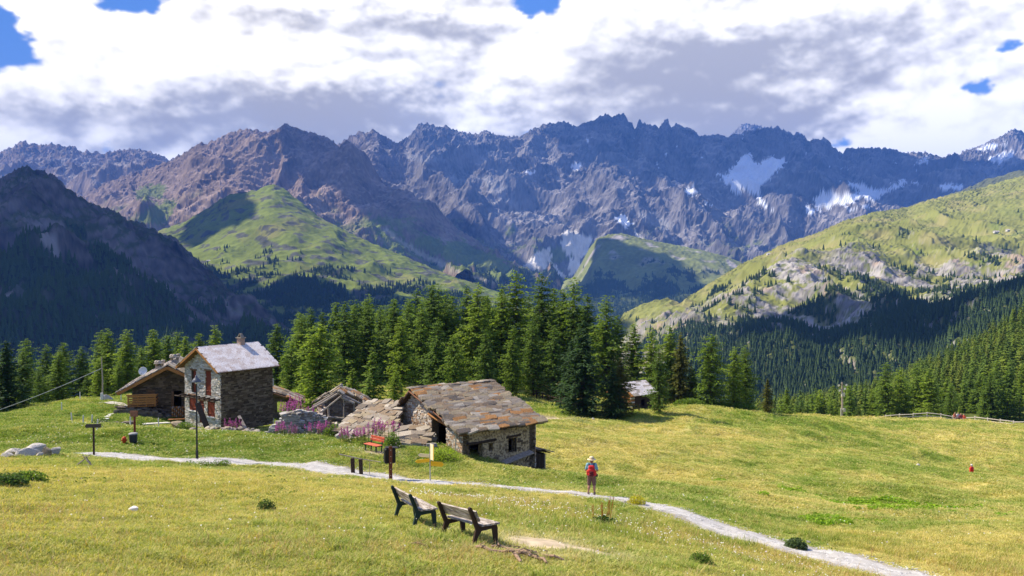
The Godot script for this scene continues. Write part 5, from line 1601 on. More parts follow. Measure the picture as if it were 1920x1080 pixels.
# ---------------------------------------------------------------- chalet and cabins
func chalet() -> void:
	var w := 6.0     # across the front gable (x)
	var dep := 6.5   # back from it (-z)
	var at := Vector3(-32.62, -13.55, -73.0)
	var turn := deg_to_rad(14.0)
	var t := thing("stone_chalet", "low stone chalet with wooden balcony and slab roof, satellite dish and chimneys", "chalet", at, turn)
	var h := 3.3
	var rise := 1.55
	var mid := 2.9
	var front := Transform3D(Basis(), Vector3.ZERO)
	var gable := [Vector2(0, h), Vector2(mid, h + rise), Vector2(w, h)]
	var win := Rect2(1.15, 1.95, 0.62, 1.0)
	var door := Rect2(3.1, 1.3, 0.85, 1.5)
	var low := Rect2(1.5, 0.1, 0.9, 1.3)
	var st := mb()
	wall_mesh(st, front, gable, [win, door, low], 0.45)
	wall_mesh(st, Transform3D(Basis(Vector3.BACK, Vector3.UP, Vector3.LEFT), V(0, 0, -dep)), [Vector2(0, h), Vector2(dep, h)], [], 0.449)
	wall_mesh(st, Transform3D(Basis(Vector3.FORWARD, Vector3.UP, Vector3.RIGHT), V(w, 0, 0)), [Vector2(0, h), Vector2(dep, h)], [], 0.449)
	wall_mesh(st, Transform3D(Basis(Vector3.LEFT, Vector3.UP, Vector3.FORWARD), V(w, 0, -dep)), [Vector2(0, h), Vector2(w - mid, h + rise), Vector2(w, h)], [], 0.45)
	part("wall", flat(st), M.mortar, t)
	var sc := mb()
	courses(sc, front, gable, [win, door, low], Vector2(0.32, 0.13), 0.05, [Color(0.14, 0.105, 0.065), Color(0.19, 0.145, 0.095), Color(0.10, 0.075, 0.05)])  # shaded front: its shade is put into darker stone tones
	courses(sc, Transform3D(Basis(Vector3.BACK, Vector3.UP, Vector3.LEFT), V(0, 0, -dep)), [Vector2(0, h), Vector2(dep, h)], [], Vector2(0.32, 0.13), 0.05, GREY_STONE)
	part("stone_courses", flat(sc), M.stone, t, Transform3D(), "stuff")
	shutter(t, "window", front, win, M.timber)
	shutter(t, "door", front, Rect2(door.position.x, door.position.y, door.size.x * 0.5, door.size.y), M.timber, -0.9)
	shutter(t, "cellar_door", front, low, M.dark_timber)
	# roof, ridge along z
	var oe := 1.1
	var of := 0.75
	var deck := mb()
	var pl := rise / mid
	var pr := rise / (w - mid)
	var up := V(0, 0.16, 0)
	var le := V(-oe, h - oe * pl, of)
	var re := V(w + 0.6, h - 0.6 * pr, of)
	var ri := V(mid, h + rise, of)
	var bk := V(0, 0, -dep - of - 0.4)
	hexa(deck, [le + bk, ri + bk, le, ri, le + bk + up, ri + bk + up, le + up, ri + up])
	hexa(deck, [ri + bk, re + bk, ri, re, ri + bk + up, re + bk + up, ri + up, re + up])
	var roof := part("roof", flat(deck), M.timber, t)
	slabs(roof, "roof_slab", re + up + V(0, 0.02, 0), re + bk + up + V(0, 0.02, 0), ri + bk + up + V(0, 0.02, 0), ri + up + V(0, 0.02, 0), 8, 0.62, 0.06, [M.slab[1], M.slab[0], M.slab[4]], M.slab_shapes, true, 0.7)
	slabs(roof, "roof_slab", le + bk + up + V(0, 0.02, 0), le + up + V(0, 0.02, 0), ri + up + V(0, 0.02, 0), ri + bk + up + V(0, 0.02, 0), 9, 0.62, 0.06, [M.slab[1], M.tile[2], M.slab[1]], M.slab_shapes, true, 0.7)
	for s in [[le, ri], [ri, re]]:
		var b := mb()
		bar(b, s[0] + V(0, 0.02, 0.04), s[1] + V(0, 0.02, 0.04), 0.05, 0.26)
		part("bargeboard", flat(b), M.warm_timber, t)
	for q in [0.05, 0.35, 0.68, 0.98]:
		for s in [[le, ri], [re, ri]]:
			var p: Vector3 = s[0].lerp(s[1], q) - V(0, 0.10, 0.02)
			part("purlin", log_mesh(p, p - V(0, 0, of), 0.09, 0.09), M.timber, t)
	# balcony with rails
	var bal := mb()
	for k in 6:
		cut_box(bal, V(-0.2, 1.66, 0.1 + k * 0.19), V(2.05, 1.72, 0.28 + k * 0.19), 0.01)
	var bp := part("balcony", flat(bal), M.warm_timber, t)
	for x in [-0.15, 0.62, 1.3, 1.98]:
		var p := mb()
		cut_box(p, V(x - 0.05, 1.72, 1.14), V(x + 0.05, 2.62, 1.24), 0.01)
		part("post", flat(p), M.warm_timber, bp)
	for y in [1.86, 2.05, 2.24, 2.46]:
		var p := mb()
		cut_box(p, V(-0.2, y, 1.24), V(2.05, y + 0.15, 1.28), 0.01)
		part("rail_board", flat(p), M.warm_timber, bp)
	part("handrail", log_mesh(V(-0.3, 2.66, 1.2), V(2.15, 2.66, 1.2), 0.06, 0.06), M.warm_timber, bp)
	for y in [1.86, 2.15, 2.46]:
		var p := mb()
		cut_box(p, V(2.03, y, 0.1), V(2.07, y + 0.15, 1.2), 0.01)
		part("rail_board", flat(p), M.warm_timber, bp)
	# terrace wall under it and the pale ramp
	st = mb()
	rubble_wall(st, Transform3D(Basis(), V(-1.2, -0.3, 1.45)), [Vector2(0, 1.9), Vector2(1.6, 1.85), Vector2(3.4, 1.6), Vector2(4.6, 0.7)], 1.3, [Color(0.17, 0.14, 0.11), Color(0.21, 0.18, 0.14)])
	part("terrace_wall", flat(st), M.stone, t, Transform3D(), "stuff")
	# chimneys of stacked slabs
	for q in [[1.9, -1.8, 1.0], [3.1, -2.3, 1.1]]:
		var y: float = h + rise - absf(q[0] - mid) * pl
		var c := mb()
		box(c, V(q[0] - 0.3, y - 0.3, q[1] - 0.3), V(q[0] + 0.3, y + 0.45 * q[2], q[1] + 0.3), Transform3D(), 0.03)
		var cp := part("chimney", flat(c), M.slab[1], t)
		for k in 4:
			var s := mb()
			box(s, V(-0.07, 0, -0.07), V(0.07, 0.22, 0.07), Transform3D(Basis(), V(q[0] + (0.24 if k & 1 else -0.24), y + 0.45 * q[2], q[1] + (0.24 if k & 2 else -0.24))), 0.01)
			part("pillar", flat(s), M.slab[4], cp)
		part("cap_slab", M.slab_shapes[0], M.slab[1], cp, Transform3D(Basis().scaled(V(0.95, 0.08, 0.85)), V(q[0], y + 0.45 * q[2] + 0.26, q[1])))
		for k in 3:
			part("cap_stone", M.rocks[k], M.slab[1], cp, Transform3D(Basis(Vector3.UP, k * 1.3).scaled_local(V(0.28, 0.2, 0.25)), V(q[0] + (k - 1) * 0.24, y + 0.45 * q[2] + 0.38, q[1] + (0.1 if k == 1 else -0.1))))
	# satellite dish
	var di := thing("satellite_dish", "round white satellite dish on the front of the chalet roof", "satellite dish", at + Basis(Vector3.UP, turn) * V(0.95, h + 0.55 + 0.6, 0.5), turn - 0.25)
	var ds := mbs()
	var prof := []
	for k in 7: prof.append(Vector2(0.36 * k / 6.0, 0.10 * pow(k / 6.0, 2.0)))
	for k in 7: prof.append(Vector2(0.36 * (6 - k) / 6.0 + 0.001, 0.10 * pow((6 - k) / 6.0, 2.0) - 0.015))
	lathe(ds, prof, 18)
	part("dish", done(ds), matt(Color(0.62, 0.62, 0.63), 0.5), di, Transform3D(Basis(Vector3.RIGHT, 1.2), V(0, 0.15, 0)))
	var ar := mb()
	tube(ar, [V(0, 0.0, 0.05), V(0, -0.1, 0.3), V(0, 0.12, 0.46)], [0.015, 0.015, 0.03], 6)
	part("receiver_arm", flat(ar), M.steel, di)
	ar = mb()
	tube(ar, [V(0, 0.15, -0.03), V(0, 0.0, -0.14), V(0, -0.65, -0.16)], [0.03, 0.03, 0.03], 6)
	part("mast", flat(ar), M.steel, di)
	# wood stack and rough table at the corner by the tall house
	var wp := thing("woodpile", "stack of split reddish firewood between chalet and tall house", "woodpile", at + Basis(Vector3.UP, turn) * V(3.35, 0.2, 1.3), turn)
	for k in 60:
		var p := V((k % 10) * 0.165 + 0.05, 0.62 + (k / 10) * 0.14, rng.randf_range(-0.05, 0.05))
		part("log", M.billets[k % 3], [M.timber, M.warm_timber, M.old_timber][k % 3], wp, Transform3D(Basis(Vector3.BACK, rng.randf() * TAU), p))
	var tb := thing("garden_table", "rough orange brown plank table in front of the woodpile", "table", at + Basis(Vector3.UP, turn) * V(3.2, 0.25, 2.2), turn)
	for k in 3:
		var p := mb()
		cut_box(p, V(0, 0.44, k * 0.19), V(1.7, 0.49, k * 0.19 + 0.17), 0.01)
		part("plank", flat(p), M.warm_timber, tb)
	for x in [0.15, 1.5]:
		for z in [0.05, 0.5]:
			var p := mb()
			cut_box(p, V(x, -0.5, z - 0.03), V(x + 0.08, 0.438, z + 0.05), 0.01)
			part("leg", flat(p), M.timber, tb)

func cabins() -> void:
	# the little cabin among the trees
	var at := Vector3(14.55, -170.8*0.102, -102.0)
	var t := thing("stone_cabin", "small cabin with pale slab roof and orange log ends, half hidden by spruces", "cabin", at, deg_to_rad(38.0))
	var l := 3.6
	var w := 3.6
	var h := 2.1
	var f := faces_of(l, w)
	var gable := [Vector2(0, h), Vector2(w / 2, h + 1.0), Vector2(w, h)]
	var level := [Vector2(0, h), Vector2(l, h)]
	var st := mb()
	for k in 4: wall_mesh(st, f[k], gable if k % 2 == 0 else level, [Rect2(1.4, 0.5, 0.7, 0.8)] if k == 1 else [], 0.3 - 0.002 * (k % 2))
	part("wall", flat(st), M.dark_timber, t)
	for k in 9:
		part("log_end", log_mesh(V(-0.35, 0.15 + k * 0.24, -0.06), V(0.25, 0.15 + k * 0.24, -0.06), 0.11, 0.11), M.warm_timber if k % 2 else M.chalk, t)
	for k in 7:
		part("wall_log", log_mesh(V(-0.06, 0.25 + k * 0.26, -0.2), V(-0.06, 0.25 + k * 0.26, -w + 0.1), 0.12, 0.11), M.warm_timber if k > 2 else M.old_timber, t)
	var roof := part("roof", roof_deck(l, w, h, 1.0, w / 2, 0.5, 0.4, 0.08), M.warm_timber, t)
	slabs(roof, "roof_slab", V(-0.5, h - 0.12, 0.42), V(l + 0.4, h - 0.12, 0.42), V(l + 0.4, h + 1.1, -w / 2), V(-0.5, h + 1.1, -w / 2), 8, 0.5, 0.05, [M.tile[0], M.tile[1], M.slab[1]], M.slab_shapes, true, 0.8)
	slabs(roof, "back_roof_slab", V(l + 0.4, h - 0.12, -w - 0.42), V(-0.5, h - 0.12, -w - 0.42), V(-0.5, h + 1.1, -w / 2), V(l + 0.4, h + 1.1, -w / 2), 8, 0.5, 0.05, M.slab, M.slab_shapes, false, 0.8)
	for s in [0.42, -w - 0.42]:
		var b := mb()
		bar(b, V(-0.53, h - 0.14, s), V(-0.53, h + 1.06, -w / 2), 0.05, 0.2)
		part("bargeboard", flat(b), M.warm_timber, t)
	# shed behind the tall house
	at = Vector3(-21.59, -13.7, -76.0)
	t = thing("back_shed", "dark shed with sloping slab roof peeping out behind the tall house", "shed", at, 0.15)
	st = mb()
	wall_mesh(st, Transform3D(Basis(), V(-1.0, 0, 0)), [Vector2(0, 2.75), Vector2(1.0, 2.7), Vector2(2.9, 1.75)], [Rect2(1.5, 0.6, 0.8, 1.0)], 0.4)
	wall_mesh(st, Transform3D(Basis(Vector3.FORWARD, Vector3.UP, Vector3.RIGHT), V(1.9, 0, 0)), [Vector2(0, 1.7), Vector2(2.8, 1.7)], [], 0.4)
	part("wall", flat(st), M.mortar, t)
	var sc := mb()
	courses(sc, Transform3D(Basis(), V(-1.0, 0, 0)), [Vector2(0, 2.75), Vector2(1.0, 2.7), Vector2(2.9, 1.75)], [Rect2(1.5, 0.6, 0.8, 1.0)], Vector2(0.3, 0.13), 0.05, [Color(0.17, 0.14, 0.105), Color(0.22, 0.185, 0.14)])
	part("stone_courses", flat(sc), M.stone, t, Transform3D(), "stuff")
	st = mb()
	hexa(st, [V(-1.0, 2.8, -2.8), V(2.4, 1.55, -2.8), V(-1.0, 2.8, 0.45), V(2.4, 1.55, 0.45), V(-1.0, 2.92, -2.8), V(2.4, 1.67, -2.8), V(-1.0, 2.92, 0.45), V(2.4, 1.67, 0.45)])
	roof = part("roof", flat(st), M.timber, t)
	slabs(roof, "roof_slab", V(2.42, 1.7, 0.5), V(2.42, 1.7, -2.8), V(-1.0, 2.94, -2.8), V(-1.0, 2.94, 0.5), 7, 0.6, 0.06, M.slab, M.slab_shapes, true, 0.9)
	st = mb()
	tube(st, [V(0.1, 2.9, -0.6), V(0.1, 3.6, -0.6)], [0.09, 0.09], 8)
	part("flue", flat(st), M.steel, t)
	# farm huts on the far slopes
	for q in [[M.hill_pos, 1868, 437, 16.0, "long pale roofed farm hut high on the right hillside meadow"], [M.hill_pos, 1888, 434, 9.0, "smaller hut at the right end of the farm on the right hillside"], [M.green_pos, 391, 490, 14.0, "tiny pale hut at the foot of the sunlit green hill"], [M.hill_pos, 1440, 478, 8.0, "tiny hut on the crest line of the right hillside"]]:
		var p := on_mass(q[0], (q[1] - 960.0) / 1.598, (500.0 - q[2]) / 1.598)
		var k: float = q[3]
		t = thing("mountain_hut", q[4], "hut", p - V(0, 1.0, 0), 0.3)
		st = mb()
		wall_mesh(st, Transform3D(Basis(), V(-k / 2, 0, 3)), [Vector2(0, 4.5), Vector2(k, 4.5)], [Rect2(k * 0.3, 1.2, k * 0.12, 2.6)], 0.5)
		for s in [-1, 1]: wall_mesh(st, Transform3D(Basis(Vector3.FORWARD * s, Vector3.UP, Vector3.RIGHT * s), V(s * (k / 2 - 0.002), 0, 3 * s)), [Vector2(0, 4.5), Vector2(3, 6.3), Vector2(6, 4.5)], [], 0.5)
		part("wall", flat(st), M.chalk, t)
		st = mb()
		for s in [-1, 1]: bar(st, V(0, 6.5, 0), V(0, 4.1, 3.8 * s), k + 1.2, 0.35)
		part("roof", flat(st), M.tile[0], t)

func on_mass(pos: PackedVector3Array, b: float, e: float) -> Vector3:
	var best := 1e9
	var out := Vector3.ZERO
	for p in pos:
		var q := absf(p.x / -p.z * 1000.0 - b) + absf(p.y / -p.z * 1000.0 - e) - p.z * 0.001
		if q < best:
			best = q
			out = p
	return out

# ---------------------------------------------------------------- stones, path
func rock_shape(s: int) -> ArrayMesh:
	var n := noise(s, 0.7, 3)
	var r := RandomNumberGenerator.new()
	r.seed = s
	var planes := []
	for k in 12:
		planes.append([Vector3(r.randf_range(-1, 1), r.randf_range(-0.7, 1), r.randf_range(-1, 1)).normalized(), r.randf_range(0.42, 0.78)])
	var st := mb()
	var nu := 14
	var nv := 8
	var pts := []
	for j in nv + 1:
		for i in nu:
			var e := PI * j / nv - PI / 2
			var a := TAU * i / nu
			var p := Vector3(cos(a) * cos(e), sin(e), sin(a) * cos(e))
			p *= 1.0 + n.get_noise_3dv(p * 1.5) * 0.3
			for q in planes:
				var over: float = p.dot(q[0]) - q[1]
				if over > 0.0: p -= q[0] * over * 0.9
			pts.append(p)
	for j in nv:
		for i in nu:
			quad(st, pts[j * nu + i], pts[(j + 1) * nu + i], pts[(j + 1) * nu + (i + 1) % nu], pts[j * nu + (i + 1) % nu])
	return flat(st)

func stones_and_path() -> void:
	var pale := textured(600, 0.03, [[0.3, Color(0.20, 0.175, 0.14)], [0.48, Color(0.48, 0.45, 0.40)], [0.66, Color(0.66, 0.62, 0.55)]], 0.55, 3.0)
	M.pale_rock = pale
	# gravel path: a strip with a slightly raised middle
	var gravel := textured(601, 0.22, [[0.25, Color(0.30, 0.285, 0.26)], [0.5, Color(0.56, 0.54, 0.50)], [0.75, Color(0.72, 0.70, 0.65)]], 1.2, 2.5, 0.95, 3, V(1, 1, 1), true)
	gravel.uv1_world_triplanar = true
	var line: Array = M.path_line
	var c := Curve3D.new()
	c.bake_interval = 0.25
	for p in line: c.add_point(V(p.x, p.y, -p.z))
	var st := mbs()
	var edge := noise(602, 0.9, 3)
	var n := int(c.get_baked_length() / 0.25)
	var rows := []
	for k in n + 1:
		var s := c.get_baked_length() * k / n
		var p := c.sample_baked(s)
		var q := c.sample_baked(minf(s + 0.2, c.get_baked_length()))
		var o := c.sample_baked(maxf(s - 0.2, 0.0))
		var side := Vector3(q.x - o.x, 0, q.z - o.z).cross(Vector3.UP).normalized()
		var row := []
		for j in 9:
			var w := (j - 4) / 4.0
			var half: float = p.y * (1.0 + edge.get_noise_2d(s, 9.0 if w > 0 else -9.0) * 0.35)
			var x: Vector3 = Vector3(p.x, 0, p.z) + side * half * w
			x.y = ground(x.x, x.z) + 0.055 - 0.05 * pow(absf(w), 3.0)
			row.append(x)
		rows.append(row)
	gravel.vertex_color_use_as_albedo = true
	for k in n:
		for j in 8:
			var tone := 0.86 + edge.get_noise_2d(k * 0.35, j * 0.8) * 0.35
			if j == 0 or j == 7: tone *= 0.8
			if j == 2 or j == 5: tone *= 1.08
			st.set_color(Color(tone, tone * (0.985 if j > 0 and j < 7 else 0.93), tone * (0.97 if j > 0 and j < 7 else 0.80)))
			quad(st, rows[k][j], rows[k][j + 1], rows[k + 1][j + 1], rows[k + 1][j])
	struct("gravel_path", done(st, true), gravel)
	# loose gravel on and beside it
	var r := RandomNumberGenerator.new()
	r.seed = 61
	var many := []
	var tints := []
	for k in 15000:
		var row: Array = rows[r.randi() % rows.size()]
		var w := r.randf_range(-0.22, 1.22)
		var p: Vector3 = row[0].lerp(row[8], w) + Vector3(r.randf_range(-0.2, 0.2), 0, r.randf_range(-0.2, 0.2))
		p.y = ground(p.x, p.z) + 0.05 - 0.045 * absf(w * 2 - 1)
		var s := r.randf_range(0.015, 0.055)
		many.append(Transform3D(Basis(Vector3.UP, r.randf() * TAU).scaled_local(V(s, s * 0.7, s)), p))
		var g := r.randf_range(0.22, 0.6)
		tints.append(Color(g, g * 0.98, g * 0.95))
	var gm := StandardMaterial3D.new()
	gm.vertex_color_use_as_albedo = true
	gm.roughness = 0.9
	scatter("gravel", M.rocks[0], gm, many, tints, "loose grey gravel lying on the path", "gravel")
	# boulders at the left
	var b := [[62, 836, 40.0, 0.85, 0.52, 0.7, "big pale boulder with a flat top, uppermost of the boulder pile"], [45, 846, 39.0, 0.95, 0.5, 0.6, "long grey boulder lying low in front of the topmost one"], [20, 848, 39.5, 0.8, 0.4, 0.6, "low broad boulder at the left end of the pile"], [84, 845, 39.0, 0.34, 0.55, 0.34, "upright dark pointed boulder right of the pile's middle"], [70, 851, 38.6, 0.3, 0.22, 0.3, "small boulder wedged below the upright dark one"], [100, 842, 40.5, 0.42, 0.5, 0.4, "brownish boulder at the right end of the pile"], [8, 856, 38.5, 0.45, 0.25, 0.4, "small flat boulder sunk in the grass at the pile's left foot"]]
	for k in b.size():
		var q: Array = b[k]
		var p := spot((q[0] - 960.0) / 1.598, q[2], 0.0)
		p.y = maxf(p.y + 0.1, (500.0 - q[1]) / 1598.0 * q[2] - q[4] * 0.3) if k == 0 else p.y + q[4] * 0.35
		solo("boulder", M.rocks[k % 5], pale if k != 3 else M.slab[4], q[6], "boulder", p, k * 1.1, "boulders piled at the left edge of the meadow").scale = V(q[3], q[4], q[5]) * 0.74
	for q in [[245, 987, 20.3, 0.20, 0.12, 0.11, "white stone lying alone in the near grass on the left"], [196, 748, 82.0, 0.75, 0.7, 0.6, "white rounded boulder at the foot of the trees by the cable pole"], [330, 806, 63.0, 0.8, 0.55, 0.6, "mossy brown boulder left of the tall house's corner"], [1726, 907, 70.0, 0.2, 0.2, 0.2, "small white stone in the meadow left of the walker in red"], [1113, 795, 90.0, 0.35, 0.25, 0.3, "white stone in the meadow below the wooden fence"], [785, 1005, 19.2, 0.07, 0.03, 0.05, "flat pale pebble behind the near bench"], [920, 1029, 17.7, 0.075, 0.05, 0.06, "pale stone at the end of the bent branch by the bench"], [1080, 1064, 17.0, 0.06, 0.03, 0.05, "tiny white stone right of the fallen branches"], [1520, 1000, 31.0, 0.1, 0.07, 0.1, "small white stone in the grass below the juniper path bend"]]:
		var p := spot((q[0] - 960.0) / 1.598, q[2], q[4] * 0.4)
		solo("field_stone", M.rocks[int(q[0]) % 5], M.slab[4] if q[0] == 330 else M.chalk if q[0] == 245 else pale, q[6], "stone", p, q[0] * 0.1).scale = V(q[3], q[4], q[5])
	# stepping stones up to the chalet
	var steps := [[212, 774], [205, 778], [200, 782], [197, 786], [194, 790], [191, 793], [186, 798], [190, 801], [197, 804], [206, 807], [219, 807], [184, 795]]
	for k in steps.size():
		var py: float = steps[k][1]
		var d := 62.0 + (808.0 - py) * 0.30
		var o := solo("stepping_stone", M.slab_shapes[k % 6], M.chalk, "flat white stepping stone, " + ["uppermost, next to the terrace path", "second below the terrace path", "third below the terrace path", "fourth below the terrace path", "fifth below the terrace path", "at the bend's upper end", "leftmost at the bend", "just below the leftmost", "third from the lower end", "second from the lower end", "at the lower end, nearest the barrel", "set apart above the bend"][k] + " of the chalet lawn line", "stepping stone", spot((steps[k][0] - 960.0) / 1.598, d, 0.03), k * 0.8, "stepping stones to the chalet")
		o.scale = V(0.5, 0.07, 0.34)
	# the pale terrace path and the dark curved wall of the garden
	var tr := mb()
	for k in 12:
		var x0 := lerpf(-38.22, -33.57, k / 12.0)
		var x1 := lerpf(-38.22, -33.57, (k + 1) / 12.0)
		var d0 := lerpf(78.0, 74.5, k / 12.0)
		var d1 := lerpf(78.0, 74.5, (k + 1) / 12.0)
		quad(tr, V(x0, ground(x0, -d0) + 0.06, -d0), V(x0, ground(x0, -d0 - 1.1) + 0.06, -d0 - 1.1), V(x1, ground(x1, -d1 - 1.1) + 0.06, -d1 - 1.1), V(x1, ground(x1, -d1) + 0.06, -d1))
	struct("garden_path", flat(tr), M.pale_rock)
	var gw := thing("garden_wall", "low curved dark stone wall round the chalet's lawn", "stone wall", Vector3.ZERO)
	var cs := mb()
	for k in 9:
		var a := lerpf(3.4, 5.6, k / 9.0)
		var p := spot(-460.6, 66.5) + V(cos(a) * 1.5, -0.15, -sin(a) * 1.6)
		rubble_wall(cs, Transform3D(Basis(Vector3.UP, a + PI / 2), p), [Vector2(0, 0.5), Vector2(0.55, 0.52)], 0.35, [Color(0.17, 0.145, 0.11), Color(0.22, 0.19, 0.15)])
	part("stones", flat(cs), M.stone, gw, Transform3D(), "stuff")
	var plank := mb()
	bar(plank, spot(-434.3, 68.5, 0.12), spot(-404.3, 70.5, 0.12), 0.5, 0.08)
	solo("stone_sill", flat(plank), M.chalk, "long pale flat kerb slab on the grass below the chalet front", "kerb")
	# plain worn earth round the seats is part of the meadow colours; a low hollow of leaves lies in the dip

# ---------------------------------------------------------------- seats, posts, signs
func end_frame() -> ArrayMesh:
	# seen from the side: x is forwards, y up; an iron casting with a raked back
	var outer := PackedVector2Array([Vector2(-0.10, 0), Vector2(-0.02, 0), Vector2(0.05, 0.22), Vector2(0.13, 0.33), Vector2(0.40, 0.35), Vector2(0.45, 0.0), Vector2(0.53, 0.0), Vector2(0.52, 0.36), Vector2(0.50, 0.42), Vector2(0.16, 0.415), Vector2(0.08, 0.44),
		Vector2(0.0, 0.62), Vector2(-0.10, 0.86), Vector2(-0.13, 0.88), Vector2(-0.17, 0.86), Vector2(-0.17, 0.82), Vector2(-0.05, 0.50), Vector2(-0.005, 0.38), Vector2(-0.03, 0.26)])
	var st := mb()
	var z := 0.032
	var idx := Geometry2D.triangulate_polygon(outer)
	for k in range(0, idx.size(), 3):
		var a := outer[idx[k]]; var b := outer[idx[k + 1]]; var c := outer[idx[k + 2]]
		tri(st, V(a.x, a.y, z), V(b.x, b.y, z), V(c.x, c.y, z))
		tri(st, V(a.x, a.y, -z), V(c.x, c.y, -z), V(b.x, b.y, -z))
	for k in outer.size():
		var a := outer[k]; var b := outer[(k + 1) % outer.size()]
		quad(st, V(a.x, a.y, -z), V(b.x, b.y, -z), V(b.x, b.y, z), V(a.x, a.y, z))
	return flat(st)

func bench(label: String, at: Vector3, turn: float, frame_m: Material, slope: float) -> void:
	# the seat runs along local -z, faces local +x
	var t := thing("park_bench", label, "bench", at, turn, "grey wooden benches on the near grass")
	var wood := textured(610, 0.03, [[0.3, Color(0.20, 0.16, 0.125)], [0.5, Color(0.36, 0.31, 0.26)], [0.7, Color(0.48, 0.43, 0.38)]], 0.6, 0.8, 0.85, 5, V(1, 1, 0.12))
	var fr := end_frame()
	for k in 2:
		part("end_frame", fr, frame_m, t, Transform3D(Basis(), V(0, -k * slope, -0.10 - k * 1.62)))
	for q in [[0.08, 0.17], [0.205, 0.165], [0.375, 0.175]]:
		var s := mb()
		var x: float = q[0] + 0.02
		var y0 := 0.432 + 0.012
		hexa(s, [V(x, y0 - slope, -1.82), V(x + q[1] - 0.03, y0 - slope, -1.82), V(x, y0, 0), V(x + q[1] - 0.03, y0, 0), V(x + 0.004, y0 + 0.04 - slope, -1.82), V(x + q[1] - 0.034, y0 + 0.04 - slope, -1.82), V(x + 0.004, y0 + 0.04, 0), V(x + q[1] - 0.034, y0 + 0.04, 0)])
		part("seat_slat", flat(s), wood, t)
	for q in [[0.56, 0.105], [0.685, 0.105]]:
		var s := mb()
		var y: float = q[0]
		var x := 0.055 - (y - 0.5) * 0.42
		var x2: float = x - q[1] * 0.42
		hexa(s, [V(x, y - slope, -1.82), V(x + 0.04, y + 0.016 - slope, -1.82), V(x, y, 0), V(x + 0.04, y + 0.016, 0), V(x2, y + q[1] - slope, -1.82), V(x2 + 0.04, y + q[1] + 0.016 - slope, -1.82), V(x2, y + q[1], 0), V(x2 + 0.04, y + q[1] + 0.016, 0)])
		part("back_slat", flat(s), wood, t)
	for k in 2:
		for q in [V(0.16, 0.478, 0), V(0.30, 0.478, 0), V(0.47, 0.478, 0)]:
			var s := mb()
			lathe(s, [Vector2(0.014, 0), Vector2(0.010, 0.008), Vector2(0.0, 0.010)], 6)
			part("bolt", flat(s), M.iron, t, Transform3D(Basis(), q + V(0, 0.009 - k * slope, -0.10 - k * 1.62)))

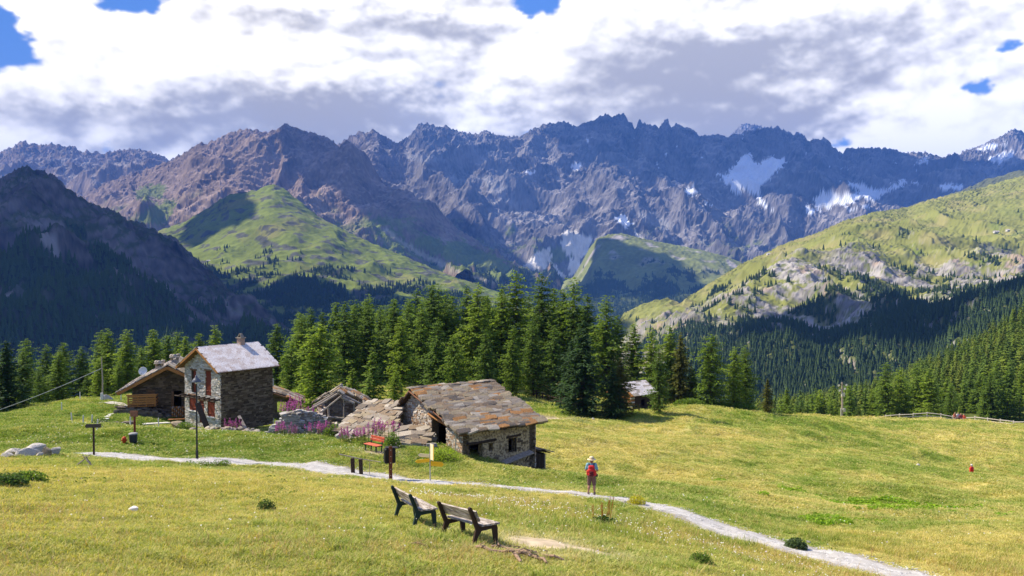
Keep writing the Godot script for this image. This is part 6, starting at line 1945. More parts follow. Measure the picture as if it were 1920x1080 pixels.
func furniture() -> void:
	var f_near := matt(Color(0.045, 0.026, 0.018), 0.55)
	var f_far := matt(Color(0.020, 0.040, 0.036), 0.5)
	# local -z runs from the near end to the far end of the seats
	var a0 := spot(-43.2, 18.1, -0.01)
	var a1 := spot(-85.7, 19.75, -0.01)
	bench("near bench of weathered grey planks on dark brown iron frames", a0 + V(0.05, 0, 0.09), atan2(-(a1 - a0).x, -(a1 - a0).z), f_near, (a0.y - a1.y) * 0.95)
	a0 = spot(-114.5, 20.7, -0.01)
	a1 = spot(-136.7, 22.25, -0.01)
	bench("far bench of weathered grey planks on dark green iron frames", a0 + V(0.05, 0, 0.09), atan2(-(a1 - a0).x, -(a1 - a0).z), f_far, (a0.y - a1.y) * 0.95)
	# red bench by the ruins
	var red := textured(620, 0.03, [[0.3, Color(0.42, 0.075, 0.035)], [0.7, Color(0.58, 0.13, 0.06)]], 0.6, 0.3, 0.55, 4, V(0.2, 1, 1))
	var t := thing("red_bench", "bench with orange red planks and dark legs before the low ruin", "bench", spot(-160.2, 49.8), deg_to_rad(-42.0))
	for k in 3:
		var s := mb()
		cut_box(s, V(-0.62, 0.44, 0.02 + k * 0.15), V(0.62, 0.48, 0.155 + k * 0.15), 0.01)
		part("seat_slat", flat(s), red, t)
	for k in 2:
		var s := mb()
		cut_box(s, V(-0.62, 0.60 + k * 0.16, -0.10 - k * 0.04), V(0.62, 0.745 + k * 0.16, -0.06 - k * 0.04), 0.01)
		part("back_slat", flat(s), red, t)
	for x in [-0.48, 0.48]:
		var s := mb()
		for q in [[V(x, -0.1, 0.40), V(x, 0.438, 0.40)], [V(x, -0.1, 0.0), V(x, 0.5, -0.03)], [V(x, 0.5, -0.03), V(x, 0.9, -0.165)], [V(x, 0.41, -0.05), V(x, 0.41, 0.46)]]:
			bar(s, q[0], q[1], 0.06, 0.05, Vector3.RIGHT)
		part("leg_frame", flat(s), f_far, t)
	# litter bin on a rusty perforated post
	t = thing("litter_bin", "black litter bin hung on a rust brown perforated post", "litter bin", spot(-143.3, 42.3), 0.35)
	var rust := textured(621, 0.04, [[0.3, Color(0.10, 0.032, 0.018)], [0.7, Color(0.17, 0.06, 0.03)]], 0.4, 0.3, 0.7)
	var st := mb()
	cut_box(st, V(-0.085, -0.2, -0.035), V(0.085, 1.72, 0.035), 0.012)
	var post := part("post", flat(st), rust, t)
	for k in 5:
		st = mb()
		lathe(st, [Vector2(0.022, -0.003), Vector2(0.022, 0.003), Vector2(0.0, 0.0035)], 8)
		part("bolt", flat(st), M.steel, post, Transform3D(Basis(Vector3.RIGHT, PI / 2), V(0.0, 0.25 + k * 0.32, 0.037)))
	st = mb()
	cut_box(st, V(-0.27, 0.84, -0.44), V(0.27, 1.56, -0.038), 0.03)
	part("bin", flat(st), matt(Color(0.013, 0.013, 0.014), 0.5), t)
	st = mb()
	cut_box(st, V(-0.30, 1.585, -0.47), V(0.34, 1.625, -0.038), 0.012, Transform3D(Basis(Vector3.BACK, -0.06)))
	part("lid", flat(st), matt(Color(0.02, 0.018, 0.018), 0.5), t)
	# short rail with two posts left of it
	t = thing("short_rail_fence", "two dark posts carrying one thin grey rail beside the path", "fence", spot(-187.7, 43.4))
	for q in [[0.0, 43.4], [-7.7--8.15, 43.2]]:
		st = mb()
		cut_box(st, V(-0.09, -0.3, -0.09), V(0.09, 0.80, 0.09), 0.015, Transform3D(Basis(Vector3.BACK, 0.03), V(q[0], 0, 43.4 - q[1])))
		part("post", flat(st), M.dark_timber, t)
	part("rail", log_mesh(V(-0.72, 0.98, -0.1), V(1.45, 0.62, 0.12), 0.03, 0.02, 6), M.old_timber, t)
	part("stick", log_mesh(V(0.86, -0.1, 0.1), V(0.87, 0.66, 0.1), 0.015, 0.012, 5), M.old_timber, t)
	# yellow signpost
	t = thing("trail_signpost", "grey metal trail signpost with yellow and white arrow plates", "signpost", spot(-96.7, 42.2))
	st = mb()
	tube(st, [V(0, -0.2, 0), V(0, 1.86, 0)], [0.03, 0.03], 10)
	part("pole", flat(st), M.steel, t)
	var yellow := textured(622, 0.03, [[0.3, Color(0.78, 0.44, 0.02)], [0.7, Color(0.86, 0.52, 0.03)]], 0.5, 0.0, 0.5)
	var white := matt(Color(0.80, 0.72, 0.48), 0.5)
	# [height, length, tall, turn, material]
	for q in [[1.22, 0.66, 0.17, PI - 0.30, white], [1.00, 0.78, 0.17, PI + 0.45, yellow], [0.80, 0.74, 0.24, -0.30, yellow]]:
		st = mb()
		var l: float = q[1]
		var hh: float = q[2]
		var o := [Vector2(0.03, 0), Vector2(l - 0.10, 0), Vector2(l, hh / 2), Vector2(l - 0.10, hh), Vector2(0.03, hh)]
		for k in 5:
			var a: Vector2 = o[k]; var b: Vector2 = o[(k + 1) % 5]
			quad(st, V(a.x, a.y, -0.008), V(b.x, b.y, -0.008), V(b.x, b.y, 0.008), V(a.x, a.y, 0.008))
		for s in [-0.008, 0.008]:
			quad(st, V(o[0].x, o[0].y, s), V(o[1].x, o[1].y, s), V(o[3].x, o[3].y, s), V(o[4].x, o[4].y, s))
			tri(st, V(o[1].x, o[1].y, s), V(o[2].x, o[2].y, s), V(o[3].x, o[3].y, s))
		part("arrow_plate", flat(st), q[4], t, Transform3D(Basis(Vector3.UP, q[3]), V(0, q[0], 0.0)))
	st = mb()
	cut_box(st, V(0.035, 1.12, -0.01), V(0.36, 1.92, 0.01), 0.006, Transform3D(Basis(Vector3.UP, -0.95)))
	var pl := part("tall_plate", flat(st), white, t)
	st = mb()
	cut_box(st, V(0.30, 1.14, -0.013), V(0.358, 1.90, 0.013), 0.004, Transform3D(Basis(Vector3.UP, -0.95)))
	part("yellow_edge", flat(st), yellow, pl)
	# street lamp
	t = thing("lamp_post", "tall thin black lamp post with bell shade before the tall house", "lamp post", spot(-371.7, 46.2))
	st = mb()
	tube(st, [V(0, -0.2, 0), V(0, 0.5, 0), V(0, 0.55, 0), V(0, 4.35, 0)], [0.085, 0.075, 0.05, 0.035], 8)
	part("pole", flat(st), M.iron, t)
	st = mbs()
	lathe(st, [Vector2(0.25, 4.28), Vector2(0.235, 4.34), Vector2(0.15, 4.45), Vector2(0.07, 4.52), Vector2(0.055, 4.62), Vector2(0.0, 4.66)], 14)
	part("lamp_shade", done(st), matt(Color(0.10, 0.11, 0.13), 0.4), t)
	st = mbs()
	lathe(st, [Vector2(0.0, 4.16), Vector2(0.08, 4.19), Vector2(0.10, 4.27), Vector2(0.06, 4.34)], 10)
	part("bulb_glass", done(st), matt(Color(0.5, 0.5, 0.48), 0.2), t)
	st = mb()
	box(st, V(-0.35, -0.1, -0.3), V(0.35, 0.06, 0.3), Transform3D(), 0.03)
	part("footing", flat(st), textured(623, 0.04, [[0.3, Color(0.25, 0.20, 0.17)], [0.7, Color(0.40, 0.33, 0.28)]], 0.6), t)
	# the same kind of short pole against the barn
	t = thing("wall_pole", "slim grey pole with a white head standing against the barn's gable", "pole", Vector3(-3.4, -11.9, -51.2))
	st = mb()
	tube(st, [V(0, 0, 0), V(0, 2.0, 0)], [0.035, 0.03], 7)
	part("pole", flat(st), M.steel, t)
	st = mb()
	cut_box(st, V(-0.08, 1.98, -0.08), V(0.08, 2.2, 0.08), 0.02)
	part("head", flat(st), M.chalk, t)
	# dark arrow sign at the left
	t = thing("wooden_arrow_sign", "dark wooden post with one arrow board pointing left", "sign", spot(-493.4, 44.8), 0.05)
	st = mb()
	cut_box(st, V(-0.045, -0.2, -0.04), V(0.045, 1.66, 0.04), 0.01)
	part("post", flat(st), M.dark_timber, t)
	st = mb()
	var ar := [V(-0.42, 1.58, 0), V(-0.34, 1.50, 0), V(0.40, 1.50, 0), V(0.43, 1.70, 0), V(-0.34, 1.69, 0)]
	for s in [0.045, 0.085]:
		for k in range(1, 4): tri(st, ar[0] + V(0, 0, s), ar[k] + V(0, 0, s), ar[k + 1] + V(0, 0, s))
	for k in 5: quad(st, ar[k] + V(0, 0, 0.045), ar[(k + 1) % 5] + V(0, 0, 0.045), ar[(k + 1) % 5] + V(0, 0, 0.085), ar[k] + V(0, 0, 0.085))
	part("arrow_board", flat(st), textured(624, 0.04, [[0.3, Color(0.035, 0.027, 0.022)], [0.62, Color(0.10, 0.085, 0.07)], [0.75, Color(0.16, 0.14, 0.12)]], 0.35), t)
	# brown board and barrel
	t = thing("brown_sign", "reddish brown sign board on a post behind a dark barrel", "sign", spot(-444.9, 51.5), 0.0)
	st = mb()
	cut_box(st, V(-0.055, -0.2, -0.05), V(0.055, 1.75, 0.05), 0.012)
	part("post", flat(st), M.red_paint, t)
	st = mb()
	cut_box(st, V(-0.24, 1.50, 0.055), V(0.24, 1.86, 0.09), 0.012)
	part("board", flat(st), textured(625, 0.05, [[0.35, Color(0.20, 0.07, 0.035)], [0.6, Color(0.30, 0.13, 0.075)], [0.75, Color(0.42, 0.30, 0.22)]], 0.3), t)
	t = thing("barrel", "dark grey barrel with a pale rim at the foot of the brown sign", "barrel", spot(-446.8, 50.9))
	st = mbs()
	lathe(st, [Vector2(0.0, -0.1), Vector2(0.19, -0.1), Vector2(0.225, 0.2), Vector2(0.235, 0.52)], 14)
	part("body", done(st), matt(Color(0.035, 0.036, 0.04), 0.6), t)
	st = mbs()
	lathe(st, [Vector2(0.262, 0.515), Vector2(0.265, 0.57), Vector2(0.20, 0.60), Vector2(0.0, 0.605)], 14)
	part("lid", done(st), matt(Color(0.26, 0.25, 0.24), 0.6), t)
	t = thing("hydrant", "small orange red hydrant in the grass left of the barrel", "hydrant", spot(-457.4, 50.5))
	st = mbs()
	lathe(st, [Vector2(0.0, -0.1), Vector2(0.10, -0.1), Vector2(0.10, 0.28), Vector2(0.12, 0.29), Vector2(0.12, 0.33), Vector2(0.08, 0.40), Vector2(0.0, 0.43)], 12)
	var hm := matt(Color(0.55, 0.07, 0.025), 0.45)
	part("body", done(st), hm, t)
	for s in [-1, 1]:
		st = mb()
		tube(st, [V(0.07 * s, 0.2, 0), V(0.16 * s, 0.2, 0)], [0.045, 0.045], 8)
		part("nozzle", flat(st), hm, t)
	# stakes and the cable pole
	for q in [[147, 765, 80.0, "upper left white stake"], [224, 754, 80.0, "white stake beside the balcony"], [152, 806, 61.0, "white stake left of the arrow sign post"], [168, 810, 60.0, "white stake close to the arrow sign"], [178, 822, 55.0, "taller white stake right of the arrow sign"], [241, 811, 60.0, "white stake close left of the brown sign"], [294, 806, 63.0, "white stake below the pale kerb slab"], [131, 796, 62.0, "leftmost white stake on the slope"], [510, 790, 72.0, "white stake right of the tall house"], [112, 768, 74.0, "white stake furthest from the houses"]]:
		var p := spot((q[0] - 960.0) / 1.598, q[2])
		st = mb()
		cut_box(st, V(-0.035, -0.2, -0.035), V(0.035, 0.72, 0.035), 0.01, Transform3D(Basis(Vector3.BACK, rng.randf_range(-0.08, 0.08))))
		solo("white_stake", flat(st), M.chalk, q[3] + " around the chalet garden", "stake", p, 0.0, "white stakes round the chalet garden")
	t = thing("cable_pole", "thin wooden pole left of the chalet holding the sagging cable", "pole", spot(-482.5, 80.5))
	part("pole", log_mesh(V(0, -0.3, 0), V(-0.05, 4.1, 0), 0.075, 0.05), M.old_timber, t)
	st = mb()
	cut_box(st, V(-0.12, -0.1, -0.05), V(0.12, 0.75, 0.05), 0.01, Transform3D(Basis(), V(0.0, 0, 0.12)))
	part("white_board", flat(st), M.chalk, t)
	st = mb()
	var top := spot(-482.5, 80.5) + V(-0.08, 3.05, 0)
	var low := Vector3(-48.16, -184.1*0.074, -74.0)
	var pts := []
	var rad := []
	for k in 17:
		var f := k / 16.0
		pts.append(top.lerp(low, f) - V(0, 1.0 * f * (1.0 - f), 0))
		rad.append(0.03)
	tube(st, pts, rad, 6)
	solo("sagging_cable", flat(st), matt(Color(0.40, 0.40, 0.36), 0.6), "pale cable sagging from the pole down to the left", "cable")
	# floodlight mast on the skyline
	t = thing("floodlight_mast", "wooden mast with floodlights and cabinets on the meadow's skyline", "mast", spot(388.6, 131.0), 0.2)
	part("pole", log_mesh(V(0, -0.5, 0), V(0, 5.9, 0), 0.17, 0.12), M.old_timber, t)
	st = mb()
	cut_box(st, V(-0.7, 5.55, -0.05), V(0.7, 5.66, 0.05), 0.01)
	part("crossbar", flat(st), M.iron, t)
	st = mb()
	cut_box(st, V(-0.5, 4.75, -0.05), V(0.5, 4.84, 0.05), 0.01)
	part("crossbar", flat(st), M.iron, t)
	for p in [V(-0.62, 5.45, 0.08), V(0.66, 5.48, 0.08), V(-0.45, 4.66, 0.08), V(0.42, 4.9, 0.08)]:
		st = mb()
		lathe(st, [Vector2(0.0, -0.2), Vector2(0.10, -0.2), Vector2(0.22, 0.05)], 10, V(0, 0, 0))
		var fl := part("floodlight", flat(st), M.iron, t, Transform3D(Basis(Vector3.RIGHT, 1.9), p))
		st = mb()
		lathe(st, [Vector2(0.20, 0.045), Vector2(0.12, 0.065), Vector2(0.0, 0.07)], 10)
		part("lens", flat(st), matt(Color(0.8, 0.8, 0.8), 0.25), fl)
	for q in [[V(-0.26, 3.75, 0.14), V(0.30, 4.3, 0.4)], [V(0.02, 1.35, 0.16), V(0.44, 1.9, 0.36)], [V(-0.3, 0.1, 0.1), V(-0.1, 1.9, 0.2)]]:
		st = mb()
		cut_box(st, q[0], q[1], 0.02)
		part("cabinet", flat(st), matt(Color(0.45, 0.44, 0.36), 0.5), t)
	fences()

func rail_fence(label: String, pts: Array, h: float, rails: Array, m: Material, r: float) -> void:
	var t := thing("rail_fence", label, "fence", Vector3.ZERO)
	for i in pts.size():
		part("post", log_mesh(pts[i] - V(0, 0.3, 0), pts[i] + V(0, h + 0.1, 0), r * 1.3, r * 1.2, 6), m, t)
		if i == pts.size() - 1: break
		for y in rails:
			part("rail", log_mesh(pts[i] + V(0, y + rng.randf_range(-0.04, 0.04), 0.08), pts[i + 1] + V(0, y + rng.randf_range(-0.04, 0.04), 0.08), r, r * 0.8, 6), m, t)

func run(list: Array) -> Array:
	var out := []
	for q in list: out.append(spot((q[0] - 960.0) / 1.598, q[1]))
	return out

func fences() -> void:
	var pale := textured(630, 0.03, [[0.3, Color(0.38, 0.34, 0.28)], [0.7, Color(0.58, 0.54, 0.46)]], 0.6)
	rail_fence("pale two rail log fence along the meadow's far edge, left of the seated people", run([[1618, 133], [1640, 132.5], [1664, 132], [1690, 131.5], [1716, 131], [1742, 130.5], [1768, 130], [1790, 129.5]]), 0.85, [0.4, 0.8], pale, 0.075)
	rail_fence("pale two rail log fence along the meadow's far edge, right of the seated people", run([[1812, 129], [1832, 128], [1856, 126.5], [1880, 125], [1905, 123.5], [1930, 122], [1960, 120]]), 0.85, [0.38, 0.78], pale, 0.075)
	rail_fence("dark wooden fence curving down the slope left of the big dark spruce", run([[1000, 112], [1018, 116], [1040, 113], [1000, 108], [1006, 107], [1017, 106.3], [1028, 105.5], [1039, 104.6], [1051, 103.6], [1062, 102.5], [1073, 101]]), 0.85, [0.45, 0.82], M.dark_timber, 0.06)
	rail_fence("grey rail fence in the spruce shade left of the small cabin", run([[1118, 97.5], [1130, 97.5], [1142, 97.2], [1154, 97], [1160, 96.8]]), 0.75, [0.35, 0.7], pale, 0.06)
	rail_fence("dark rail fence just before the small cabin's front corner", run([[1176, 97.5], [1188, 97.8], [1199, 98.5]]), 0.8, [0.4, 0.75], M.dark_timber, 0.06)
	rail_fence("short dark rail fence among the trees right of the cabin", run([[1268, 108], [1276, 108], [1290, 108]]), 0.8, [0.4, 0.75], M.dark_timber, 0.06)

func branches() -> void:
	var bark := textured(640, 0.04, [[0.3, Color(0.17, 0.105, 0.065)], [0.7, Color(0.36, 0.25, 0.17)]], 0.4, 0.8)
	var list := [
		["long bent fallen branch, nearest the bench, with an upturned pale end", [[921, 1028], [934, 1026], [950, 1028], [966, 1034], [980, 1041], [992, 1046], [1000, 1052]], 0.030],
		["fallen branch bowed along the front of the pile", [[892, 1036], [904, 1043], [920, 1047], [940, 1049], [960, 1048], [975, 1046], [990, 1042], [1006, 1038]], 0.025],
		["fallen branch reaching furthest right with a crooked end", [[982, 1046], [994, 1041], [1008, 1039], [1024, 1046], [1040, 1053], [1058, 1054]], 0.026],
		["short forked fallen branch at the front right of the pile", [[964, 1051], [980, 1052], [1000, 1053], [1013, 1057], [1020, 1062], [1025, 1067]], 0.030],
		["stubby broken piece of branch below the pile", [[964, 1051], [967, 1058], [974, 1065], [977, 1069]], 0.028],
		["thin dry stick lying behind the near bench", [[764, 1035], [785, 1037], [802, 1038], [818, 1039]], 0.012]]
	for q in list:
		var st := mb()
		var pts := []
		var rad := []
		for k in q[1].size():
			var a: Array = q[1][k]
			var d: float = 17.7 - (a[1] - 1030.0) * 0.030
			if a[1] > 1033 and a[0] < 830: d = 17.6
			pts.append(spot((a[0] - 960.0) / 1.598, d, q[2] * 1.5 + (0.05 if k % 3 == 1 else 0.0)))
			rad.append(q[2] * 1.3 * (1.15 - 0.6 * k / q[1].size()) * rng.randf_range(0.85, 1.15))
		tube(st, pts, rad, 7)
		for k in range(1, pts.size() - 1, 2):
			tube(st, [pts[k], pts[k] + V(rng.randf_range(-0.12, 0.12), 0.05, rng.randf_range(-0.1, 0.1)), pts[k] + V(rng.randf_range(-0.2, 0.2), 0.10, rng.randf_range(-0.14, 0.14))], [rad[k] * 0.5, rad[k] * 0.4, rad[k] * 0.15], 5)
		solo("fallen_branch", flat(st), bark, q[0], "branch")
	var o := spot(-502.5, 33.5)
	var t := thing("stick_tripod", "little tripod of crossed grey sticks on the near grass", "sticks", o)
	for q in [[V(-0.36, 0, 0.1), V(0.16, 0.42, 0)], [V(0.30, 0, 0.15), V(-0.14, 0.40, 0.0)], [V(0.05, 0, -0.25), V(0.0, 0.38, 0.05)], [V(-0.2, 0.02, 0.2), V(0.34, 0.06, 0.2)]]:
		part("stick", log_mesh(q[0], q[1], 0.03, 0.02, 5), M.old_timber, t)
	# boards leaning about the tall house
	for q in [[-23.98, 64.5, -22.86, 64.2, 2.6, "dark wide board leaning against the sunny wall of the tall house", 0.42, M.dark_timber], [-20.54, 63.6, -19.54, 63.2, 1.5, "pale board leaning in the weeds under the shaded wall", 0.22, M.old_timber], [-20.25, 63.2, -20.59, 63.4, 1.2, "short dark broken board stuck in the rubble under the shaded wall", 0.2, M.dark_timber]]:
		var a := Vector3(q[0], ground(q[0], -q[1]), -q[1])
		var b := Vector3(q[2], ground(q[2], -q[3]), -q[3])
		var st := mb()
		bar(st, a + V(0, q[4] * 0.75, -0.2), b + V(0, -0.05, 0.3), q[6], 0.05, V(0.3, 0.5, 1))
		solo("leaning_board", flat(st), q[7], q[5], "board")

# ---------------------------------------------------------------- plants one can tell apart
func leafy(s: int, n: int, r0: Vector3, leaf: float, stems := true) -> Array:
	var r := RandomNumberGenerator.new()
	r.seed = s
	var lf := mb()
	var sm := mb()
	for k in n:
		var u := r.randf() * TAU
		var e := acos(r.randf_range(0.0, 1.0))
		var q := pow(r.randf(), 0.45)
		var p := V(cos(u) * sin(e) * r0.x, cos(e) * r0.y + 0.02, sin(u) * sin(e) * r0.z) * q
		var a := V(r.randf_range(-1, 1), r.randf_range(-0.2, 0.8), r.randf_range(-1, 1)).normalized()
		var b := a.cross(V(r.randf_range(-1, 1), r.randf_range(-1, 1), r.randf_range(-1, 1))).normalized()
		var z := leaf * r.randf_range(0.6, 1.3)
		tri(lf, p - a * z, p + b * z * 0.45, p + a * z)
		tri(lf, p - a * z, p + a * z, p - b * z * 0.45)
		if stems and k % 14 == 0:
			tube(sm, [V(p.x * 0.15, -0.05, p.z * 0.15), V(p.x * 0.5, p.y * 0.6, p.z * 0.5), p], [0.012 * r0.y * 2.0, 0.008 * r0.y * 2.0, 0.004], 4)
	return [flat(lf), flat(sm)]

func shrub(called: String, label: String, category: String, at: Vector3, s: int, n: int, r0: Vector3, leaf: float, m: Material, group := "") -> void:
	var sh := leafy(s, n, r0, leaf)
	var t := thing(called, label, category, at, 0.0, group)
	part("foliage", sh[0], m, t)
	part("stems", sh[1], M.bark, t)

func fireweed_shape(s: int, n: int, spread: Vector2, h: float) -> Array:
	var r := RandomNumberGenerator.new()
	r.seed = s
	var green := mb()
	var pink := mb()
	for k in n:
		var p := V(r.randf_range(-1, 1) * spread.x, 0, r.randf_range(-1, 1) * spread.y)
		var hh := h * r.randf_range(0.6, 1.2)
		var lean := V(r.randf_range(-0.15, 0.15), 1, r.randf_range(-0.15, 0.15)).normalized()
		tube(green, [p, p + lean * hh], [0.012, 0.006], 4)
		for i in 16:
			var f := r.randf_range(0.05, 0.62)
			var a := V(r.randf_range(-1, 1), r.randf_range(-0.1, 0.6), r.randf_range(-1, 1)).normalized()
			var b := a.cross(Vector3.UP).normalized() * 0.022
			var c := p + lean * hh * f
			tri(green, c - b, c + b, c + a * 0.17)
		for i in 26:
			var f := r.randf_range(0.52, 1.02)
			var w := 0.085 * (1.1 - f) * 2.0 + 0.015
			var c := p + lean * hh * f + V(r.randf_range(-1, 1), r.randf_range(-0.3, 0.3), r.randf_range(-1, 1)) * w
			var a := V(r.randf_range(-1, 1), r.randf_range(-1, 1), r.randf_range(-1, 1)).normalized() * 0.035
			var b := a.cross(V(r.randf(), 1, r.randf())).normalized() * 0.035
			tri(pink, c - a, c + b, c + a)
			tri(pink, c - a, c + a, c - b)
	return [flat(green), flat(pink)]

func plants() -> void:
	var magenta := leaf_mat(Color(0.36, 0.10, 0.27))
	magenta.backlight = Color(0.6, 0.2, 0.5)
	var stalk := leaf_mat(Color(0.10, 0.13, 0.03))
	var shapes := [fireweed_shape(700, 16, Vector2(0.7, 0.5), 1.0), fireweed_shape(701, 12, Vector2(0.5, 0.4), 1.15), fireweed_shape(702, 22, Vector2(1.0, 0.5), 0.9)]
	for q in [[427, 62.8, 1, "tall thin fireweed with few pink spikes under the shaded wall of the tall house", 0.0, 0.75], [440, 63.0, 1, "fireweed clump among boards at the foot of the tall house", 0.0, 0.7],
			[528, 56.6, 0, "magenta fireweed at the left foot of the ruined wall's pillar", 0.0, 0.85], [545, 56.4, 1, "short violet fireweed right of the lit pillar", 0.0, 0.6], [592, 56.5, 2, "bright magenta fireweed in front of the collapsed house's dark hollow", 0.0, 0.85], [608, 56.3, 0, "fireweed between hollow and low ruin", 0.0, 0.8],
			[545, 60.5, 2, "broad fireweed thicket on top of the ruined wall, left part", 1.55, 1.0], [566, 60.2, 2, "broad fireweed thicket on top of the ruined wall, middle part", 1.35, 0.95], [580, 60.0, 2, "fireweed spilling off the ruined wall towards the timbers", 0.95, 0.9], [553, 61.5, 1, "tallest pink fireweed spike group behind the ruined wall", 1.8, 1.0],
			[640, 53.4, 0, "fireweed among the fallen stones at the low ruin's left end", 0.1, 0.7], [656, 53.0, 2, "fireweed along the low ruin's fallen stones, left of the red bench", 0.05, 0.75], [680, 52.2, 0, "fireweed behind the left end of the red bench", 0.1, 0.75], [700, 52.0, 1, "fireweed straight behind the red bench", 0.35, 0.9], [722, 52.6, 2, "reddish fireweed right behind the red bench's back", 0.45, 0.9]]:
		var t := thing("fireweed", q[3], "flowers", spot((q[0] - 960.0) / 1.598, q[1], q[4]), q[0] * 0.7, "fireweed about the ruins")
		part("stems", shapes[q[2]][0], stalk, t)
		part("blossom", shapes[q[2]][1], magenta, t)
		t.scale = Vector3.ONE * q[5]
	var dark := leaf_mat(Color(0.035, 0.065, 0.014))
	var mid := leaf_mat(Color(0.075, 0.12, 0.018))
	var light := leaf_mat(Color(0.16, 0.22, 0.02))
	var yel := leaf_mat(Color(0.30, 0.28, 0.02))
	shrub("small_shrub", "dark leafy little shrub alone in the near grass left of the benches", "shrub", spot(-290.4, 22.4), 801, 900, V(0.27, 0.33, 0.24), 0.028, dark)
	shrub("small_shrub", "round dark green shrub at the lower right of the near grass", "shrub", spot(222.8, 20.3), 802, 1300, V(0.32, 0.30, 0.28), 0.030, mid)
	shrub("juniper", "spiky dark juniper bush on the lower edge of the path", "juniper", spot(336, 29.6), 803, 1300, V(0.42, 0.38, 0.35), 0.05, leaf_mat(Color(0.045, 0.07, 0.028)))
	shrub("fern_clump", "bright fern clump at the left edge of the near grass, upper one", "fern", spot(-570.7, 24.5), 804, 1000, V(0.6, 0.34, 0.4), 0.05, mid)
	shrub("fern_clump", "darker fern clump cut by the left border of the view", "fern", spot(-595.7, 23.2), 805, 1000, V(0.6, 0.30, 0.4), 0.05, dark)
	shrub("yellow_shrub", "yellow green flowering clump beside the path right of the hiker", "shrub", spot(147.1, 36.0), 806, 700, V(0.42, 0.36, 0.3), 0.04, yel)
	shrub("mountain_pine", "low spreading mountain pine on the mound left of the grassy gap", "mountain pine", spot(209, 104.5), 807, 1400, V(2.1, 0.85, 1.2), 0.14, mid, "low pines on the mound")
	shrub("mountain_pine", "low spreading mountain pine on the mound under the pair of larches", "mountain pine", spot(266.6, 106.0), 808, 1600, V(2.4, 0.75, 1.2), 0.14, mid, "low pines on the mound")
	shrub("mountain_pine", "smaller low pine between the mound's grassy gap and the pair of larches", "mountain pine", spot(245.3, 106.0), 809, 1000, V(1.4, 0.6, 1.0), 0.13, mid, "low pines on the mound")
	for q in [[352, 43.6, 0.3], [372, 43.3, 0.34], [388, 43.4, 0.26], [404, 43.1, 0.36], [418, 43.0, 0.3]]:
		shrub("path_weeds", "weed tuft in the loose row where the near grass meets the path, below the lamp post", "weeds", spot((q[0] - 960.0) / 1.598, q[1]), 820 + int(q[0]), 350, V(q[2] * 1.3, q[2] * 1.2, q[2]), 0.045, mid, "weeds below the lamp post")
	shrub("garden_bush", "dark bush on the chalet lawn by the white stakes", "bush", spot(-512.5, 70.0), 830, 500, V(0.4, 0.5, 0.4), 0.05, dark)
	shrub("garden_bush", "round dark bush on the chalet lawn beside the lower wall", "bush", spot(-438.7, 63.5), 831, 600, V(0.5, 0.75, 0.5), 0.06, mid)
	shrub("garden_bush", "low bush at the end of the stepping stones", "bush", spot(-485.6, 60.0), 832, 600, V(0.7, 0.5, 0.5), 0.06, dark)
	shrub("ragwort", "yellow flowering weeds on the grass behind the ruined wall", "weeds", spot(-242.8, 66.0, 0.6), 833, 900, V(1.6, 0.9, 0.8), 0.06, light)
	shrub("nettle_clump", "lush green nettles against the barn's sunny gable", "nettles", spot(-83.9, 49.0, 0.0), 834, 1600, V(1.3, 0.75, 0.8), 0.06, light)
	shrub("nettle_clump", "green nettles by the slab stack right of the red bench", "nettles", spot(-141.4, 51.2, 0.1), 835, 900, V(0.55, 0.8, 0.5), 0.06, mid)
	shrub("nettle_clump", "green weeds at the foot of the collapsed house's hollow", "nettles", spot(-211.5, 55.8), 836, 800, V(0.7, 0.8, 0.5), 0.06, mid)
	shrub("garden_bush", "bush against the rubble row left of the tall house", "bush", spot(-384.9, 62.5), 837, 700, V(0.8, 0.55, 0.5), 0.06, mid)
	# dry dock stalks by the path
	var t := thing("dry_dock", "rust brown dried dock stalks standing beside the path below the hiker", "weeds", spot(106.4, 27.2))
	var r := RandomNumberGenerator.new()
	r.seed = 12
	var rusty := leaf_mat(Color(0.25, 0.10, 0.025))
	for q in [[-0.03, 0.72, 0.02], [0.12, 0.78, 0.10], [0.20, 0.9, 0.06], [0.24, 0.86, 0.14], [-0.30, 0.62, 0.0], [0.05, 0.6, -0.06]]:
		var st := mb()
		var b := V(q[0], -0.02, r.randf_range(-0.1, 0.1))
		var tip := b + V(q[2], q[1], 0)
		tube(st, [b, b.lerp(tip, 0.5) + V(0.01, 0, 0), tip], [0.010, 0.008, 0.005], 5)
		for k in 110:
			var f := r.randf_range(0.35, 1.0)
			var c := b.lerp(tip, f) + V(r.randf_range(-1, 1), r.randf_range(-1, 1), r.randf_range(-1, 1)) * 0.028
			var a := V(r.randf_range(-1, 1), r.randf_range(-1, 1), r.randf_range(-1, 1)).normalized() * 0.018
			tri(st, c - a, c + a.cross(V(0.3, 1, 0.2)), c + a)
		part("stalk", flat(st), rusty, t)
	shrub("dock_leaves", "broad dark dock leaves at the foot of the dried stalks", "weeds", spot(109.5, 26.9), 840, 260, V(0.5, 0.25, 0.35), 0.09, dark)
	# leaf patch in the dip, heads of white flowers
	var many := []
	var tints := []
	r.seed = 15
	var lf := leafy(850, 26, V(0.30, 0.16, 0.30), 0.075, false)
